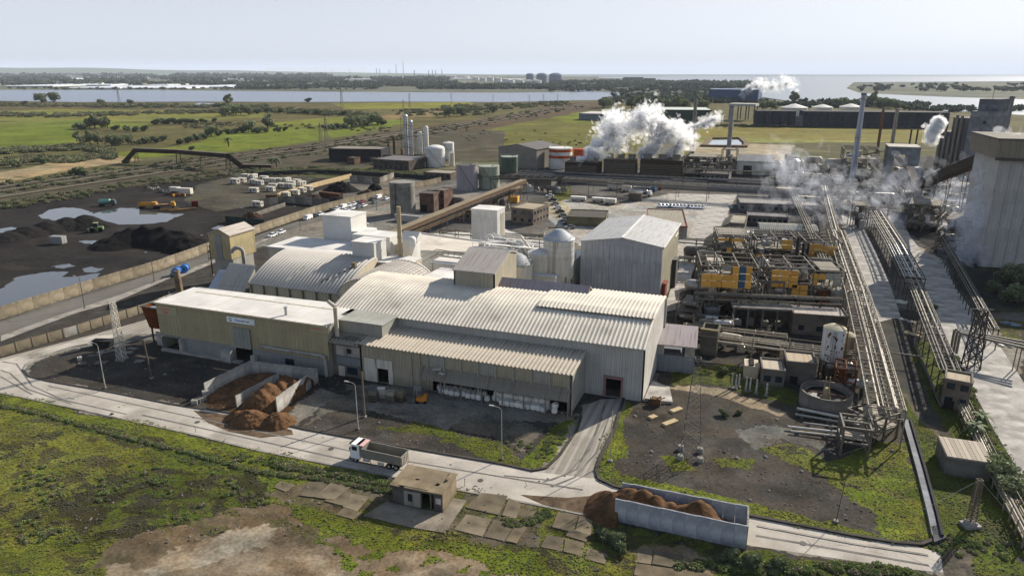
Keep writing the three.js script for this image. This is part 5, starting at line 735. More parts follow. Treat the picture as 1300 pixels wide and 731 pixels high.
{ // vehicles
  const carM = { white: mat('#dcdcdc', { rough: 0.3 }), grey: mat('#85898d', { rough: 0.3, metal: 0.4 }), dark: mat('#24272b', { rough: 0.3 }), red: mat('#8c2722', { rough: 0.3 }), blue: mat('#3b5a86', { rough: 0.3 }) }, TY = mat('#191919', { rough: 0.9 });
  const protos = {};
  const car = (colour, van) => { const k = colour + van; if (protos[k]) return protos[k]; const t = thing(van ? 'van' : 'car', '', van ? 'van' : 'car', [0, 0]), L = van ? 4.9 : 4.2, H = van ? 1.9 : 1.42;
    obj('body', prism(van ? [[-2.4, 0.3], [2.4, 0.3], [2.4, 1.85], [-1.5, 1.9], [-2.1, 1.15], [-2.45, 1.0]] : [[-2.1, 0.28], [2.1, 0.28], [2.1, 0.95], [1.7, 1.0], [-0.75, 1.0], [-2.0, 0.85], [-2.12, 0.6]], 1.72), carM[colour], t);
    if (!van) { obj('cabin', new THREE.CylinderGeometry(0.95, 1.42, 0.48, 4, 1).rotateY(Math.PI / 4).scale(1.28, 1, 0.8).translate(0.35, 1.22, 0), GLASS, t); obj('roof', bx(1.6, 0.05, 1.05, 0.35, 1.45, 0), carM[colour], t); } else obj('windscreen', bx(0.08, 0.6, 1.5, -1.86, 1.2, 0), GLASS, t);
    const wg = fin(new THREE.CylinderGeometry(0.31, 0.31, 0.22, 12).rotateX(Math.PI / 2)); for (const x of [-1.3, 1.3]) for (const s of [-0.8, 0.8]) piece('wheel', wg, TY, t, [x, 0.31, s]); protos[k] = t; t.userData.fresh = true; return t; };
  const put = (u, v, ry, colour, label, van = false, group) => { const pr = car(colour, van), [x, z] = q(u, v); let t = pr; if (pr.userData.fresh) { t.position.set(x, 0.04, z); t.rotation.y = ry; } else t = dup(pr, [x, z, 0.04], ry); t.userData = { label, category: van ? 'van' : 'car', group: group || 'cars parked along the wall road' }; };
  const dirAt = (u, v) => { const a = q(u, v), b = q(u + 10, v - 3.6); return -Math.atan2(b[1] - a[1], b[0] - a[0]); };
  const ord = ['first', 'second', 'third', 'fourth', 'fifth', 'sixth', 'seventh', 'eighth', 'ninth', 'tenth', 'eleventh', 'twelfth', 'thirteenth', 'fourteenth', 'fifteenth', 'sixteenth'];
  [[268.5, 318, 'white'], [279.5, 315, 'dark'], [345.5, 300.5, 'white'], [356.5, 296.5, 'white'], [391, 278.5, 'white', 1], [399.6, 275.5, 'dark'], [406, 273.5, 'white'], [420.6, 268.5, 'dark'], [427, 267, 'white'], [435.5, 264.5, 'white', 1], [443, 262, 'white'], [449, 260.5, 'white'], [454.6, 259, 'dark'], [459.4, 257.6, 'red'], [472, 254.4, 'dark'], [480, 252, 'white', 1]].forEach(([u, v, c, w], i) => put(u, v, dirAt(u, v), c, `${c} ${w ? 'van' : 'car'} parked against the beige wall, ${ord[i]} from the left`, !!w));
  [[283.7, 324.5, 'white', 1], [439.5, 269, 'white'], [447, 266, 'white'], [455, 264, 'grey'], [461.6, 262.4, 'white'], [475.6, 258, 'grey'], [490, 253.4, 'white']].forEach(([u, v, c, w], i) => put(u, v, dirAt(u, v) + Math.PI, c, `${c} ${w ? 'van' : 'car'} on the plant side of the wall road, ${ord[i]} from the left`, !!w));
  put(461, 286.5, 0.5, 'white', 'white car parked alone behind the white box tower', false, 'single cars in the plant');
  for (let i = 0; i < 13; i++) { const u = 838 + i * 4.6, c = i % 5 === 3 ? 'grey' : 'white'; put(u, 262.5 + i * 0.2, 1.35, c, `${c} car in the row on the pale central yard, ${ord[i]} from the left`, false, 'cars parked in the central yard'); }
  for (let i = 0; i < 9; i++) put(704 + i * 3.2 - 6, 250 + i * 5, 0.4, ['white', 'dark', 'grey'][i % 3], `${['white', 'dark', 'grey'][i % 3]} car beside the curved yard road, ${ord[i]} from the far end`, false, 'cars along the curved road');
  // lorries of the black yard
  const wheelG = fin(new THREE.CylinderGeometry(0.5, 0.5, 0.35, 12).rotateX(Math.PI / 2));
  const lorry = (name, label, cat, u, v, ry, bodyF, cabC, L = 7.5) => { const [x, z] = q(u, v), t = thing(name, label, cat, [x, z, 0.02], ry); obj('cab', prism([[L / 2 - 1.7, 0.8], [L / 2, 0.8], [L / 2, 1.9], [L / 2 - 0.35, 2.8], [L / 2 - 1.7, 2.8]], 2.3), cabC, t); obj('windscreen', bx(0.06, 0.7, 2, L / 2 - 0.16, 1.95, 0), GLASS, t); obj('chassis', bx(L, 0.3, 1, 0, 0.65, 0), DARKSTEEL, t); bodyF(t, L); for (const a of [-L / 2 + 0.8, -L / 2 + 2, L / 2 - 1]) for (const s of [-1, 1]) piece('wheel', wheelG, TY, t, [a, 0.5, s * 1.0]); return t; };
  const vessel = (m) => (t, L) => { obj('vessel', [new THREE.CapsuleGeometry(1.15, L - 4.2, 6, 16).rotateZ(Math.PI / 2).translate(-0.9, 2.1, 0)], m, t); obj('walkway', bx(L - 3.2, 0.12, 0.6, -0.9, 3.22, 0), DARKSTEEL, t); };
  const dump = (m) => (t, L) => { obj('dump_body', [prism([[-L / 2, 1.2], [L / 2 - 2, 1.0], [L / 2 - 1.8, 2.8], [L / 2 - 2.1, 2.8], [L / 2 - 2.3, 1.4], [-L / 2 + 0.1, 1.6]], 2.5), bx(L - 2.2, 1.1, 0.12, -1, 1.5, 1.22), bx(L - 2.2, 1.1, 0.12, -1, 1.5, -1.22)], m, t); };
  const flatb = (m) => (t, L) => { obj('load_bed', bx(L - 2, 0.2, 2.5, -1, 1.1, 0), DARKSTEEL, t); obj('plank_load', [bx(L - 2.4, 0.5, 2.2, -1, 1.32, 0)], m, t); };
  const YEL = mat('#c9962f', { tex: 'stain', rough: 0.6 });
  lorry('tank_lorry', 'green tank lorry beside the big puddle in the black yard', 'tank lorry', 136, 261, 0.5, vessel(mat('#6fa08f', { rough: 0.4 })), mat('#3d4a48', { rough: 0.4 }));
  lorry('dump_truck', 'yellow dump truck at the right tip of the big puddle', 'dump truck', 188, 264, 0.45, dump(YEL), YEL, 8); lorry('flatbed_truck', 'yellow flatbed truck loaded with planks right of the yellow dump truck', 'truck', 209, 264, 0.6, flatb(mat('#b09a72', { tex: 'rust' })), YEL, 9);
  const steelM = mat('#b4b6b8', { rough: 0.25, metal: 0.8 });
  lorry('tanker_truck', 'silver tanker truck nearest in the row on the central yard', 'tanker truck', 813, 248, -0.25, vessel(steelM), carM.white, 12); lorry('tanker_truck', 'long silver tanker truck behind the nearest tanker', 'tanker truck', 818, 242.5, -0.25, vessel(steelM), carM.blue, 13); lorry('tanker_truck', 'red-cabbed tanker truck at the back of the tanker row', 'tanker truck', 824, 239.5, -0.25, vessel(mat('#a9a5a3', { rough: 0.35, metal: 0.6 })), carM.red, 15);
  { const [x, z] = q(123, 294), t = thing('wheel_loader', 'green wheel loader beside the left black heap', 'wheel loader', [x, z], 0.6); obj('body', [bx(3.4, 1.1, 1.6, 0.6, 0.9, 0), bx(1.7, 0.8, 1.6, -1.2, 0.9, 0)], mat('#6b7a4a', { rough: 0.6 }), t); obj('cab', bx(1.4, 1.5, 1.4, -0.2, 2, 0), GLASS, t); obj('cab_roof', bx(1.6, 0.12, 1.6, -0.2, 3.5, 0), mat('#8f9a6a', {}), t); obj('boom', [bar([-1.6, 1.4, 0.6], [-3.4, 0.7, 0.6], 0.14), bar([-1.6, 1.4, -0.6], [-3.4, 0.7, -0.6], 0.14)], DARKSTEEL, t); obj('bucket', prism([[-4.4, 0.1], [-3.3, 0.1], [-3.2, 1.2], [-3.5, 1.2], [-3.6, 0.4], [-4.4, 0.3]], 2.6), DARKSTEEL, t); const wg = fin(new THREE.CylinderGeometry(0.8, 0.8, 0.6, 14).rotateX(Math.PI / 2)); for (const a of [-1.5, 1.5]) for (const s of [-1, 1]) piece('wheel', wg, TY, t, [a, 0.8, s]); }
}
{ // blue drums
  const B = mat('#3f7fc0', { rough: 0.5 }), lab = ['front blue cable drum on the verge of the left road', 'rear blue cable drum on the verge of the left road'];
  [[224, 349.5], [234.5, 345.5]].forEach(([u, v], i) => { const [x, z] = q(u, v), t = thing('cable_drum', lab[i], 'cable drum', [x, z, 1.3], 0.5, 'blue cable drums'); obj('flange', new THREE.CylinderGeometry(1.3, 1.3, 0.18, 28).rotateX(Math.PI / 2).translate(0, 0, 1.0), B, t); obj('flange', new THREE.CylinderGeometry(1.3, 1.3, 0.18, 28).rotateX(Math.PI / 2).translate(0, 0, -1.0), B, t); obj('cable', new THREE.CylinderGeometry(1.1, 1.1, 1.9, 28).rotateX(Math.PI / 2), mat('#2e5f96', { rough: 0.6 }), t); obj('hub', new THREE.CylinderGeometry(0.4, 0.4, 2.3, 16).rotateX(Math.PI / 2), DARKSTEEL, t); });
}
{ // black heaps
  const H1 = [[10, 303], [35, 298], [60, 293], [85, 289], [108, 287], [118, 288]].map((p) => q(...p)), hs = [2.6, 3.6, 4.2, 4.6, 5.0, 3];
  const xs = H1.map((p) => p[0]), zs = H1.map((p) => p[1]); pile('coal_heap', 'left long ridge of black material in the dark yard', Math.min(...xs) - 10, Math.max(...xs) + 10, Math.min(...zs) - 9, Math.max(...zs) + 9, (x, z) => Math.max(...H1.map((p, i) => cone(x, z, p[0], p[1], 8.5, hs[i] * 0.9))), mat('#353230', { tex: 'soil', rough: 1, bump: 0.2 }), 4, 'heap', 70);
  const H2 = [[148, 311], [165, 308], [185, 307], [205, 308], [225, 311], [242, 315]].map((p) => q(...p)), h2 = [3, 5, 5.8, 5.4, 5, 4];
  const x2 = H2.map((p) => p[0]), z2 = H2.map((p) => p[1]); pile('coal_heap', 'right broad heap of jet-black material beside the boundary wall', Math.min(...x2) - 11, Math.max(...x2) + 10, Math.min(...z2) - 10, Math.max(...z2) + 10, (x, z) => Math.max(...H2.map((p, i) => cone(x, z, p[0], p[1], 9.5, h2[i] * (0.85 + 0.35 * noise(x * 0.45, z * 0.45))))), COAL, 9, 'heap', 80);
  [[433, 242, 11, 4.2, 'black scrap heap in the middle of the scrapyard'], [428, 257, 9, 2.4, 'low black heap against the near scrapyard wall'], [476, 241, 5, 3.4, 'small black cone at the far right of the scrapyard'], [320, 275, 5, 2.2, 'brown rubble heap beside the low dark yard wall'], [466, 246, 6, 2, 'rusty scrap heap along the scrapyard side of the wall'], [400, 251, 7, 1.8, 'rusty pipe heap in front of the cabins']].forEach(([u, v, r, h, l], i) => { const [x, z] = q(u, v); pile('scrap_heap', l, x - r - 1, x + r + 1, z - r * 0.7 - 1, z + r * 0.7 + 1, (a, b) => cone(a, b, x, z, r * 0.7, h * (0.7 + 0.6 * noise(a * 0.9, b * 0.9)), 1.35), [COAL, COAL, COAL, mat('#5a3f2c', { tex: 'soil' }), mat('#5c4a3c', { tex: 'soil' }), mat('#5c4a3c', { tex: 'soil' })][i], i * 7, 'heap', 30); });
}
// puddles
const puddleM = new THREE.MeshStandardMaterial({ color: new THREE.Color(0.06, 0.065, 0.07), roughness: 0.06 });
for (const [pts] of [[[[48, 273], [62, 266], [82, 263], [100, 264], [118, 271], [134, 267], [150, 264], [170, 264], [186, 268], [215, 271], [232, 272], [222, 276], [212, 281], [190, 284], [150, 285], [120, 283], [100, 279], [80, 281], [60, 278], [52, 277]]], [[[-40, 374], [0, 366], [20, 352], [45, 347], [68, 344], [86, 346], [76, 352], [100, 350], [122, 347], [120, 354], [100, 362], [60, 380], [30, 384], [0, 391], [-30, 392]]], [[[98, 306], [112, 304.5], [130, 306], [124, 310], [108, 309]]], [[[66, 338], [84, 335], [96, 337], [80, 341]]], [[[106, 341], [118, 338], [130, 340], [122, 345], [108, 345]]], [[[-10, 292], [12, 288], [22, 290], [6, 293], [-4, 304], [-10, 302]]], [[[266, 290], [276, 286], [286, 288], [278, 290.5]]]]) {
  const P = Q(pts), R = []; P.forEach((p, i) => { const n = P[(i + 1) % P.length], L = Math.hypot(n[0] - p[0], n[1] - p[1]), k = Math.max(1, Math.round(L / 1.5)); for (let j = 0; j < k; j++) { const f = j / k, a = p[0] + (n[0] - p[0]) * f, b = p[1] + (n[1] - p[1]) * f; R.push([a + 1.6 * (noise(a * 0.5, b * 0.5) - 0.5), b + 2.2 * (noise(a * 0.5 + 30, b * 0.5) - 0.5)]); } });
  const o = struct('water', flat(R, -0.02), puddleM); o.castShadow = false;
}
{ // site cabins
  const cabN = {}, t = thing('site_cabin', 'white site cabin', 'cabin', [0, 0]), rows = [[298, 233, 'far left'], [307, 231, 'far left'], [312, 226, 'back'], [322, 226, 'back'], [322, 233, 'middle'], [329, 234.5, 'middle'], [335, 228.5, 'back'], [339, 231, 'middle'], [347, 231.5, 'middle'], [354, 231.5, 'back'], [364.5, 231, 'back'], [346.5, 238.5, 'front'], [358, 238, 'front'], [368.6, 238.5, 'front'], [343, 242.5, 'front'], [322, 244, 'lone front'], [377, 233, 'right'], [383, 235.5, 'right'], [362, 250, 'wall row'], [374, 247, 'wall row'], [383, 244, 'wall row'], [391, 241.5, 'wall row'], [327, 262, 'single near'], [369, 235, 'right']];
  obj('wall', [bx(5.6, 2.6, 2.5, 0, 0.15, 0)], mat('#cfcbc1', { tex: 'stain', rough: 0.6 }), t); obj('roof', bx(5.8, 0.12, 2.7, 0, 2.75, 0), CABW, t); obj('door', bx(0.9, 2, 0.06, -1.4, 0.3, 1.27), mat('#5a646c', {}), t); obj('window', bx(1.1, 0.8, 0.06, 0.9, 1.3, 1.27), GLASS, t); obj('window', bx(0.06, 0.8, 1, 2.82, 1.3, 0), GLASS, t);
  rows.forEach(([u, v, w], i) => { const [x, z] = q(u, v), ry = -0.15 + 0.1 * (i % 4) + (i % 7 === 3 ? 1.5 : 0), l = w.startsWith('lone') ? 'white site cabin standing alone in front of the cabin group' : w.startsWith('single') ? 'white site cabin beside the near grey yard wall' : `white site cabin, ${ORD[cabN[w] = (cabN[w] ?? -1) + 1]} in the ${w} ${/row/.test(w) ? '' : 'part '}of the cabin group`; if (i) dup(t, [x, z], ry, l, 1 + 0.2 * ((i * 3) % 3 - 1) * 0.7); else { t.position.set(x, 0, z); t.rotation.y = ry; t.userData.label = l; } }); t.userData.group = 'site cabins of the far yard'; scene.children.forEach((c) => { if (/^site_cabin/.test(c.name)) c.userData.group = t.userData.group; });
  const M = (u, v, w, h, d, m, l, ry = 0.2) => { const [x, z] = q(u, v), k = thing('shipping_container', l, 'container', [x, z], ry, 'containers in the black yard'); obj('body', bx(w, h, d, 0, 0.1, 0), m, k); obj('door', [bx(0.08, h - 0.3, d / 2 - 0.15, w / 2 + 0.03, 0.2, d / 4), bx(0.08, h - 0.3, d / 2 - 0.15, w / 2 + 0.03, 0.2, -d / 4)], m, k); obj('roof_rim', bx(w + 0.1, 0.1, d + 0.1, 0, h + 0.1, 0), m, k); };
  M(234, 246, 8, 2.8, 2.6, CABW, 'white container at the junk heap in the far black yard'); M(222, 243.5, 5, 2.4, 2.4, CABW, 'grey-white container behind the junk heap'); M(247, 262, 2.6, 2.4, 2.2, mat('#7a3a2c', { tex: 'rust' }), 'small red container right of the plank truck', 0.9); M(346, 252.5, 6, 2, 2.4, mat('#6a5a48', { tex: 'rust' }), 'brown container in front of the wall row of cabins'); M(36 * 2.05, 309, 5, 2.6, 2.5, GREYCLAD, 'grey container at the far left edge of the yard'); M(420, 251, 14, 2.4, 2.6, mat('#6b5645', { tex: 'rust' }), 'long rusty container in the scrapyard', -0.2);
  [[217, 247, 0], [226, 249, 1], [206, 244, 2], [196, 241, 0]].forEach(([u, v, k], i) => { const [x, z] = q(u, v), o = thing('junk_heap', ['rusty drums and scrap beside the white container', 'orange machine parts in front of the white container', 'dark scrap frames left of the containers', 'pale crates at the left end of the junk row'][i], 'junk', [x, z]); for (let j = 0; j < 8; j++) obj('scrap', rnd() < 0.5 ? bx(rr(0.8, 2.2), rr(0.6, 1.6), rr(0.7, 1.6), rr(-3, 3), 0, rr(-1.6, 1.6), rr(0, 3)) : cyl(0.5, 0.5, 1.1, rr(-3, 3), 0, rr(-1.6, 1.6), 10), pick([[RUST, DARKSTEEL], [YELLOW, RUST], [DARKSTEEL, GALV], [CABW, CONC]][i]), o); });
  [[215, 266.5], [226, 267.5], [236, 266]].forEach(([u, v], i) => { const [x, z] = q(u, v), o = thing('timber_stack', ['left timber stack beside the plank truck', 'middle timber stack beside the puddle', 'right timber stack near the red container'][i], 'timber', [x, z], 0.9); for (let j = 0; j < 4; j++) obj('beam', bx(8, 0.35, 0.4, rr(-0.4, 0.4), 0.36 * (j >> 1), (j % 2) * 0.9), mat('#a08b66', { tex: 'rust' }), o); });
}
function gallery(name, label, pts, w, h, m, roofM, { legs = 8, cat = 'conveyor' } = {}) { // closed conveyor or pipe bridge on trestles, pts [x, y, z]
  const t = thing(name, label, cat);
  for (let i = 0; i + 1 < pts.length; i++) { const a = new THREE.Vector3(...pts[i]), b = new THREE.Vector3(...pts[i + 1]), L = a.distanceTo(b), d = b.clone().sub(a).normalize(), ry = -Math.atan2(d.z, d.x), pit = Math.asin(d.y), mk = (bw, bh, oy) => new THREE.BoxGeometry(L + 0.2, bh, bw).rotateZ(pit).rotateY(ry).translate((a.x + b.x) / 2, (a.y + b.y) / 2 + oy, (a.z + b.z) / 2); obj('gallery', mk(w, h, 0), m, t); obj('roof', mk(w + 0.5, 0.15, h / 2 + 0.08), roofM, t);
    const n = Math.max(1, Math.round(L / legs)); for (let k = 0; k <= n; k++) { const p = a.clone().lerp(b, k / n), nx = Math.sin(ry) * w * 0.45, nz = Math.cos(ry) * w * 0.45; if (p.y > 2.5) obj('trestle', [bar([p.x - nx * 1.5, 0, p.z - nz * 1.5], [p.x - nx, p.y - h / 2, p.z - nz], 0.16), bar([p.x + nx * 1.5, 0, p.z + nz * 1.5], [p.x + nx, p.y - h / 2, p.z + nz], 0.16), bar([p.x - nx * 1.3, p.y * 0.45, p.z - nz * 1.3], [p.x + nx * 1.3, p.y * 0.45, p.z + nz * 1.3], 0.1)], m, t); } }
  return t;
}
{ const P = (u, v, h) => { const [x, z] = q(u, v, h); return [x, h, z]; };
  gallery('conveyor_bridge', 'dark raised conveyor bridge arching over the track beyond the black yard', [P(158, 205, 1), P(171, 190.5, 8.6), P(225, 192.5, 8.6), P(288, 197.5, 8.6), P(306, 211, 1), P(345, 212, 1)], 3.2, 2.6, mat('#4b4741', { tex: 'rust' }), mat('#6b655d', { tex: 'stain' }), { legs: 24 });
  gallery('conveyor_gallery', 'long sloping conveyor gallery on trestles rising from the dusty hall towards the tanks', [P(490, 300, 5), P(583, 262, 7), P(665, 230, 9)], 3, 1.6, mat('#7e7466', { tex: 'rust' }), mat('#8f8370', { tex: 'stain' }), { legs: 14 });
  gallery('conveyor_gallery', 'lower parallel conveyor gallery beside the long sloping one', [P(510, 300, 3), P(600, 264, 4), P(662, 238, 5)], 2, 1.2, mat('#6d6458', { tex: 'rust' }), mat('#857a69', { tex: 'stain' }), { legs: 14 });
}
// tanks and works between the yards
tank('storage_tank', 'purple-grey tank with dark stair cage beside the pale green tank', 'tank', [580, 606.5, 211, 243], PURPLE, { roof: 'flat', roofM: DARKSTEEL }); tank('storage_tank', 'pale green flat-topped tank right of the purple tank', 'tank', [608, 634, 212.5, 241], GREENP, { roof: 'flat' }); tank('storage_tank', 'dark green tank in front of the grey gabled shed', 'tank', [636, 657.5, 200, 220], DGREEN, { roof: 'flat', roofM: GREENP });
tank('storage_tank', 'tall white dome-roofed tank left of the twin conical tank', 'tank', [541.5, 565, 190, 212.5], WHITE, { roof: 'dome' }); tank('storage_tank', 'white conical-roofed tank behind the dome-roofed tank', 'tank', [563, 576.5, 182, 203], WHITE, {}); tank('storage_tank', 'small white tank in front of the conical-roofed tank', 'tank', [570, 577, 194, 211], CABW, { stair: false });
tank('storage_tank', 'white tank with two orange bands left of the steam plume', 'tank', [696.5, 726, 189, 215], WHITE, { roof: 'flat', bands: [[0.52, 0.13, mat('#c3572a', { tex: 'stain' })], [0.82, 0.13, mat('#c3572a', { tex: 'stain' })]] });
tank('storage_tank', 'orange tank mostly hidden behind the steam plume', 'tank', [728, 745, 190, 208], mat('#b5532a', { tex: 'stain' }), { roof: 'flat' });
{ const b = blockAt([496, 272], [527, 275.5], 234, 10), r = roundAt(496, 528, 234, 275), t = thing('concrete_silo', 'big grey concrete silo with flat top beside the sloping conveyor', 'silo', r.p, 0.35); obj('shell', cyl(r.r, r.r, r.h, 0, 0, 0, 8), mat('#9a9890', { tex: 'concrete', rough: 0.9 }), t); obj('roof', [cyl(r.r + 0.15, r.r + 0.15, 0.4, 0, r.h, 0, 8)], mat('#b0aba2', { tex: 'concrete' }), t); obj('downpipe', bar([-r.r * 0.4, 0, r.r * 0.95], [-r.r * 0.4, r.h, r.r * 0.95], 0.25), DARKSTEEL, t); obj('ladder', ladder(r.r * 0.7, r.r * 0.75, 0, r.h), DARKSTEEL, t); }
building('brick_building', 'brown flat-roofed block right of the grey concrete silo', 'building', blockAt([533, 269], [551, 270], 247, 9), { wall: mat('#7d675c', { tex: 'concrete' }), roof: DARKSTEEL, door: 3 }); building('brick_building', 'reddish brown block behind the brown flat-roofed block', 'building', blockAt([551, 265], [564, 266], 243, 9), { wall: mat('#86695c', { tex: 'concrete' }), roof: CONCD, win: [2, 2] });
building('open_canopy', 'white flat canopy on posts below the grey concrete silo', 'canopy', blockAt([501, 280], [532, 283], 276, 3), { wall: GALV, roof: CABW });
building('dark_shed', 'long black shed with light roof edge beyond the scrapyard', 'shed', blockAt([418, 204], [484, 205], 190, 22), { wall: mat('#3a3a3c', { tex: 'clad' }), roof: mat('#8b867d', { tex: 'stain' }), door: 6 }); building('brick_works', 'low dark works building with cluttered roof in front of the black shed', 'works', blockAt([474, 214], [519, 217], 205, 26), { wall: mat('#6b6259', { tex: 'concrete' }), roof: mat('#77757a', { tex: 'stain' }), win: [7, 1] });
building('brick_building', 'small brick cube left of the low dark works', 'building', blockAt([441, 208], [450, 208.5], 201, 7), { wall: mat('#7a6352', { tex: 'concrete' }), roof: CONCD });
building('grey_shed', 'grey steel shed with dark low gabled roof before the meadow', 'shed', blockAt([633, 211], [681, 215], 190, 30), { wall: mat('#a39c90', { tex: 'clad' }), roof: mat('#6e6d70', { tex: 'stain' }), style: 'gableX', rise: 0.09, door: 5 });
{ // distillation columns
  const col = (uL, uR, vT, vB, l, m, cage) => { const { p, r, h } = roundAt(uL, uR, vT, vB), t = thing('process_column', l, 'column', p, 0, 'process columns'); obj('shell', cyl(r, r, h, 0, 0, 0, 16), m, t); obj('cap', lathe([[r, h], [r * 0.7, h + r * 0.6], [0, h + r * 0.8]], 16), m, t); if (cage) { const c = []; const R = r + 0.9; for (const [a, b] of [[-R, -R], [R, -R], [R, R], [-R, R]]) c.push(bar([a, 0, b], [a, h * 0.97, b], 0.12)); for (let y = 4; y < h; y += 4) { for (let k = 0; k < 4; k++) { const K = [[-R, -R], [R, -R], [R, R], [-R, R]]; c.push(bar([K[k][0], y, K[k][1]], [K[(k + 1) % 4][0], y, K[(k + 1) % 4][1]], 0.09)); } } obj('cage', c, DARKSTEEL, t); for (let y = 6; y < h; y += 8) obj('platform', bx(2 * R, 0.15, 2 * R, 0, y, 0), DARKSTEEL, t); } return t; };
  col(513.5, 519, 147, 196, 'tallest silver process column in a dark cage', mat('#b9bcc0', { rough: 0.4, metal: 0.4 }), 1); col(520.5, 525, 154, 198, 'second caged silver process column', mat('#b9bcc0', { rough: 0.4, metal: 0.4 }), 1); col(530.5, 536.5, 169, 196, 'shorter plain white process column', WHITE, 0); col(538.5, 544.5, 162, 196, 'taller plain white process column', WHITE, 0);
  col(499, 502.5, 174, 196, 'slender brown column left of the caged columns', mat('#7d6e5e', { tex: 'rust' }), 0); col(492, 495, 183, 196, 'short brown column left of the caged columns', mat('#7d6e5e', { tex: 'rust' }), 0); col(509, 513, 190, 205, 'squat ochre vessel before the caged columns', mat('#9a8a68', { tex: 'rust' }), 0);
}
const FRAMEM = mat('#6f6a61', { tex: 'stain', rough: 0.75 }), DECKM = mat('#88847c', { tex: 'stain', rough: 0.85 });
function frame(name, label, cat, s, levels, { m = FRAMEM, bay = 5, deck = DECKM, clutter = 12, cm = [DARKSTEEL, GALV, STEEL], group } = {}) { // open steel structure with decks, vessels and pipes
  const t = thing(name, label, cat, s.p, s.ry, group), { w, h, d } = s, nx = Math.max(1, Math.round(w / bay)), nz = Math.max(1, Math.round(d / bay)), g = [];
  for (let i = 0; i <= nx; i++) for (let j = 0; j <= nz; j++) obj('column', bx(0.3, h, 0.3, w * i / nx, 0, -d * j / nz), m, t);
  for (let k = 1; k <= levels; k++) { const y = h * k / levels; for (let j = 0; j <= nz; j++) g.push(bx(w, 0.3, 0.25, w / 2, y - 0.3, -d * j / nz)); for (let i = 0; i <= nx; i++) g.push(bx(0.25, 0.3, d, w * i / nx, y - 0.31, -d / 2)); if (k < levels || rnd() < 0.5) obj('deck', bx(w * rr(0.6, 1), 0.1, d * rr(0.6, 1), w / 2, y, -d / 2), deck, t); g.push(bar([0, y + 1, 0], [w, y + 1, 0], 0.05), bar([w, y + 1, 0], [w, y + 1, -d], 0.05)); }
  for (let i = 0; i < nx; i++) g.push(bar([w * i / nx, 0, 0], [w * (i + 1) / nx, h / levels, 0], 0.08));
  obj('beam', g, m, t);
  for (let i = 0; i < clutter; i++) { const y = h * Math.floor(rr(0, levels)) / levels + 0.1, x = rr(1, w - 1), z = -rr(0.8, d - 0.8), k = rnd(), M = pick(cm); if (k < 0.35) obj('vessel', cyl(rr(0.6, 1.3), rr(0.6, 1.3), rr(1.5, h / levels), x, y, z, 12), M, t); else if (k < 0.6) obj('vessel', new THREE.CapsuleGeometry(rr(0.5, 0.9), rr(1.5, 3.5), 4, 10).rotateZ(Math.PI / 2).translate(x, y + 1, z), M, t); else if (k < 0.8) obj('pipe', pipe([[x, y, z], [x, y + rr(1, h / levels), z], [rr(0, w), y + rr(1, 3), z]], rr(0.12, 0.3), 6), M, t); else obj('machine', bx(rr(0.8, 2), rr(0.8, 2), rr(0.8, 2), x, y, z), M, t); }
  return t;
}
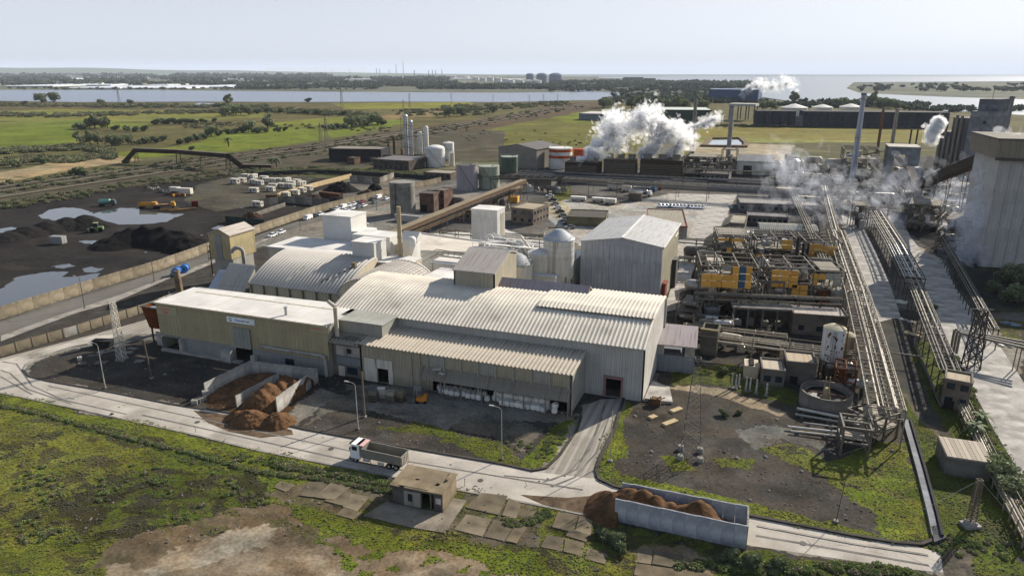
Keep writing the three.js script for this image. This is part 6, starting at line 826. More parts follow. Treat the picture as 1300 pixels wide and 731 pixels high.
// ---------- the chemical works on the right ----------
function onFace(s, u, v, off = 0) { // where the ray through (u, v) meets the front plane of a block: [along, up]
  const x = (u - W / 2) / F, y = -(v - HH / 2) / F, dy = y * cP - sP, dz = -y * sP - cP, d = [x * cY + dz * sY, dy, -x * sY + dz * cY], n = [Math.sin(s.ry), Math.cos(s.ry)], px = s.p[0] + n[0] * off, pz = s.p[1] + n[1] * off, t = (px * n[0] + pz * n[1]) / (d[0] * n[0] + d[2] * n[1]);
  const wx = t * d[0] - px, wz = t * d[2] - pz; return [wx * Math.cos(s.ry) - wz * Math.sin(s.ry), EYE + t * dy];
}
function rack(name, label, pts, w, h, n, { r = 0.16, bent = 7, m = STEEL, pm = [STEEL, GALV, CONCD], two = true, rail = false } = {}) {
  const t = thing(name, label, 'pipe rack');
  for (let i = 0; i + 1 < pts.length; i++) { const [a, b] = [pts[i], pts[i + 1]], dx = b[0] - a[0], dz = b[1] - a[1], L = Math.hypot(dx, dz), ux = dx / L, uz = dz / L, off = (o, f, y) => [a[0] + dx * f - uz * o, y, a[1] + dz * f + ux * o];
    for (let k = 0; k < n; k++) { const o = -w / 2 + 0.3 + (w - 0.6) * (k + 0.5 * ((k * 7) % 3 === 1)) / n, rr_ = r * (0.6 + 0.9 * ((k * 5) % 4) / 3), y = h + (k % 3) * 0.12 - (two && k % 4 === 3 ? 1.4 : 0); obj('pipe', bar(off(o, 0, y), off(o, 1, y), rr_, 6), pm[(k * 3 + i) % pm.length], t); }
    const nb = Math.max(1, Math.round(L / bent)); for (let k = 0; k <= nb; k++) { const f = k / nb; obj('trestle', [bar(off(-w / 2, f, 0), off(-w / 2, f, h + (rail ? 1.1 : 0.1)), 0.14), bar(off(w / 2, f, 0), off(w / 2, f, h + (rail ? 1.1 : 0.1)), 0.14), bar(off(-w / 2, f, h - 0.25), off(w / 2, f, h - 0.25), 0.14), ...(two ? [bar(off(-w / 2, f, h - 1.7), off(w / 2, f, h - 1.7), 0.12)] : [])], m, t); }
    if (rail) obj('handrail', [bar(off(w / 2, 0, h + 1), off(w / 2, 1, h + 1), 0.05), bar(off(-w / 2, 0, h + 1), off(-w / 2, 1, h + 1), 0.05), bar(off(w / 2, 0, h + 0.5), off(w / 2, 1, h + 0.5), 0.04)], m, t);
    const g = []; for (let k = 0; k < L / 1.3; k++) { const f = (k + 0.5) * 1.3 / L; if (f < 1) g.push(bar(off(-w / 2, f, h + 0.3 - (k % 3) * 0.2), off(w / 2 - (k % 4 === 1 ? w * 0.4 : 0), f, h + 0.3 - (k % 3) * 0.2), 0.08)); } if (g.length) tag(obj('cross_bearer', g, m, t), null, null, null, 'stuff');
    obj('side_beam', [bar(off(-w / 2, 0, h), off(-w / 2, 1, h), 0.15), bar(off(w / 2, 0, h), off(w / 2, 1, h), 0.15)], m, t); }
  return t;
}
const PALE = mat('#b9b2a4', { tex: 'stain', rough: 0.6 }), TAN = mat('#8f8778', { tex: 'stain', rough: 0.75 });
rack('pipe_rack', 'wide ladder-like pipe rack running from the works to the right yard', [q(1062, 292, 7), q(1089, 370, 7), q(1108, 440, 7), q(1127, 518, 7)], 5.6, 7, 8, { m: TAN, pm: [PALE, TAN, STEEL, PALE, DARKSTEEL] });
rack('pipe_rack', 'narrow far pipe rack leading back from the wide ladder-like rack', [q(1047, 236, 6), q(1053, 262, 6), q(1062, 292, 6.6)], 2.6, 6, 5, { m: TAN, pm: [PALE, STEEL] });
rack('pipe_rack', 'dark pipe rack with light parallel pipes between the two right roads', [q(1112, 268, 6), q(1138, 310, 6), q(1160, 352, 6)], 6, 6, 10, { m: DARKSTEEL, pm: [PALE, GALV, STEEL] });
rack('pipe_rack', 'closed dark pipe rack running on towards the expansion loops', [q(1160, 352, 5.6), q(1183, 410, 5.4), q(1207, 474, 5)], 3.6, 5.4, 7, { m: DARKSTEEL, pm: [TAN, DARKSTEEL, STEEL] });
rack('pipe_rack', 'low railed pipe line along the edge of the right road towards the viewer', [q(1207, 480, 1.6), q(1236, 540, 1.4), q(1264, 600, 1.2), q(1310, 690, 1)], 1.8, 1.4, 4, { m: TAN, pm: [TAN, PALE], two: false, bent: 3, rail: true });
rack('pipe_bridge', 'railed pipe bridge crossing from the white gable to the wide pipe rack', [q(846, 418, 4.6), q(912, 426, 4.6), q(1003, 438, 4.6), q(1088, 448, 4.6)], 2.6, 4.6, 6, { m: TAN, pm: [TAN, PALE, STEEL], rail: true });
rack('pipe_bridge', 'pipe bridge over the pale central yard behind the storage hall', [q(858, 302, 5), q(912, 306, 5)], 3, 5, 5, { m: DARKSTEEL, pm: [TAN, STEEL] });
rack('pipe_bridge', 'lower pipe bridge over the pale yard nearer the storage hall', [q(862, 326, 4.5), q(905, 330, 4.5)], 2, 4.5, 4, { m: DARKSTEEL, pm: [TAN, STEEL] });
rack('pipe_rack', 'long dark pipe rack across the middle of the works in front of the cooling towers', [q(596, 222, 7), q(716, 226, 7), q(900, 236, 7), q(1060, 245, 7), q(1180, 250, 7)], 9, 7, 12, { m: DARKSTEEL, pm: [DARKSTEEL, STEEL, mat('#5a5c60', { rough: 0.6 })], bent: 14 });
rack('pipe_rack', 'second long dark pipe rack behind the first, lower and darker', [q(660, 217, 5), q(900, 227, 5), q(1050, 234, 5), q(1240, 243, 5)], 6, 5, 8, { m: DARKSTEEL, pm: [DARKSTEEL, mat('#77797c', { rough: 0.6 })], bent: 14 });
rack('pipe_rack', 'curved pipe rack among the low buildings left of the storage hall', [q(560, 291, 3.5), q(640, 297, 3.5), q(722, 300, 3.5)], 3, 3.5, 5, { m: DARKSTEEL, pm: [TAN, STEEL] });
struct('ground', flat(Q([[598, 228], [900, 243], [1190, 257], [1300, 262], [1300, 236], [900, 226], [640, 215]]), -0.02), mat('#54514e', { tex: 'gravel', rough: 1 }));
const YARDM = mat('#d3cdc3', { tex: 'concrete', rough: 0.95 });
struct('road', flat(Q([[1068, 272], [1094, 285], [1112, 320], [1132, 365], [1144, 402], [1112, 410], [1098, 365], [1083, 320]]), 0.03), YARDM);
struct('road', flat(Q([[1116, 266], [1146, 280], [1156, 300], [1176, 325], [1197, 331], [1218, 372], [1264, 430], [1320, 515], [1320, 640], [1262, 545], [1214, 452], [1180, 402], [1150, 345], [1128, 300]]), 0.03), YARDM);
struct('road', flat(Q([[848, 246], [936, 247], [914, 290], [896, 302], [880, 345], [864, 392], [843, 396], [858, 345], [872, 306], [886, 270], [850, 262]]), 0.026), YARDM);
// central low buildings
building('office_building', 'tan flat-roofed block nearest the sloping conveyor', 'building', blockAt([580, 279], [616.5, 281], 269, 16), { wall: mat('#8a7f6e', { tex: 'concrete' }), roof: mat('#a0998c', { tex: 'stain' }), win: [4, 1] });
building('office_building', 'tan two-storey block with lit window row on its right side', 'building', blockAt([649, 283], [677, 286], 267, 15), { wall: mat('#97897a', { tex: 'concrete' }), roof: mat('#a59c88', { tex: 'stain' }), win: [3, 2], winR: [5, 2] });
building('office_building', 'olive block with dark cluttered roof left of the pale yard', 'building', blockAt([719, 286], [769, 288], 277.5, 16), { wall: mat('#8f8868', { tex: 'concrete' }), roof: mat('#55534f', { tex: 'stain' }), winR: [5, 1] });
building('office_building', 'large flat-roofed block with red roof trim on the pale yard', 'building', blockAt([821, 300], [872, 302], 288.5, 34), { wall: mat('#a39d90', { tex: 'concrete' }), roof: mat('#9a958a', { tex: 'stain' }), trim: mat('#8a4d44', { tex: 'stain' }), winR: [6, 1] });
building('office_building', 'long low grey block behind the ribbed canopy', 'building', blockAt([939, 268], [1040, 272], 262, 18), { wall: mat('#8c8a88', { tex: 'concrete' }), roof: mat('#8f8d8d', { tex: 'stain' }), win: [14, 1] });
building('office_building', 'small tan hut at the edge of the pale yard before the yellow works', 'building', blockAt([925, 294], [945, 295.5], 285, 18), { wall: mat('#918a80', { tex: 'concrete' }), roof: mat('#a8a294', { tex: 'stain' }), door: 2 });
building('office_building', 'pale low block at the far end of the works yard', 'building', blockAt([983, 249], [1012, 251], 243.5, 16), { wall: mat('#b7ae9c', { tex: 'concrete' }), roof: mat('#cfc6b4', { tex: 'stain' }), win: [4, 1] });
building('white_building', 'white gabled building beyond the dark pipe racks', 'building', blockAt([935, 221], [981, 223], 206, 20), { wall: CABW, roof: mat('#8f9298', { tex: 'stain' }), style: 'gable', rise: 0.14, door: 5 });
building('low_shed', 'low dark shed left of the pale yard with light roof strip', 'shed', blockAt([676, 318], [706, 320], 309, 24), { wall: CONCD, roof: mat('#6d685f', { tex: 'stain' }) });
{ const s = blockAt([964, 301], [1039, 304], 294, 9), t = thing('ribbed_canopy', 'long white ribbed canopy roof before the low grey block', 'canopy', s.p, s.ry); obj('roof', flatN(ribbed(0, s.w, 30, [[-8, s.h + 0.9], [-4, s.h + 1.3], [0, s.h]], 0.3)), mat('#d6d4ce', { tex: 'stain', side: true }), t); const g = fin(cyl(0.15, 0.15, s.h, 0, 0, 0, 8)); for (let i = 0; i < 8; i++) for (const z of [-0.4, -7.6]) piece('post', g, GALV, t, [0.5 + (s.w - 1) * i / 7, 0, z]); }
for (const [a, b, v, l] of [[[724, 255], [743, 256], 250.5, 'left white trailer at the far central yard'], [[751, 256.5], [767, 257.5], 252, 'middle white trailer at the far central yard'], [[767.5, 259], [781, 260], 253, 'right white trailer at the far central yard'], [[771, 240.5], [791, 241.5], 233, 'tall white trailer beside the silver tankers'], [[790, 243], [801, 243.6], 236, 'short white trailer beside the silver tankers']]) { const s = blockAt(a, b, v, 3), t = thing('trailer', l, 'trailer', s.p, s.ry, 'white trailers'); obj('body', bx(s.w, s.h - 0.8, 2.6, s.w / 2, 0.8, -1.3), CABW, t); obj('roof', bx(s.w + 0.1, 0.1, 2.7, s.w / 2, s.h, -1.3), WHITE, t); obj('chassis', bx(s.w, 0.3, 1.6, s.w / 2, 0.4, -1.3), DARKSTEEL, t); for (const f of [0.2, 0.8]) obj('wheel', new THREE.CylinderGeometry(0.4, 0.4, 2.4, 10).rotateX(Math.PI / 2).translate(s.w * f, 0.4, -1.3), DARK, t); }
tank('buried_tank', 'dark horizontal-looking tank before the silver tankers', 'tank', [798, 815, 246, 256], DARKSTEEL, { stair: false });
// the yellow-clad works
const yel = (t, s, list, m = YELLOW) => list.forEach(([u0, v0, u1, v1, M]) => { const [x0, y1] = onFace(s, u0, v0, 0.2), [x1, y0] = onFace(s, u1, v1, 0.2), nx = Math.max(1, Math.round((x1 - x0) / 2.6)), ny = Math.max(1, Math.round((y1 - y0) / 1.7)), g = fin(bx((x1 - x0) / nx - 0.16, (y1 - y0) / ny - 0.16, 0.12)); for (let i = 0; i < nx; i++) for (let j = 0; j < ny; j++) { if (hash(i * 7 + u0 | 0, j) > 0.93) continue; piece('cladding_panel', g, M || (hash(i, j * 3 + u0 | 0) > 0.6 ? mat('#d79f45', { tex: 'stain', rough: 0.75 }) : m), t, [x0 + (x1 - x0) * (i + 0.5) / nx, y0 + (y1 - y0) * j / ny + 0.08, 0.22]); } });
const BLUEP = mat('#3f5f80', { tex: 'stain' }), GP = mat('#b1aea6', { tex: 'stain' });
{ let s = blockAt([886, 402], [957, 406], 340, 15), t = frame('process_structure', 'front left steel process structure with yellow cladding and blue centre strip', 'process structure', s, 3, { clutter: 26 }); yel(t, s, [[891, 347, 929.5, 366], [931, 338, 938, 367], [939, 338, 946, 366, BLUEP], [946.5, 338, 953.5, 367]]);
  s = blockAt([972, 394], [1027, 397], 341, 13); t = frame('process_structure', 'front middle steel process structure with large yellow cladding sheets', 'process structure', s, 3, { clutter: 22 }); yel(t, s, [[980.5, 342, 1012.5, 366], [1006, 361, 1025, 377]]);
  s = blockAt([1030, 390], [1068, 392], 345, 10); t = frame('process_structure', 'front right steel process structure with half yellow, half grey cladding', 'process structure', s, 2, { clutter: 12 }); yel(t, s, [[1030, 347, 1048, 363], [1049, 346.5, 1067, 364, GP]]);
  s = blockAt([908, 344], [948, 346], 301, 15); t = frame('process_structure', 'rear left dark process structure topped by thin yellow panels', 'process structure', s, 3, { clutter: 20 }); yel(t, s, [[910.5, 302, 926, 306], [929, 302, 945, 307.5], [923, 314, 929, 321]]);
  s = blockAt([958, 342], [1010, 344], 305, 13); t = frame('process_structure', 'rear middle dark process structure with one orange-yellow box', 'process structure', s, 3, { clutter: 20 }); yel(t, s, [[993.5, 304.5, 1006, 317], [960, 322, 978, 327]]);
  s = blockAt([1020, 342], [1065, 344], 308, 13); t = frame('process_structure', 'rear right process structure with two pale yellow slatted walls', 'process structure', s, 3, { clutter: 16 }); yel(t, s, [[1025, 309, 1042, 327], [1043, 312, 1062, 324]], mat('#e6bd6c', { tex: 'stain' }));
  building('concrete_tank_house', 'pale concrete box between the yellow structures and the pale yard', 'building', blockAt([897, 368], [917, 369], 336, 9), { wall: GP, roof: mat('#b5b0a6', { tex: 'stain' }) });
  for (const [u, v0, v1, l] of [[1008, 352, 300, 'tallest black stack among the yellow structures'], [1016, 352, 308, 'black stack right of the tallest black stack'], [1022, 350, 308, 'short black stack beside the pale yellow walls'], [972, 352, 317, 'lone black stack left of the orange-yellow box'], [1021, 378, 335, 'thick black stack before the front right structure']]) { const [x, z] = q(u, v0), h = height(u, v0, v1), k = thing('black_stack', l, 'stack', [x, z], 0, 'black stacks'); obj('shaft', cyl(0.38, 0.5, h, 0, 0, 0, 12), mat('#1e1d1e', { rough: 0.7 }), k); obj('rim', cyl(0.48, 0.48, 0.4, 0, h - 0.4, 0, 12), DARKSTEEL, k); }
  s = blockAt([930, 416], [1004, 420], 396, 12); t = thing('open_concrete_building', 'open concrete frame building with dark bays behind the pipe bridge', 'building', s.p, s.ry); obj('roof', [bx(s.w + 0.6, 0.5, s.d * 0.5, s.w / 2, s.h, -s.d * 0.25)], mat('#8f8b84', { tex: 'concrete' }), t); for (let i = 0; i <= 4; i++) { obj('column', bx(0.4, s.h, 0.4, s.w * i / 4, 0, 0), CONCD, t); obj('rear_column', bx(0.4, s.h + 3.6, 0.4, s.w * i / 4, 0, -s.d), CONCD, t); } obj('beam', [bx(s.w + 0.4, 0.6, 0.5, s.w / 2, s.h + 3.6, -s.d)], CONCD, t); obj('back_wall', bx(s.w, s.h, 0.2, s.w / 2, 0, -s.d * 0.8), DARKSTEEL, t); for (let i = 0; i < 4; i++) obj('machine', bx(rr(1, 2.4), rr(1, 2.2), 1.6, 1.5 + i * s.w / 4.2, 0, -3), pick([STEEL, GALV, CONC]), t);
  s = blockAt([1005, 424], [1074, 429], 404, 8); building('tiled_block', 'concrete block with pale panelled flat roof right of the open frame', 'building', s, { wall: mat('#857c70', { tex: 'concrete' }), roof: mat('#b3aca6', { tex: 'stain' }), win: [3, 1] });
  tank('storage_tank', 'round grey domed tank right of the yellow cladding', 'tank', [1051, 1075, 374, 394], mat('#a8a49a', { tex: 'stain' }), { roof: 'dome', stair: false }); tank('storage_tank', 'rust-streaked upright vessel left of the grey domed tank', 'tank', [1035, 1050, 370, 392], mat('#8a5c3e', { tex: 'rust' }), { roof: 'flat', stair: false });
  tank('storage_tank', 'dark domed vessel in the shade below the front left structure', 'tank', [893, 912, 396, 412], mat('#5b5d63', { tex: 'stain' }), { roof: 'dome', stair: false });
  for (const [a, b, v, d, n, l] of [[[858, 408], [888, 412], 388, 8, 14, 'low dark process structure beside the white gable'], [[880, 424], [930, 428], 412, 6, 12, 'cluttered pump frame behind the pipe bridge'], [[948, 330], [1060, 334], 322, 10, 16, 'low rear pump frame between the yellow structures'], [[1082, 292], [1100, 293], 262, 12, 12, 'dark process frame at the far end of the sunny right road'], [[1066, 268], [1090, 269], 250, 12, 10, 'far dark process frame beside the narrow rack'], [[1150, 292], [1190, 296], 262, 18, 20, 'shaded process frame right of the dark pipe rack'], [[1186, 320], [1232, 326], 282, 16, 20, 'shaded process frame before the hazy silo block'], [[1068, 226], [1112, 228], 190, 22, 24, 'dark boiler structure around the tallest chimney'], [[1110, 262], [1150, 264], 240, 14, 14, 'dark low frame before the grey portal building'], [[990, 232], [1050, 235], 214, 14, 16, 'hazy low frame right of the white gabled building'], [[1186, 262], [1226, 266], 224, 18, 20, 'dark hazy frame left of the silo block'], [[868, 222], [912, 224], 200, 16, 18, 'dark frame at the foot of the left twin chimney'], [[914, 220], [933, 221], 190, 10, 10, 'dark frame at the foot of the right twin chimney']]) frame('process_structure', l, 'process structure', blockAt(a, b, v, d), 2 + (n > 16), { clutter: n, bay: 6 });
}
// cooling towers
for (const [a, b, v, l, m] of [[[717, 220], [758, 222], 207, 'left brown cooling tower block where the main steam rises', '#5a4a3c'], [[766, 221], [807, 222.5], 203, 'middle grey cooling tower block with louvred front', '#77756f'], [[812, 223], [866, 225], 204, 'right long brown cooling tower block with two steam plumes', '#5e5648']]) { const s = blockAt(a, b, v, 14), t = thing('cooling_tower', l, 'cooling tower', s.p, s.ry, 'cooling towers'); obj('wall', bx(s.w, s.h, 13, s.w / 2, 0, -6.5), mat(m, { tex: 'rust' }), t); const lg = fin(bx(s.w - 1, 0.3, 0.3)); for (let i = 0; i < 6; i++) piece('louvre', lg, mat('#8a8578', { tex: 'stain' }), t, [s.w / 2, 1 + i * s.h / 9, 0.15]); for (let i = 0; i < 3; i++) obj('fan_stack', lathe([[2.6, s.h], [2.2, s.h + 1], [2.5, s.h + 2.6]], 16, s.w * (i + 0.5) / 3, 0, -6.5), mat('#8d8b84', { tex: 'stain', side: true }), t); obj('walkway', [bx(s.w, 0.1, 0.8, s.w / 2, s.h, 0.5), bar([0, s.h + 1, 0.8], [s.w, s.h + 1, 0.8], 0.06)], DARKSTEEL, t); }
// chimneys
function stack(label, [ub, vb], [ut, vt], wb, wt, m, bands) { const [x, z] = q(ub, vb), h = height(ub, vb, vt), k = depthOf(x, z) / F / 2, t = thing('chimney', label, 'chimney', [x, z]); obj('shaft', cyl(wt * k, wb * k, h, 0, 0, 0, 20), m, t); obj('rim', [cyl(wt * k * 1.18, wt * k * 1.18, h * 0.025, 0, h * 0.975, 0, 20)], mat('#77787c', {}), t); for (const [f, M] of bands || []) obj('platform', [cyl(wt * k * 1.5, wt * k * 1.5, 0.25, 0, h * f, 0, 20), ...railing(0, 0, h * f, wt * k * 1.45, 12)], M, t); obj('ladder', ladder(0, wb * k + 0.1, 0, h * 0.97), DARKSTEEL, t); return t; }
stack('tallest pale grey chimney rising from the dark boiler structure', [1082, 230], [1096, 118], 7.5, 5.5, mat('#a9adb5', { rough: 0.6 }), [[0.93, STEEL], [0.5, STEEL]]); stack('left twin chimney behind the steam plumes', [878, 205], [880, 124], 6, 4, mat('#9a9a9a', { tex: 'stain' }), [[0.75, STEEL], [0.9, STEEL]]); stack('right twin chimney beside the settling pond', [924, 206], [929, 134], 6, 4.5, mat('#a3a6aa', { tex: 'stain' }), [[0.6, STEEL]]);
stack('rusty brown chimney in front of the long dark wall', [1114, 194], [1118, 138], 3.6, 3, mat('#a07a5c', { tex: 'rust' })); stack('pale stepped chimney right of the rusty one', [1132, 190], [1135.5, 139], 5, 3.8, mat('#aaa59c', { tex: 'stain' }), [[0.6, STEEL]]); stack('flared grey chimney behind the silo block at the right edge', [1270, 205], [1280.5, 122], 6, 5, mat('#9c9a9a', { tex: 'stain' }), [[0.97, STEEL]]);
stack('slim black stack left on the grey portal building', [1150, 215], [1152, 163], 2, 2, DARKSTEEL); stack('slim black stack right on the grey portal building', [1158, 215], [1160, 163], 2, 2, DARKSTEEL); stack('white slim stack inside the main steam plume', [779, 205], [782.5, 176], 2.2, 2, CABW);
{ // power house tower, silo block, portal building
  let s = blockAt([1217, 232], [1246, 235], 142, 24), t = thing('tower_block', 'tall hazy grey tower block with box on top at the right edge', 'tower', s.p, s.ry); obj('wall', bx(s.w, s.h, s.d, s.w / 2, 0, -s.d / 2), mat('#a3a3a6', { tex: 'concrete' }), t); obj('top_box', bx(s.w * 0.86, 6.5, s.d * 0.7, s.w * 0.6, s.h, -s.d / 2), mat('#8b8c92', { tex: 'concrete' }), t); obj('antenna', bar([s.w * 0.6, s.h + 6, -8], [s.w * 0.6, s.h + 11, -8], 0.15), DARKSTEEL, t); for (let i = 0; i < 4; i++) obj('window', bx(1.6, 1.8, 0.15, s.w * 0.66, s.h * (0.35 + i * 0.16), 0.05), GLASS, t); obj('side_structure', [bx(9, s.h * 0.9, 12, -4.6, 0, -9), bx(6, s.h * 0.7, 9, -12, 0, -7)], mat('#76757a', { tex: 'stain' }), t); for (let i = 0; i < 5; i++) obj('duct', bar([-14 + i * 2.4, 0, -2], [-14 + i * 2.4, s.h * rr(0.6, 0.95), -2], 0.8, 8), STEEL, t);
  const a = q(1243, 338), g = thing('silo_block', 'huge pale silo block with broad flat head house filling the right edge', 'silo', [a[0], a[1]], 0.06), h = 34.5; obj('wall', bx(42, h, 24, 21, 0, -12), mat('#cfccc6', { tex: 'clad' }), g); obj('head_house', bx(46, 5.6, 27, 21.5, h, -12.5), mat('#8d877b', { tex: 'stain' }), g); obj('head_roof', bx(46.6, 0.5, 27.6, 21.5, h + 5.6, -12.5), mat('#75716a', { tex: 'stain' }), g); const rg = fin(bx(0.35, h - 0.2, 0.35)); for (let i = 0; i < 14; i++) piece('rib', rg, mat('#bcbab5', { tex: 'stain' }), g, [0.6 + i * 3.1, 0.1, 0.15]); obj('parapet', bx(46, 0.9, 0.2, 21.5, h - 0.6, 1.05), DARKSTEEL, g);
  s = blockAt([1122, 236], [1162, 238], 188, 18); t = thing('portal_building', 'grey concrete portal building with sloping duct in its opening', 'building', s.p, s.ry); obj('wall', wallZ(rect(0, 0, s.w, s.h), [[s.w * 0.2, s.h * 0.35, s.w * 0.55, s.h * 0.82]], 0, 1), mat('#a2a2a5', { tex: 'concrete' }), t); obj('side_wall', [bx(0.5, s.h - 0.1, s.d - 1.2, 0.3, 0, -s.d / 2 - 0.5), bx(0.5, s.h - 0.1, s.d - 1.2, s.w - 0.3, 0, -s.d / 2 - 0.5)], CONCD, t); obj('roof', bx(s.w + 0.4, 0.4, s.d, s.w / 2, s.h, -s.d / 2), mat('#b5b2ac', { tex: 'stain' }), t); obj('duct', pipe([[s.w * 0.25, s.h * 0.8, 0.5], [s.w * 0.75, s.h * 0.4, 2]], 1.1, 8), DARKSTEEL, t); obj('annex', [bx(s.w * 0.4, s.h * 0.55, 8, s.w * 0.85, 0, 5)], mat('#a9adb8', { tex: 'stain' }), t);
  gallery('conveyor_gallery', 'dark hazy conveyor slanting up to the silo head house', [[...q(1165, 236, 10)].reduce((p, c, i) => (i ? [p[0], 10, c] : [c]), []), [a[0] + 2, h + 1, a[1] - 10]], 4, 3, mat('#55534f', { tex: 'rust' }), mat('#6b6762', { tex: 'stain' }), { legs: 22, cat: 'conveyor' });
  gallery('conveyor_gallery', 'steep brown duct gallery before the grey portal building', [(([x, z]) => [x, 2, z])(q(1172, 268, 2)), (([x, z]) => [x, 16, z])(q(1156, 215, 16))], 3, 2.6, mat('#6b5f54', { tex: 'rust' }), mat('#77706a', { tex: 'stain' }), { legs: 20 });
}
// ---------- right foreground ----------
{ let s = blockAt([832, 470], [880, 475], 441, 9), t = thing('annex_building', 'small grey annex with pitched purplish roof beside the white gable', 'building', s.p, s.ry); obj('wall', [bx(s.w, s.h * 0.62, s.d, s.w / 2, 0, -s.d / 2)], mat('#8d959c', { tex: 'clad' }), t); obj('upper_wall', [bx(s.w * 0.2, s.h * 0.38, 0.2, s.w * 0.1, s.h * 0.62, -0.15), bx(s.w * 0.25, s.h * 0.38, 0.2, s.w * 0.87, s.h * 0.62, -0.15), bx(0.25, s.h * 0.4, s.d - 0.4, s.w - 0.15, s.h * 0.62, -s.d / 2), bx(s.w, s.h * 0.4, 0.2, s.w / 2, s.h * 0.62, -s.d + 0.1)], CONCW, t); obj('roof', prismX([[-0.5, s.h - 0.1], [s.d, s.h + 1.2], [s.d, s.h + 1.45], [-0.5, s.h + 0.15]], s.w + 0.8, s.w / 2), mat('#a19aa0', { tex: 'stain' }), t);
  s = blockAt([888, 450], [909, 453], 421, 5); t = thing('concrete_basin', 'tall open-topped concrete basin beside the grey annex', 'basin', s.p, s.ry); obj('wall', [bx(s.w, s.h, 0.3, s.w / 2, 0, -0.15), bx(s.w, s.h, 0.3, s.w / 2, 0, -s.d), bx(0.3, s.h, s.d - 0.3, 0.15, 0, -s.d / 2), bx(0.3, s.h, s.d - 0.3, s.w - 0.15, 0, -s.d / 2)], mat('#7d776c', { tex: 'concrete' }), t); obj('rim', [bx(s.w + 0.3, 0.3, 0.5, s.w / 2, s.h, 0)], mat('#a39877', { tex: 'stain' }), t);
  building('ruined_block', 'roof-damaged concrete block between the flaking silo and the posts', 'ruin', blockAt([996, 486], [1034, 490], 464, 6), { wall: mat('#857d73', { tex: 'concrete' }), roof: mat('#b7aa96', { tex: 'stain' }), door: 1.5 }); building('ruined_block', 'low ruined wing left of the roof-damaged block', 'ruin', blockAt([966, 490], [995, 493], 473, 6), { wall: mat('#8b857c', { tex: 'concrete' }), roof: mat('#bdb4a4', { tex: 'stain' }), win: [2, 1] });
  s = blockAt([944, 480], [962, 482], 466, 4); t = thing('fan_unit', 'pale cooling unit with three round fans left of the ruined wing', 'cooling unit', s.p, s.ry); obj('body', bx(s.w, s.h, s.d, s.w / 2, 0, -s.d / 2), mat('#c6bba9', { tex: 'stain' }), t); for (let i = 0; i < 3; i++) obj('fan', [cyl(0.5, 0.55, 0.3, s.w / 2, s.h, -0.7 - i * 1.25, 16)], DARK, t);
  [[929, 493, 474], [934, 494, 476], [938, 492, 475], [947, 497, 479], [952, 497, 480], [960, 500, 482], [973, 503, 487]].forEach(([u, v, vt], i) => { const [x, z] = q(u, v), h = height(u, v, vt), k = thing('concrete_post', ['leftmost white concrete post before the cooling unit', 'second white concrete post from the left', 'third white concrete post, set slightly back', 'fourth white concrete post', 'fifth white concrete post', 'sixth white concrete post before the ruined wing', 'stoutest white post, right end of the row'][i], 'post', [x, z], 0, 'white concrete posts'); obj('shaft', cyl(0.16, 0.2, h, 0, 0, 0, 10), CONCW, k); obj('base', bx(0.8, 0.3, 0.8), CONC, k); });
  { const { p, r, h } = roundAt(1038, 1064, 420, 485), k = thing('flaking_silo', 'tall white silo with flaking paint on rusty legs', 'silo', p), hb = h * 0.36; obj('shell', [lathe([[0.4, hb - 1.8], [r, hb], [r, h]], 24)], mat('#d3d6dc', { tex: 'stain', rough: 0.8 }), k); obj('roof', lathe([[r + 0.08, h], [r * 0.5, h + 0.6], [0, h + 0.7]], 24), mat('#b9b39f', { tex: 'stain' }), k); obj('ring', [cyl(r + 0.06, r + 0.06, 0.3, 0, hb, 0, 24, true)], RUST, k); const lg = fin(bx(0.3, hb, 0.3)); for (let i = 0; i < 6; i++) piece('leg', lg, mat('#6b6052', { tex: 'rust' }), k, [r * 0.9 * Math.cos(i * 1.047), 0, r * 0.9 * Math.sin(i * 1.047)]); const fl = fin(new THREE.CircleGeometry(0.3, 5)); for (let i = 0; i < 36; i++) { const a = 2.1 * (rnd() - 0.5) + 1.3, y = rr(hb + 0.4, h - 0.4), o = piece('rust_patch', fin(cyl(r + 0.015, r + 0.015, rr(0.2, 0.8), 0, 0, 0, 6, true).clone()), RUST, k); o.geometry = fin(new THREE.CylinderGeometry(r + 0.015, r + 0.015, rr(0.15, 0.7), 3, 1, true, Math.PI / 2 - a, rr(0.06, 0.22))); o.position.y = y; } obj('ladder', ladder(0, r + 0.1, hb, h), DARKSTEEL, k); obj('pipe', pipe([[r + 0.3, 0, 0.5], [r + 0.3, h + 0.5, 0.5], [0, h + 0.9, 0]], 0.12), RUST, k); }
  { const { p, r, h } = roundAt(1063, 1079, 428, 472), k = thing('concrete_silo', 'brownish plain silo right of the flaking white silo', 'silo', p); obj('shell', cyl(r, r, h, 0, 0, 0, 24), mat('#8c8272', { tex: 'stain' }), k); obj('roof', lathe([[r + 0.1, h], [r * 0.6, h + 0.5], [0, h + 0.6]], 24), mat('#b3a88f', { tex: 'stain' }), k); }
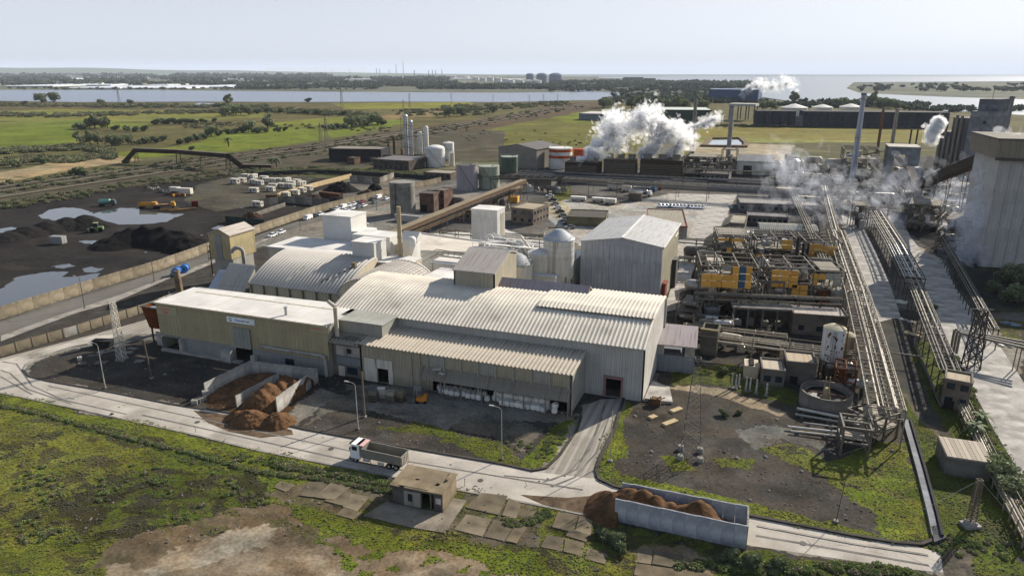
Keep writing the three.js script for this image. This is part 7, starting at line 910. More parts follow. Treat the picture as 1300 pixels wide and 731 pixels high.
  { const { p, r } = roundAt(1014, 1077, 495, 527), h = height(1046, 527, 508), k = thing('thickener_tank', 'wide round open concrete thickener tank below the flaking silo', 'tank', p); obj('wall', lathe([[r, 0], [r, h], [r - 0.35, h], [r - 0.35, 0.5]], 48), mat('#99928a', { tex: 'concrete', rough: 0.9 }), k); obj('sludge', lathe([[0, 1.2], [r - 0.4, 1.9]], 40), mat('#3f3a33', { tex: 'soil', rough: 0.6 }), k); obj('inner_ledge', lathe([[r - 0.36, h - 0.7], [r - 1.1, h - 0.7], [r - 1.1, h - 0.9]], 48), mat('#857e76', { tex: 'concrete', side: true }), k); obj('drive', [cyl(0.5, 0.9, 2.2, 0, 1.3, 0, 14), bx(0.2, 2.6, 0.2, 0.35, 3.2, 0), bx(0.2, 2.6, 0.2, -0.35, 3.2, 0.2)], mat('#a79a7f', { tex: 'stain' }), k); obj('rake_arm', [bar([0, 2.4, 0], [r - 0.8, 2.2, 0.6], 0.14), bar([0, 2.4, 0], [-r + 0.9, 2.2, -0.4], 0.14)], RUST, k); }
  frame('rusty_structure', 'rusty collapsed frame between the silos and the wide pipe rack', 'frame', blockAt([1058, 498], [1084, 502], 470, 5), 2, { m: RUST, deck: RUST, clutter: 12, bay: 2.4, cm: [RUST, CONCW, TAN, STEEL] });
  s = blockAt([1067, 578], [1102, 583], 546, 5); frame('steel_frame', 'dark open steel frame standing on grass at the near end of the wide rack', 'frame', s, 2, { bay: 3, clutter: 0, deck: TAN }); s = blockAt([1104, 566], [1138, 556], 524, 5); frame('steel_frame', 'second dark steel frame joined behind the first', 'frame', s, 2, { bay: 3.4, clutter: 0, deck: TAN });
  [[[1012, 522], [1098, 541], 0.28, 'thick pale pipe lying before the thickener tank'], [[1010, 529], [1095, 545], 0.2, 'thinner pipe beside the thick pale pipe'], [[1000, 545], [1090, 556], 0.22, 'long grey pipe lying on the right yard'], [[1004, 550], [1092, 561], 0.16, 'long thin pipe lying lowest on the right yard'], [[1020, 540], [1088, 550], 0.18, 'middle pipe lying on the right yard']].forEach(([a, b, r, l], i) => { const A = q(...a), B = q(...b), k = thing('ground_pipe', l, 'pipe', [0, 0], 0, 'pipes lying on the right yard'); obj('pipe_length', bar([A[0], r + 0.3, A[1]], [B[0], r + 0.5, B[1]], r, 10), [CABW, CONCW, GALV][i % 3], k); for (const f of [0.1, 0.5, 0.9]) obj('support', bx(0.5, 0.35, 0.8, A[0] + (B[0] - A[0]) * f, 0, A[1] + (B[1] - A[1]) * f), CONCD, k); });
  { const k = thing('pipe_channel', 'long straight grey pipe channel running along the grass to the front road', 'channel'), P = Q([[1150, 536], [1168, 600], [1182, 655], [1188, 683]]); obj('channel', ribbon(P, 0.9, 0.5), mat('#a5a6aa', { tex: 'concrete' }), k); obj('side_wall', ribbon(P.map(([x, z]) => [x + 0.75, z]), 0.35, 0.8), mat('#3b3c3f', { tex: 'concrete' }), k); obj('end_chamber', [slab(Q([[1182, 672], [1191, 670], [1201, 686], [1186, 692]]), 0, 0.5)], mat('#77777a', { tex: 'gravel' }), k); }
  s = blockAt([1194, 517], [1228, 524], 489, 5); building('gatehouse', 'tan two-storey block with dark doorway below the railed pipe line', 'building', s, { wall: mat('#96897a', { tex: 'concrete' }), roof: mat('#b0a593', { tex: 'stain' }), win: [2, 2], door: 1.6 });
  { const h = height(1257.5, 611.7, 590.8), A = q(1203, 582, h), B = q(1261, 590.8, h), C2 = q(1195, 556.5, h), w = Math.hypot(B[0] - A[0], B[1] - A[1]), d = Math.hypot(C2[0] - A[0], C2[1] - A[1]) * 0.98, k = building('flat_hut', 'flat-roofed hut with pale tiled roof beside the palms', 'hut', { p: A, ry: -Math.atan2(B[1] - A[1], B[0] - A[0]), w, h: h - 0.1, d }, { wall: mat('#8f8a82', { tex: 'concrete' }), roof: mat('#bcb2a6', { tex: 'stain' }) }); const nx = 9, nz = Math.round(9 * d / w), tg = fin(bx(w / nx - 0.05, 0.05, d / nz - 0.05)), tm = [mat('#b9afa3', { tex: 'stain' }), mat('#aea498', { tex: 'stain' }), mat('#c3baad', { tex: 'stain' })]; for (let i = 0; i < nx; i++) for (let j = 0; j < nz; j++) piece('roof_tile', tg, tm[(i * 5 + j * 3) % 3], k, [(i + 0.5) * w / nx, h + 0.38, -(j + 0.5) * d / nz]); }
  { const [x, z] = q(1233, 466), h = height(1233, 466, 393), k = thing('lattice_tower', 'dark lattice tower carrying pipes over the right road', 'tower', [x, z], 0.2); lattice(k, h, 2.6, 1.6, 6, 0.16, DARKSTEEL, 0.1); obj('cross_arm', [bar([-2, h, 0], [2.2, h, 0], 0.12), bar([-1.6, h * 0.9, 0], [1.8, h * 0.9, 0], 0.12)], DARKSTEEL, k); }
  { const k = thing('expansion_loop', 'three tall pipe loops turning up beside the right road and crossing over it', 'pipe loop'); for (let i = 0; i < 3; i++) { const b = q(1207 + i * 3.6, 448 + i * 2), y = 5.6 - i * 0.1, e = q(1310, 436 + i * 4, y); obj('pipe', pipe([[b[0], 0.6, b[1]], [b[0], y, b[1]], [e[0], y, e[1]]], 0.28, 8), STEEL, k); } const e = q(1262, 440, 4); for (const f of [0, 1]) { const p = q(1286 + f * 6, 470); obj('support', bar([p[0], 0, p[1]], [p[0], 5, p[1]], 0.14), TAN, k); } }
  { const k = thing('cross_pipe', 'thin pipe bridging the grass between the two racks', 'pipe'), A = q(1128, 447, 2.4), B = q(1181, 454, 2.4); obj('pipe_length', bar([A[0], 2.4, A[1]], [B[0], 2.4, B[1]], 0.16, 8), STEEL, k); obj('support', [bar([A[0], 0, A[1]], [A[0], 2.4, A[1]], 0.1)], STEEL, k); const g = thing('ground_pipe', 'dark curved pipe lying in the grass left of the dark rack', 'pipe'); obj('pipe_length', pipe(Q([[1170, 431], [1161, 433], [1162, 442], [1172, 465], [1182, 488], [1195, 520]]).map(([x, z]) => [x, 0.5, z]), 0.3, 8), DARKSTEEL, g); }
  [[1145, 384, 'white debris heap beside the shaded right road'], [1150, 407, 'pale scattered blocks on the verge of the inner right road'], [1160, 424, 'cream block pile at the foot of the dark rack'], [1283, 412, 'blue-grey tarpaulin heap at the far side of the right road'], [1276, 438, 'white sheet scrap beside the right road']].forEach(([u, v, l], i) => { const [x, z] = q(u, v), k = thing('debris_heap', l, 'debris', [x, z]); for (let j = 0; j < 9; j++) obj('chunk', new THREE.IcosahedronGeometry(rr(0.3, 0.8), 0).scale(rr(1, 2), 0.5, 1).translate(rr(-1.6, 1.6), 0.15, rr(-1.2, 1.2)), [CABW, CONCW, mat('#c2b394', { tex: 'stain' }), mat('#7d8aa0', { tex: 'stain' }), CABW][i], k); });
}
// ---------- plants ----------
function leafCloud(n, f, s, dark = 0.5, tilt) { // n leaf-sized faces at points f() -> [x, y, z, light]
  const p = new Float32Array(n * 9), c = new Float32Array(n * 9), nr = new Float32Array(n * 9), v = new THREE.Vector3(), e = new THREE.Euler(), m = new THREE.Matrix4();
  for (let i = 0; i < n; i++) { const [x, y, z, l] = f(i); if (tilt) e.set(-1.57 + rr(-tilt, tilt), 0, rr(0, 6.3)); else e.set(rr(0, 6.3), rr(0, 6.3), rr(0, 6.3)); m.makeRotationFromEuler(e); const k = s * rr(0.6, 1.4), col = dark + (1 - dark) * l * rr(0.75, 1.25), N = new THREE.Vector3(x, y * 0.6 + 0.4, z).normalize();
    [[-0.5, -0.35], [0.5, -0.3], [0.05, 0.6]].forEach(([a, b], j) => { v.set(a * k, b * k, 0).applyMatrix4(m); p.set([x + v.x, y + v.y, z + v.z], i * 9 + j * 3); c.set([col, col, col * 0.95], i * 9 + j * 3); nr.set([N.x, N.y, N.z], i * 9 + j * 3); }); }
  const g = new THREE.BufferGeometry(); g.setAttribute('position', new THREE.BufferAttribute(p, 3)); g.setAttribute('color', new THREE.BufferAttribute(c, 3)); g.computeVertexNormals(); return g;
}
const leafMat = (c) => new THREE.MeshPhysicalMaterial({ color: c, roughness: 0.9, vertexColors: true, side: THREE.DoubleSide, transmission: 0.25, thickness: 0 });
const LEAF = [leafMat('#77805a'), leafMat('#868a62'), leafMat('#66714a'), leafMat('#6f6a48')];
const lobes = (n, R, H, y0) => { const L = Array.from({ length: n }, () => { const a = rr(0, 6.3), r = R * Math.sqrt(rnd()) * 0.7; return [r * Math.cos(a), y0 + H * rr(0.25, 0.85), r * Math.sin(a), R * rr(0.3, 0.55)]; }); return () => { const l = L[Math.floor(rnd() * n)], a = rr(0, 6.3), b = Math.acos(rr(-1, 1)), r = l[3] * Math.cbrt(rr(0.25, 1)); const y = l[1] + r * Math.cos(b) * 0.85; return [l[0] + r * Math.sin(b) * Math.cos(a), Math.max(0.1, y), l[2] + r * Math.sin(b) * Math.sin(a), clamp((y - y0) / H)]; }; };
const treeProto = [];
function tree(u, v, s, kind, label, group) {
  const [x, z] = q(u, v);
  if (treeProto[kind]) return tag(dup(treeProto[kind], [x, z], rr(0, 6.3), null, s), label, kind === 3 ? 'palm' : 'tree', group);
  const t = thing(kind === 3 ? 'palm_tree' : kind === 2 ? 'round_tree' : kind === 1 ? 'tall_tree' : 'broad_tree', label, kind === 3 ? 'palm' : 'tree', [x, z], 0, group);
  const BK = mat('#5b4c3c', { tex: 'rust', rough: 1 });
  if (kind === 3) { obj('trunk', [cyl(0.16, 0.24, 3.2, 0, 0, 0, 8)], BK, t); const fr = []; for (let i = 0; i < 22; i++) { const a = i * 2.4, up = rr(-0.2, 0.9), L = rr(1.8, 2.4); fr.push(grid(5, 1, (m, w) => { const d = m * L, y = 3.2 + up * d - 0.38 * d * d, wd = (w - 0.5) * 0.55 * Math.sin(Math.PI * (0.12 + 0.88 * m)); return [d * Math.cos(a) - wd * Math.sin(a), y - Math.abs(wd) * 0.2, d * Math.sin(a) + wd * Math.cos(a)]; })); } obj('crown', fr, mat('#4c5a30', { rough: 0.8, side: true }), t); }
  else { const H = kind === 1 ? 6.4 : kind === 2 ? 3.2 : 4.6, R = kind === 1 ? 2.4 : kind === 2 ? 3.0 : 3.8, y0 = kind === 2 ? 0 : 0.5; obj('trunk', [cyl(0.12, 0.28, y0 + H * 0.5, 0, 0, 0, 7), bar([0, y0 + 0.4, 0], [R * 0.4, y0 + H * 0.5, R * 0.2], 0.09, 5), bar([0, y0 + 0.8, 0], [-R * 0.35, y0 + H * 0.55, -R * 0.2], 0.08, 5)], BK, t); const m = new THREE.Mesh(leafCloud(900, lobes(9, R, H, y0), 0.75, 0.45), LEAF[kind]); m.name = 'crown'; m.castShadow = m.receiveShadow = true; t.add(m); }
  treeProto[kind] = t; t.scale.setScalar(s); return t;
}
function scatter(name, geo, m, spots, label, cat) { const o = new THREE.InstancedMesh(geo, m, spots.length), M = new THREE.Matrix4(), Qt = new THREE.Quaternion(), Y = new THREE.Vector3(0, 1, 0); spots.forEach(([x, z, s, col, y = 0, sy = 1], i) => { M.compose(new THREE.Vector3(x, y, z), Qt.setFromAxisAngle(Y, rr(0, 6.3)), new THREE.Vector3(s, s * sy, s)); o.setMatrixAt(i, M); if (col) o.setColorAt(i, col); }); o.name = numbered(name); o.castShadow = o.receiveShadow = true; tag(o, label, cat, null, 'stuff'); scene.add(o); return o; }
const NTH = ['first', 'second', 'third', 'fourth', 'fifth', 'sixth', 'seventh', 'eighth', 'ninth', 'tenth', 'eleventh', 'twelfth'];
for (const [where, g, list] of [
  ['largest clump left of the pipe bridge', 'trees of the green fields', [[97, 180, 1.48, 1], [106, 182, 1.25, 0], [114, 184, 1.33, 1], [124, 186, 1.33, 1], [133, 184, 1.17, 3.5], [142, 184, 1.25, 0], [152, 184, 1.09, 0], [162, 183, 1.17, 0], [176, 183, 1.17, 2], [186, 182, 1.48, 2], [197, 181, 1.40, 2], [205, 179, 1.25, 2]]],
  ['clump behind the largest one', 'trees of the green fields', [[98, 163, 1.56, 2], [106, 164, 1.56, 2], [113, 163, 1.56, 0], [120, 163, 1.87, 1], [128, 162, 1.64, 0], [136, 163, 1.48, 1], [146, 165, 1.33, 2], [160, 166, 1.48, 2], [172, 167, 1.48, 2], [183, 166, 1.48, 2]]],
  ['hedge of the far middle field', 'trees of the green fields', [[198, 158, 1.72, 2], [206, 157, 1.72, 2], [214, 157, 1.72, 2], [222, 157, 1.72, 2], [230, 157, 1.64, 2], [238, 157, 1.56, 2], [246, 157, 1.48, 2], [258, 156, 1.33, 2], [272, 155, 1.33, 2]]],
  ['sloping clump right of the pipe bridge', 'trees of the green fields', [[229, 183, 1.33, 2], [238, 181, 1.40, 2], [248, 178, 1.56, 2], [258, 176, 1.40, 2], [268, 173, 1.48, 0], [278, 172, 1.40, 2], [290, 170, 1.33, 2], [297, 169, 1.17, 2]]],
  ['group with a tall tree in the middle field', 'trees of the green fields', [[306, 168, 1.56, 2], [315, 168, 1.72, 0], [326, 169, 1.56, 2], [336, 168, 1.40, 2], [340, 166, 1.87, 1], [352, 167, 1.25, 2], [362, 166, 1.17, 2]]],
  ['dense dark clump left of the process columns', 'trees of the green fields', [[413, 165, 1.40, 2], [421, 164, 1.48, 2], [429, 163, 1.48, 2], [437, 163, 1.40, 2], [446, 162, 1.72, 0], [454, 161, 1.87, 0], [462, 160, 1.87, 0], [471, 159, 1.95, 0], [479, 158, 1.87, 0], [487, 158, 1.56, 2]]],
  ['grove in the far right fields', 'trees of the green fields', [[286, 148, 2.03, 0], [296, 146, 2.03, 0], [305, 145, 2.18, 0], [315, 146, 1.95, 0], [326, 144, 1.79, 2], [340, 142, 1.79, 2], [356, 143, 1.87, 2], [372, 144, 1.79, 2], [388, 145, 1.87, 2], [404, 145, 1.79, 2], [420, 146, 1.72, 2], [436, 146, 1.72, 2]]],
  ['line along the river bank', 'trees by the river', [[52, 130, 2.65, 0], [68, 129, 2.81, 0], [30, 133, 1.87, 2], [128, 132, 2.34, 2], [165, 131, 1.87, 2], [289, 135, 2.34, 1], [391, 129, 2.03, 2], [570, 148, 2.03, 0], [586, 147, 1.87, 0], [627, 143, 1.79, 0]]],
  ['dark group behind the steam', 'trees beyond the works', [[766, 137, 2.34, 0], [772, 136, 2.65, 0], [802, 140, 2.50, 1], [812, 141, 2.65, 1], [822, 140, 2.50, 0], [834, 141, 2.65, 1], [846, 140, 2.57, 0], [858, 141, 2.50, 1], [868, 140, 2.65, 0], [886, 139, 2.50, 1], [893, 140, 2.34, 0], [812, 136, 2.34, 0]]],
  ['row behind the domed tanks', 'trees beyond the works', [[1009, 133, 2.65, 1], [1062, 136, 2.18, 0], [1072, 135, 2.34, 0], [1100, 135, 2.81, 0], [1108, 135, 2.81, 1], [1118, 136, 2.50, 0], [1128, 137, 2.34, 0], [1138, 138, 2.18, 0], [1148, 139, 2.03, 2], [980, 139, 2.03, 0], [968, 139, 2.03, 0], [1156, 140, 1.72, 2]]],
  ['scrub left of the pipe bridge', 'trees of the green fields', [[96, 222, 1.17, 2], [104, 223, 1.09, 2], [243, 191, 0.94, 2], [160, 207, 0.78, 2], [52, 208, 1.17, 2], [20, 212, 1.25, 2]]],
]) list.forEach(([u, v, s, k], i) => tree(u, v, s, Math.floor(k), `${['broad tree', 'tall tree', 'low round tree', 'palm'][Math.floor(k)]}, ${NTH[i]} in the ${where}`, g));
[[290, 186, 1.8, 'palm standing alone in the field right of the pipe bridge'], [345, 212, 1.4, 'left palm beside the dark hedge behind the black yard'], [351, 212, 1.4, 'right palm beside the dark hedge behind the black yard'], [1236, 560, 0.8, 'front palm beside the flat hut'], [1243, 548, 0.85, 'rear palm beside the flat hut']].forEach(([u, v, s, l]) => tree(u, v, s, 3, l, 'palms'));
[[1262, 603, 0.5, 0, 'leafy tree behind the railed pipe line'], [1272, 615, 0.55, 0, 'broad tree at the right edge behind the railed pipe line'], [1283, 633, 0.5, 0, 'lowest broad tree at the right edge'], [1268, 585, 0.45, 2, 'round bush between the palms and the railed pipe line'], [1212, 472, 0.4, 2, 'round bush at the foot of the expansion loops'], [1180, 395, 0.5, 2, 'olive bush on top of the bank beside the dark rack'], [778, 690, 0.42, 2, 'dark bush in front of the long pale bunker'], [766, 683, 0.36, 2, 'dark bush beside the concrete slabs before the long bunker'], [787, 700, 0.36, 2, 'low bush right of the dark bush before the bunker'], [919, 474, 0.36, 2, 'low bush on the grass behind the pylon'], [919, 528, 0.3, 2, 'bush alone on the right yard behind the pylon'], [938, 526, 0.22, 2, 'small dark bush on the right yard'], [518, 610, 0.32, 2, 'dark bush against the left wall of the derelict hut'], [950, 720, 0.45, 2, 'thick bush at the bottom edge right of the bunker'], [925, 712, 0.4, 2, 'bush below the end wall of the long bunker'], [985, 722, 0.36, 2, 'bush on the verge below the front road'], [1283, 360, 0.9, 0, 'dark tree in the shade at the far right road'], [1265, 372, 0.8, 2, 'dark bush in the shade of the silo block'], [1290, 385, 0.8, 0, 'dark tree nearest the sunny right road']].forEach(([u, v, s, k, l]) => tree(u, v, s, k, l, 'trees and bushes round the plant'));
{ // grass, weeds and scrub: more than anyone could count
  const blade = leafCloud(14, () => { const a = rr(0, 6.3), r = rr(0, 0.32); return [r * Math.cos(a), rr(0.05, 0.32), r * Math.sin(a), rr(0.4, 1)]; }, 0.3, 0.88, 0.8);
  const GM = new THREE.MeshPhysicalMaterial({ color: '#ffffff', roughness: 1, vertexColors: true, side: THREE.DoubleSide, transmission: 0.2, thickness: 0 });
  const sp = [], wd = []; let k = 0;
  for (let i = 0; i < 420000 && sp.length < 150000; i++) { const x = rr(-168, 100), z = rr(-200, -42), c = near.at(x, z); if (!(c[1] > c[0] * 0.95 && c[1] > c[2] * 1.25)) continue; const n = fbm(x * 0.16, z * 0.16, 3), s = 0.2 + 0.4 * n * n * n + rr(0, 0.12) + (rnd() < 0.02 ? 0.35 : 0); const col = new THREE.Color().setRGB(c[0] * rr(0.97, 1.22), c[1] * rr(0.97, 1.17), c[2] * rr(0.95, 1.25), THREE.SRGBColorSpace); sp.push([x, z, s, col, 0, rr(0.6, 1.1)]); }
  scatter('grass', blade, GM, sp, 'rough green grass of the field and verges', 'grass');
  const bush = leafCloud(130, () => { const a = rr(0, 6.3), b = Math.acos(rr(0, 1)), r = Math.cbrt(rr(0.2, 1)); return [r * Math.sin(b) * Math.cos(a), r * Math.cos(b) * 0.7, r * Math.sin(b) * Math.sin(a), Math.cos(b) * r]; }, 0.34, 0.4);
  const dk = ['#75864a', '#697844', '#808a4e', '#857e62', '#788646', '#8a836a'].map(lin);
  const along = (pts, n, w, s0, s1) => { for (let i = 0; i < n; i++) { const f = rnd() * (pts.length - 1), a = Math.floor(f), t = f - a, u = pts[a][0] + (pts[a + 1][0] - pts[a][0]) * t, v = pts[a][1] + (pts[a + 1][1] - pts[a][1]) * t, [x, z] = q(u, v + rr(-w, w)); wd.push([x + rr(-0.5, 0.5), z, rr(s0, s1), pick(dk)]); } };
  along([[0, 515], [60, 528], [150, 553], [230, 573], [330, 600], [400, 608], [480, 622], [500, 624]], 460, 1.8, 0.25, 0.6);
  along([[350, 590], [440, 606], [500, 618]], 160, 3, 0.4, 0.9); along([[300, 578], [400, 598], [470, 610]], 90, 5, 0.3, 0.6);
  for (let i = 0; i < 700; i++) { const u = rr(20, 350), v = rr(585, 690), n = fbm(u * 0.03, v * 0.06, 3); if (n < 0.56) continue; const [x, z] = q(u, v), c = near.at(x, z); if (c[1] < c[0] * 1.0) continue; wd.push([x, z, rr(0.2, 0.6), pick(dk)]); }
  along([[640, 662], [660, 668], [680, 660], [700, 650]], 60, 4, 0.3, 0.6); along([[860, 718], [960, 722], [1060, 722], [1150, 726]], 160, 6, 0.3, 0.8); along([[860, 470], [930, 470], [990, 500]], 70, 6, 0.3, 0.6); along([[1215, 455], [1240, 520], [1260, 570], [1295, 640]], 120, 6, 0.4, 1.0); along([[1180, 690], [1300, 700]], 40, 12, 0.3, 0.6);
  along([[640, 560], [690, 575], [720, 545]], 60, 8, 0.25, 0.45);
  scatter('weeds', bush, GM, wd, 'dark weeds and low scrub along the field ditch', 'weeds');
  // scrub belts of the fields, beyond the black yard
  const far = [], dk2 = ['#68724a', '#5e6844', '#767852', '#867e60', '#76755a'].map(lin), belt = (pts, n, w, s0, s1) => { for (let i = 0; i < n; i++) { const f = rnd() * (pts.length - 1), a = Math.floor(f), t = f - a, u = pts[a][0] + (pts[a + 1][0] - pts[a][0]) * t, v = pts[a][1] + (pts[a + 1][1] - pts[a][1]) * t, [x, z] = q(u, v + rr(-w, w)); far.push([x + rr(-3, 3), z, rr(s0, s1), pick(dk2)]); } };
  belt([[-20, 193], [50, 190], [100, 187], [140, 192]], 260, 3, 1.5, 4); belt([[-20, 208], [40, 202], [90, 203], [150, 197]], 260, 4, 1.5, 3.5); belt([[-20, 133], [100, 134], [200, 135], [340, 135]], 260, 2, 3, 7); belt([[0, 146], [90, 147], [180, 144], [260, 142], [330, 138]], 240, 2, 2.5, 6); belt([[280, 140], [360, 140], [480, 148]], 260, 3, 2.5, 6); belt([[0, 262], [90, 248], [200, 230], [290, 220], [420, 216]], 300, 5, 0.7, 2); belt([[0, 240], [120, 222], [260, 206], [400, 190], [480, 176]], 420, 7, 0.6, 2.2); belt([[230, 160], [300, 158], [500, 165]], 100, 3, 1.5, 3); belt([[325, 219], [400, 216], [480, 220], [560, 224]], 300, 2, 1.2, 2.6); belt([[560, 137], [640, 136], [720, 131]], 160, 3, 3, 6); belt([[560, 175], [650, 170], [740, 175], [700, 190]], 30, 8, 0.8, 1.8); belt([[420, 196], [520, 172], [640, 150], [740, 133]], 260, 4, 1, 3); belt([[810, 160], [1000, 160], [1200, 161]], 120, 1.5, 1.5, 4); belt([[500, 143], [620, 143]], 80, 4, 2, 5);
  scatter('scrub', bush, GM, far, 'low scrub and hedges of the far fields and track', 'scrub');
  const wood = leafCloud(70, lobes(5, 1, 1.1, 0), 0.5, 0.5), ws = [], wc = ['#465040', '#4c5644', '#424c3c', '#585c4c'].map(lin);
  const band = (u0, u1, v0, v1, n, s0, s1) => { for (let i = 0; i < n; i++) { const u = rr(u0, u1), v = rr(v0, v1); if (fbm(u * 0.02, v * 0.6, 3) < 0.42) continue; const [x, z] = q(u, v); ws.push([x, z, rr(s0, s1), pick(wc), 0, rr(0.6, 1)]); } };
  band(-120, 585, 103, 108, 1300, 11, 20); band(585, 780, 108, 109.5, 260, 8, 12); band(-120, 570, 99, 103, 1300, 14, 28); band(-120, 420, 95.5, 98.5, 700, 24, 50); band(300, 800, 108.6, 113, 1300, 9, 15); band(700, 900, 104, 110, 800, 11, 19); band(780, 960, 120, 131, 420, 7, 12); band(-120, 800, 112.2, 113.6, 260, 5, 9); band(700, 900, 112, 117, 300, 8, 14); band(960, 1180, 132, 137, 220, 6, 11); band(1090, 1500, 107, 116, 240, 9, 16); band(1160, 1500, 137, 142, 160, 5, 9); band(820, 960, 106, 112, 400, 12, 20);
  scatter('woods', wood, GM, ws, 'dark far-off woods along the river banks', 'woods');
}
// ---------- far land: hills, glasshouses, refinery, tanks, sheds ----------
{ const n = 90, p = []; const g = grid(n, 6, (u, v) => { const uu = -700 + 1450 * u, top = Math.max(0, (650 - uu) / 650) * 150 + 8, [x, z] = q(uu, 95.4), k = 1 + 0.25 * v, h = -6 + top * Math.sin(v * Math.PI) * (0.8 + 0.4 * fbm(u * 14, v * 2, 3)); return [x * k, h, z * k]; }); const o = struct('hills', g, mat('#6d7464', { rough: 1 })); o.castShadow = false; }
{ const GH = mat('#d3d6d8', { rough: 0.5 }), GH2 = mat('#b9bcb6', { rough: 0.6 }); let k = 0;
  const strip = (u0, u1, v0, v1, l) => { const A = q(u0, v1), B = q(u1, v1), C2 = q(u0, v0), w = Math.hypot(B[0] - A[0], B[1] - A[1]), d = Math.hypot(C2[0] - A[0], C2[1] - A[1]) * 0.9, t = thing('greenhouse', l, 'greenhouse', A, -Math.atan2(B[1] - A[1], B[0] - A[0]), 'white greenhouses across the river'); obj('cover', [bx(w, 3.5, d, w / 2, 0, -d / 2)], k++ % 3 ? GH : GH2, t); const bays = []; for (let i = 0; i < 12; i++) bays.push(prismX([[0, 3.5], [d / 24, 5], [d / 12, 3.5]], w, w / 2, 0, -d * i / 12)); obj('roof', bays, GH, t); };
  strip(4, 66, 107, 110, 'wide white greenhouse block at the far left across the river'); strip(84, 152, 110, 112.4, 'left long greenhouse on the river bank'); strip(154, 234, 109.5, 112.6, 'longest white greenhouse on the river bank'); strip(186, 212, 107, 108.6, 'small greenhouse behind the longest one'); strip(244, 286, 108.5, 111, 'greenhouse right of the gap in the bank trees'); strip(291, 328, 108.5, 111.8, 'right greenhouse on the river bank'); strip(330, 352, 107.6, 109.6, 'last small greenhouse before the dark woods'); strip(84, 140, 107.4, 108.6, 'greenhouse behind the left long one');
  for (let i = 0; i < 16; i++) { const u = -60 + i * 46 + rr(-12, 12), v = 98.4 + (i % 4) * 0.8; strip(u, u + rr(18, 60), v - 0.3, v + 0.15, `distant pale greenhouse strip near the horizon, number ${NTH[i % 12]} ${i < 12 ? 'from the left' : 'beyond the refinery'}`); }
}
const FARM = mat('#b9b6ae', { rough: 0.8 });
{ const hl = ['white', 'cream', 'grey', 'red-roofed']; for (let i = 0; i < 26; i++) { const u = rr(-20, 640), v = rr(99, 109), [x, z] = q(u, v), w = rr(14, 34), o = thing('farm_building', `small ${hl[i % 4]} far building among the river woods, ${ORD[i >> 2]} of that colour`, 'building', [x, z], rr(0, 3), 'far buildings across the river'); obj('wall', bx(w, rr(7, 13), w * 0.7), i % 3 ? CABW : FARM, o); obj('roof', bx(w + 1, 1.2, w * 0.7 + 1, 0, 12, 0), i % 4 === 3 ? mat('#8f6a55', {}) : FARM, o); } }
[[388, 92, 80], [391, 92, 80.5], [361, 92, 86], [372, 92, 86.5], [380, 92, 86], [402, 93, 88], [413, 93, 87.5], [420, 93, 87], [424, 93, 87.5], [444, 94, 88.5], [478, 95, 86], [482, 95, 87], [494, 95, 88], [503, 95, 81], [512, 95, 77], [526, 97, 89], [544, 96, 89], [549, 96, 88.5], [553, 96, 89], [561, 96, 88]].forEach(([u, v, t], i) => { const [x, z] = q(u, v), h = height(u, v, t), o = thing('far_stack', i === 14 ? 'tallest refinery chimney on the horizon' : i === 13 ? 'second tallest refinery chimney on the horizon' : `thin refinery stack on the skyline, ${i < 12 ? NTH[i] + ' from the left' : NTH[i - 12] + ' past the middle'}`, 'chimney', [x, z], 0, 'refinery stacks on the horizon'); obj('shaft', cyl(5, 7, h, 0, 0, 0, 8), i % 3 ? mat('#55585c', {}) : mat('#6b6260', {}), o); obj('tip', cyl(4.8, 4.8, h * 0.05, 0, h * 0.95, 0, 8), DARKSTEEL, o); });
{ let i = 0; for (const [u, v, w, vt] of [[604, 102, 9, 98], [613, 103, 9, 98.5], [622, 102.5, 10, 98], [632, 103.5, 10, 99], [642, 104, 9, 100], [648, 106, 10, 101.5], [660, 106.5, 11, 101.5], [671, 107, 11, 102], [682, 107, 11, 102], [592, 100, 8, 97], [575, 99, 8, 96]]) { const { p, r, h } = roundAt(u - w / 2, u + w / 2, vt, v), t = thing('far_tank', `white oil storage tank across the water, ${NTH[i++]} counted along the bank`, 'tank', p, 0, 'white oil tanks across the water'); obj('shell', cyl(r, r, h, 0, 0, 0, 20), WHITE, t); obj('roof', lathe([[r + 0.4, h], [0, h + r * 0.15]], 20), CABW, t); }
  for (const [a, b, vt, v, l] of [[668, 678, 95, 104, 'left domed gas holder across the water'], [681, 695, 95.5, 104.5, 'middle domed gas holder across the water'], [697, 714, 96, 105, 'right largest domed gas holder across the water']]) tank('gas_holder', l, 'gas holder', [a, b, vt, v], mat('#7d828c', {}), { roof: 'dome', stair: false, rail: false, group: 'domed gas holders' }); }
for (const [u0, u1, v, h, l, c] of [[788, 820, 104, 28, 'flat-topped mound far across the water', '#5f6a5c'], [816, 834, 104.5, 24, 'smaller mound right of the flat-topped one', '#5c6657']]) { const a = q(u0, v), b = q(u1, v), w = Math.hypot(b[0] - a[0], b[1] - a[1]), o = tag(obj('mound', new THREE.CylinderGeometry(w * 0.4, w * 0.5, h, 20).scale(1, 1, 0.4).translate((a[0] + b[0]) / 2, h / 2, (a[1] + b[1]) / 2), mat(c, { rough: 1 })), l, 'mound'); }
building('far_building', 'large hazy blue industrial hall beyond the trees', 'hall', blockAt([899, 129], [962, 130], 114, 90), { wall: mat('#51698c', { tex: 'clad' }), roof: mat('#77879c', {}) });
building('far_building', 'grey low shed on the meadow left of the steam', 'shed', blockAt([735, 152], [775, 153], 145, 60), { wall: mat('#8d939c', { tex: 'clad' }), roof: mat('#b5b0aa', {}) }); building('far_building', 'long dark green shed with pale roof behind the steam', 'shed', blockAt([818, 160], [903, 161], 140, 70), { wall: mat('#46564d', { tex: 'clad' }), roof: mat('#b4bab0', {}) });
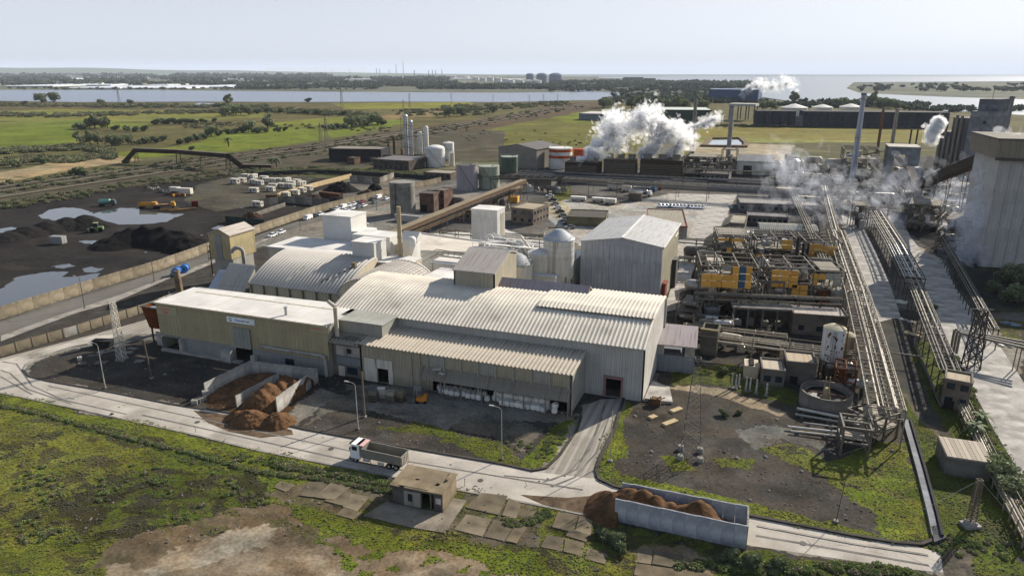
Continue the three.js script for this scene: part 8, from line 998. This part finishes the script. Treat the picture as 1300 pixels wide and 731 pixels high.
{ const s = blockAt([961, 160], [1205, 163], 143, 30), t = thing('dark_bund', 'very long dark grey retaining bund beyond the green strip', 'bund', s.p, s.ry), n = 24, g = fin(prismX([[0, 0], [3, s.h], [s.d, s.h], [s.d, 0]], s.w / n - 0.5)); for (let i = 0; i < n; i++) if (i !== 5) piece('panel', g, i % 2 ? mat('#4a4b50', { tex: 'concrete' }) : mat('#434449', { tex: 'concrete' }), t, [s.w * (i + 0.5) / n, 0, 0]); obj('gateway', bx(s.w / n, s.h * 0.7, 10, s.w * 5.5 / n, 0, -8), mat('#8d8d90', { tex: 'concrete' }), t); }
tank('domed_tank', 'left wide tank with shallow white dome behind the dark bund', 'tank', [992, 1024, 137, 146], CABW, { stair: false, roofM: WHITE }); tank('domed_tank', 'middle wide tank with shallow white dome behind the dark bund', 'tank', [1031, 1056, 136.5, 145.5], CABW, { stair: false, roofM: WHITE }); tank('domed_tank', 'right wide tank with shallow white dome behind the dark bund', 'tank', [1066, 1093, 136, 145], CABW, { stair: false, roofM: WHITE });
{ const s = blockAt([924, 152], [958, 153], 132, 26), t = thing('flat_canopy', 'flat concrete deck on tall legs before the blue hall', 'canopy', s.p, s.ry); obj('deck', bx(s.w, 3, s.d, s.w / 2, s.h - 3, -s.d / 2), mat('#a3a59c', {}), t); for (const f of [0.04, 0.35, 0.65, 0.96]) for (const d of [0.1, 0.9]) obj('leg', bx(1.4, s.h - 3.05, 1.4, s.w * f, 0, -s.d * d), CONCD, t); }
[[408, 191, 156], [415, 185, 148], [150.6, 129, 112], [434, 136, 112], [520, 137, 118], [573, 133, 118], [626, 132, 120], [512, 142, 126], [672, 131, 120], [690, 130, 119], [708, 129, 119]].forEach(([u, v, vt], i) => { const [x, z] = q(u, v), h = height(u, v, vt), t = thing('power_pylon', [`near left power pylon beside the railway`, `near right power pylon beside the railway`][i] || `thin power pylon by the river, ${NTH[i - 2]} of the line`, 'pylon', [x, z], 0.4, 'power pylons'); const w = h * 0.16; lattice(t, h, w, w * 0.2, 5, h * 0.006, STEEL, h * 0.004); obj('cross_arm', [0.7, 0.8, 0.9].map((f) => bar([-h * 0.12, h * f, 0], [h * 0.12, h * f, 0], h * 0.006)), STEEL, t); });
water([[895, 184], [903, 178], [938, 177.5], [943, 182], [940, 184.5]], 0.4, 'water', new THREE.MeshStandardMaterial({ color: new THREE.Color(0.2, 0.23, 0.26), roughness: 0.1 }));
{ const P = Q([[893, 186], [902, 176.5], [940, 176], [948, 183], [946, 187]]); tag(obj('pond_bank', ribbon([...P, P[0]], 4, 1.6), mat('#a08a6a', { tex: 'soil', rough: 1 })), 'sandy bank round the settling pond beyond the twin chimneys', 'bank'); }
// masts and signals along the railway
for (let i = 0; i < 14; i++) { const u = 20 + i * 50, v = [247, 239, 231, 224, 216, 208, 200, 191, 184, 176, 167, 159, 150, 142][i], [x, z] = q(u, v), h = 8, t = thing('track_mast', `slim line-side mast along the railway, ${i < 12 ? NTH[i] : NTH[i - 12] + ' in the far part'} from the left`, 'mast', [x, z], 0, 'line-side masts'); obj('shaft', cyl(0.12, 0.16, h, 0, 0, 0, 6), STEEL, t); obj('arm', bar([0, h - 0.4, 0], [2.2, h - 0.2, 0.8], 0.07), STEEL, t); }
{ for (const o of [0, 5, 13]) { const P = Q([[-40, 244 + o], [0, 238 + o], [200, 210 + o * 0.8], [400, 185 + o * 0.65], [560, 161 + o * 0.45], [680, 141 + o * 0.3], [742, 131 + o * 0.2]]), t = thing('railway_track', ['far railway track across the fields', 'middle railway track across the fields', 'near railway track beside the black yard'][o ? (o > 5 ? 2 : 1) : 0], 'railway track', [0, 0], 0, 'railway tracks'); obj('ballast', ribbon(P, 4, 0.5), mat('#6f675a', { tex: 'gravel', rough: 1 }), t); for (const k of [-0.75, 0.75]) obj('rail', ribbon(P.map(([x, z]) => [x + k * 0.5, z + k]), 0.14, 0.2, 0.5), STEEL, t); } }
// ---------- steam and smoke: real droplets clumped as puffs ----------
function plume(name, label, pts, n, size, opacity, color, soft = 0) { const dz = 1, NL = soft ? n : 90; // pts: [x, y, z, radius]
  const g = new THREE.CircleGeometry(1, 7), m = new THREE.MeshPhysicalMaterial({ color, roughness: 1, transmission: 0.85, thickness: 0, side: THREE.DoubleSide, transparent: true, opacity, specularIntensity: 0 }), o = new THREE.InstancedMesh(g, m, n), M = new THREE.Matrix4(), Qt = new THREE.Quaternion(), S = new THREE.Vector3();
  const lob = []; for (let i = 0; i < NL; i++) { const f = Math.pow(rnd(), 0.8) * (pts.length - 1.001), a = Math.floor(f), t = f - a, A = pts[a], B = pts[a + 1], L = (k) => A[k] + (B[k] - A[k]) * t, R = L(3), e = () => (rnd() + rnd() + rnd() - 1.5) * 1.0; lob.push([L(0) + R * e(), L(1) + R * e(), L(2) + R * e() * dz, R * rr(0.25, 0.6)]); }
  for (let i = 0; i < n; i++) { const l = lob[soft ? i : Math.floor(rnd() * NL)], a = rr(0, 6.3), b = Math.acos(rr(-1, 1)), r = l[3] * Math.cbrt(rnd()) * (rnd() < 0.5 ? rr(1, 2) : 1), s = size * rr(0.5, 1.5); const ws = 7 * (pts[1][3] > 20 ? 1.5 : 1), wx = ws * (fbm(l[0] * 0.11 + r * 0.3, l[1] * 0.11 + a, 3) - 0.5), wy = ws * (fbm(l[0] * 0.13 + b + 9, l[1] * 0.13 + r * 0.2, 3) - 0.5); M.compose(new THREE.Vector3(l[0] + wx + r * Math.sin(b) * Math.cos(a), Math.max(1, l[1] + wy + r * Math.cos(b)), l[2] + r * Math.sin(b) * Math.sin(a) * dz), Qt.setFromEuler(new THREE.Euler(rr(0, 6.3), rr(0, 6.3), 0)), S.set(s, s, s)); o.setMatrixAt(i, M); }
  o.name = numbered(name); tag(o, label, name.includes('smoke') ? 'smoke' : 'steam', null, 'stuff'); scene.add(o); return o;
}
const air = (base, list, spread = 1) => { const [bx0, bz0] = q(...base), k = depthOf(bx0, bz0) / F; return list.map(([u, v, r]) => { const [x, y] = (() => { const dx = (u - W / 2) / F, yy = -(v - HH / 2) / F, dy = yy * cP - sP, dz = -yy * sP - cP, wx = dx * cY + dz * sY, wz = -dx * sY + dz * cY, t = depthOf(bx0, bz0) / 1; return [[t * wx, t * wz], EYE + t * dy]; })(); return [x[0], y, x[1], r * k]; }); };
plume('steam', 'thick white steam rolling up from the left cooling towers', air([745, 221], [[742, 203, 5], [750, 193, 10], [764, 181, 17], [782, 168, 21], [800, 155, 20], [822, 156, 18], [842, 160, 17], [866, 160, 12]]), 12000, 1.15, 0.2, '#ffffff');
plume('steam', 'white steam from the middle of the right cooling tower', air([822, 222], [[817, 203, 4], [822, 194, 7], [832, 182, 10], [846, 170, 13], [862, 164, 13]]), 2400, 1.4, 0.16, '#ffffff');
plume('steam', 'white steam from the right end of the cooling tower', air([848, 222], [[846, 204, 4], [852, 196, 7], [862, 186, 9], [874, 176, 10]]), 1500, 1.3, 0.14, '#ffffff');
plume('steam', 'thin wisp of steam drifting right from the plume', air([880, 215], [[852, 166, 8], [872, 162, 7], [892, 157, 6], [912, 149, 8]]), 1300, 1.3, 0.12, '#ffffff');
plume('steam', 'compact bright steam puff beside the hazy tower block', air([1190, 240], [[1180, 172, 6], [1186, 168, 8], [1192, 160, 6], [1195, 152, 4]]), 1900, 1.2, 0.2, '#ffffff');
plume('steam', 'distant steam plume blowing off the blue hall', air([942, 130], [[941, 126, 1.5], [946, 117, 4], [956, 110, 7], [972, 107, 7], [990, 106, 8], [1010, 105, 10]]), 2200, 3.4, 0.1, '#ffffff');
plume('smoke', 'bluish smoke veiling the front of the silo block', air([1232, 335], [[1226, 334, 14], [1232, 304, 22], [1244, 272, 28], [1266, 236, 26], [1282, 206, 26], [1296, 190, 24]]), 1700, 1.7, 0.11, '#f4f7fd', 1);
plume('smoke', 'thin smoke haze drifting over the right works', air([1100, 285], [[990, 196, 18], [1010, 230, 32], [1060, 255, 40], [1130, 262, 46], [1200, 262, 48], [1260, 250, 46]]), 2400, 2.0, 0.034, '#e6ecf8', 1);

// ---------- finer clutter ----------
{ const MM = [STEEL, GALV, DARKSTEEL, TAN, PALE, CONCD];
  const row = (n, u0, v0, u1, v1, vh, where, big = 1) => { for (let i = 0; i < n; i++) { const f = (i + 0.5) / n, u = u0 + (u1 - u0) * f + rr(-2, 2), v = v0 + (v1 - v0) * f + rr(-2, 2), [x, z] = q(u, v), h = height(u, v, v - vh * rr(0.6, 1.3)), m = pick(MM), k = i % 4, t = thing('process_vessel', `${['round', 'tall', 'horizontal', 'boxy'][k]} vessel, ${NTH[i]} from the left ${where}`, 'vessel', [x, z], rr(-0.3, 0.3), 'process vessels'), r = big * (k === 1 ? 0.6 : rr(1, 1.7));
    if (k === 2) { obj('shell', new THREE.CapsuleGeometry(r, r * 3, 5, 12).rotateZ(Math.PI / 2).translate(0, h * 0.6 + r, 0), m, t); for (const s of [-1, 1]) obj('saddle', bx(0.5, h * 0.6 + 0.3, r * 1.4, s * r * 1.2, 0, 0), CONCD, t); }
    else if (k === 3) { obj('body', bx(r * 2, h * 0.8, r * 1.8), m, t); obj('hood', prism([[-r, h * 0.8], [r, h * 0.8], [r * 0.3, h], [-r * 0.3, h]], r * 1.7), GALV, t); }
    else { obj('shell', lathe([[r, 0.8], [r, h - r * 0.5], [r * 0.6, h], [0, h + r * 0.15]], 14), m, t); for (const a of [0.5, 2.6, 4.7]) obj('leg', bx(0.2, 1.2, 0.2, r * 0.8 * Math.cos(a), 0, r * 0.8 * Math.sin(a)), DARKSTEEL, t); }
    obj('pipe', pipe([[r * 0.7, h * 0.8, 0], [r * 1.8, h * 0.95, 0.3], [r * 1.8, 0.2, 0.6]], 0.13, 6), pick(MM), t); obj('rail', railing(0, 0, h * 0.9, r + 0.3, 8), STEEL, t); } };
  row(12, 868, 384, 960, 392, 22, 'below the front left process structure'); row(9, 962, 352, 1066, 356, 20, 'between the yellow structures'); row(8, 872, 330, 906, 340, 16, 'at the left edge of the yellow works'); row(10, 975, 384, 1030, 386, 16, 'below the front middle process structure');
  row(10, 906, 322, 1010, 326, 14, 'behind the rear process structures'); row(11, 1080, 258, 1150, 268, 16, 'beside the far right road', 1.4); row(12, 1150, 268, 1232, 300, 22, 'in the shaded works right of the dark rack', 1.4); row(12, 870, 212, 935, 216, 12, 'at the foot of the twin chimneys', 1.6); row(12, 985, 212, 1070, 220, 14, 'left of the tallest chimney', 1.8); row(11, 1130, 232, 1215, 244, 22, 'around the grey portal building', 1.8); row(10, 470, 208, 560, 214, 9, 'around the process columns', 1.6); row(10, 560, 262, 650, 266, 9, 'below the sloping conveyor', 1.2); row(9, 640, 240, 720, 246, 7, 'left of the curved yard road', 1.2); row(8, 900, 440, 990, 452, 10, 'behind the ruined wing', 0.7); row(7, 1056, 462, 1090, 500, 14, 'beside the wide pipe rack', 0.6);
  const R = (l, pts, w, h, n, o) => rack('pipe_rack', l, pts, w, h, n, { m: DARKSTEEL, pm: [TAN, STEEL, PALE], bent: 5, r: 0.11, ...o });
  R('thin pipe rack across the front of the yellow structures', [q(882, 372, 7), q(1070, 380, 7)], 2, 7, 8); R('thin high pipe rack between front and rear yellow structures', [q(884, 336, 9), q(1068, 343, 9)], 2.4, 9, 8); R('low pipe rack in front of the open concrete building', [q(868, 412, 2.5), q(1000, 426, 2.5)], 2, 2.5, 6, { m: TAN }); R('pipe rack behind the rear yellow structures', [q(900, 312, 6), q(1066, 318, 6)], 2.2, 6, 7); R('pipe rack from the yellow works back to the long dark racks', [q(1046, 330, 6), q(1010, 250, 6)], 2.4, 6, 7);
  R('pipe rack along the far side of the shaded right road', [q(1196, 300, 5), q(1226, 352, 5), q(1262, 420, 4.5)], 2, 5, 5); R('pipe rack past the foot of the twin chimneys', [q(868, 214, 6), q(985, 219, 6), q(1070, 224, 6)], 4, 6, 7, { bent: 12 }); R('pipe rack through the works below the tower block', [q(1070, 258, 7), q(1160, 266, 7), q(1236, 280, 7)], 4, 7, 7, { bent: 10 });
  const B = (l, a, b, v, d, o) => building('low_building', l, 'building', blockAt(a, b, v, d), o);
  B('low pale-roofed block right of the long low grey block', [1012, 258], [1044, 260], 252, 12, { wall: CONCD, roof: mat('#b7b0a4', { tex: 'stain' }) }); B('low dark workshop below the narrow far rack', [948, 284], [1000, 287], 277, 9, { wall: CONCD, roof: mat('#77757a', { tex: 'stain' }), win: [8, 1] }); B('small white hut beside the ribbed canopy', [941, 304], [956, 305], 297, 6, { wall: CABW, roof: CABW }); B('flat dark block beyond the dark racks, left of the white gabled building', [890, 228], [925, 230], 222, 12, { wall: CONCD, roof: DARKSTEEL, win: [6, 1] });
  B('low brown block at the left foot of the purple tank', [538, 226], [572, 228], 221, 14, { wall: mat('#7f7264', { tex: 'concrete' }), roof: mat('#9a948a', { tex: 'stain' }), win: [5, 1] }); B('low pale block before the dome-roofed tank', [578, 222], [600, 223], 216, 12, { wall: CONC, roof: GREYROOF }); B('long low roof right of the pale green tank', [660, 236], [700, 238], 231, 14, { wall: CONCD, roof: mat('#7c7872', { tex: 'stain' }) }); B('small tan block beside the narrow right road', [1072, 262], [1084, 263], 252, 10, { wall: mat('#a49a86', { tex: 'concrete' }), roof: mat('#b7ad9a', { tex: 'stain' }) }); B('flat hazy block behind the sunny patch of the right road', [1180, 268], [1226, 272], 258, 14, { wall: CONCD, roof: mat('#8a8d96', { tex: 'stain' }), win: [6, 1] });
  B('low grey block in the shaded works below the tower block', [1140, 256], [1176, 258], 246, 12, { wall: CONCD, roof: mat('#7d8088', { tex: 'stain' }), win: [5, 1] }); B('yellow box on the low plant beside the sloping conveyor', [645, 257], [657, 257.5], 251, 4, { wall: YELLOW, roof: YELLOW });
}
// wear on the roads: tyre marks, soil tracked from the heaps, drain covers
{ const TM = mat('#a29d96', { tex: 'gravel', rough: 0.95 }), stainM = mat('#85705a', { tex: 'soil', rough: 1 }), run = (pts, w, y) => { const P = Q(pts), L = [], R = []; P.forEach((p, i) => { const a = P[Math.max(0, i - 1)], b = P[Math.min(P.length - 1, i + 1)], d = Math.hypot(b[0] - a[0], b[1] - a[1]), nx = -(b[1] - a[1]) / d, nz = (b[0] - a[0]) / d, k = w * rr(0.7, 1.2) / 2; L.push([p[0] + nx * k, p[1] + nz * k]); R.unshift([p[0] - nx * k, p[1] - nz * k]); }); return flat([...L, ...R], y); };
  [[[2, 459], [20, 462], [40, 490], [80, 508], [160, 526]], [[0, 470], [12, 474], [34, 494], [90, 513]], [[0, 478], [10, 484], [40, 501]], [[60, 490], [200, 520], [330, 548], [470, 578], [640, 606], [740, 622]], [[180, 527], [280, 549], [430, 582], [570, 608]], [[690, 612], [720, 602], [748, 572], [765, 530]], [[700, 618], [730, 606], [757, 575], [774, 528]], [[640, 604], [700, 610], [732, 596], [756, 550], [768, 515]], [[960, 680], [1060, 697], [1180, 718]]].forEach((p, i) => struct('tyre_mark', run(p, 0.34, 0.036 + i * 0.002), TM).castShadow = false);
  struct('soil_stain', flat(Q([[660, 628], [720, 632], [770, 628], [780, 640], [765, 656], [730, 650], [690, 641]]), 0.032), stainM); struct('soil_stain', flat(Q([[245, 521], [300, 528], [370, 546], [372, 552], [330, 556], [290, 548], [262, 536]]), 0.032), stainM);
  const cg = fin(cyl(0.45, 0.45, 0.05, 0, 0, 0, 14)); [[420, 570, 'drain cover on the front road left of the lorry'], [610, 610, 'drain cover on the front road before the junction'], [250, 536, 'drain cover on the front road below the bunker'], [1020, 690, 'drain cover on the road end right of the long bunker']].forEach(([u, v, l]) => { const [x, z] = q(u, v), o = new THREE.Mesh(cg, DARKSTEEL); o.name = numbered('drain_cover'); o.position.set(x, 0.02, z); tag(o, l, 'drain cover'); scene.add(o); });
  [[577, 618, 'small red marker post on the kerb right of the hut'], [248, 549, 'dark marker post on the road edge below the bunker'], [590, 617, 'thin marker post beside the hut path'], [703, 641, 'marker post near the brown stain on the road'], [481, 598, 'thin post on the verge behind the lorry'], [471, 596, 'second thin post on the verge behind the lorry']].forEach(([u, v, l]) => { const [x, z] = q(u, v), t = thing('marker_post', l, 'post', [x, z], 0, 'marker posts'); obj('shaft', cyl(0.05, 0.05, 1.3, 0, 0, 0, 6), l.includes('red') ? mat('#8c3a30', {}) : STEEL, t); obj('cap', bx(0.16, 0.2, 0.05, 0, 1.1, 0), CABW, t); });
}
{ // sheet laps on the long roof and loose rocks on the yards
  const rocks = []; for (let i = 0; i < 2600; i++) { const u = rr(60, 1180), v = rr(455, 690), [x, z] = q(u, v), c = near.at(x, z); if (c[1] > c[0] * 0.98 || c[0] > 0.43) continue; const col = new THREE.Color().setRGB(1, 0.93, 0.85).multiplyScalar(rr(0.06, 0.2)); rocks.push([x, z, rr(0.05, 0.2) * (rnd() < 0.06 ? 2.2 : 1), col, 0.01, rr(0.5, 0.9)]); }
  scatter('rubble', new THREE.IcosahedronGeometry(1, 0), mat('#ffffff', { rough: 1 }), rocks, 'loose stones strewn over the gravel yards', 'stones');
}
renderer.render(scene, camera);
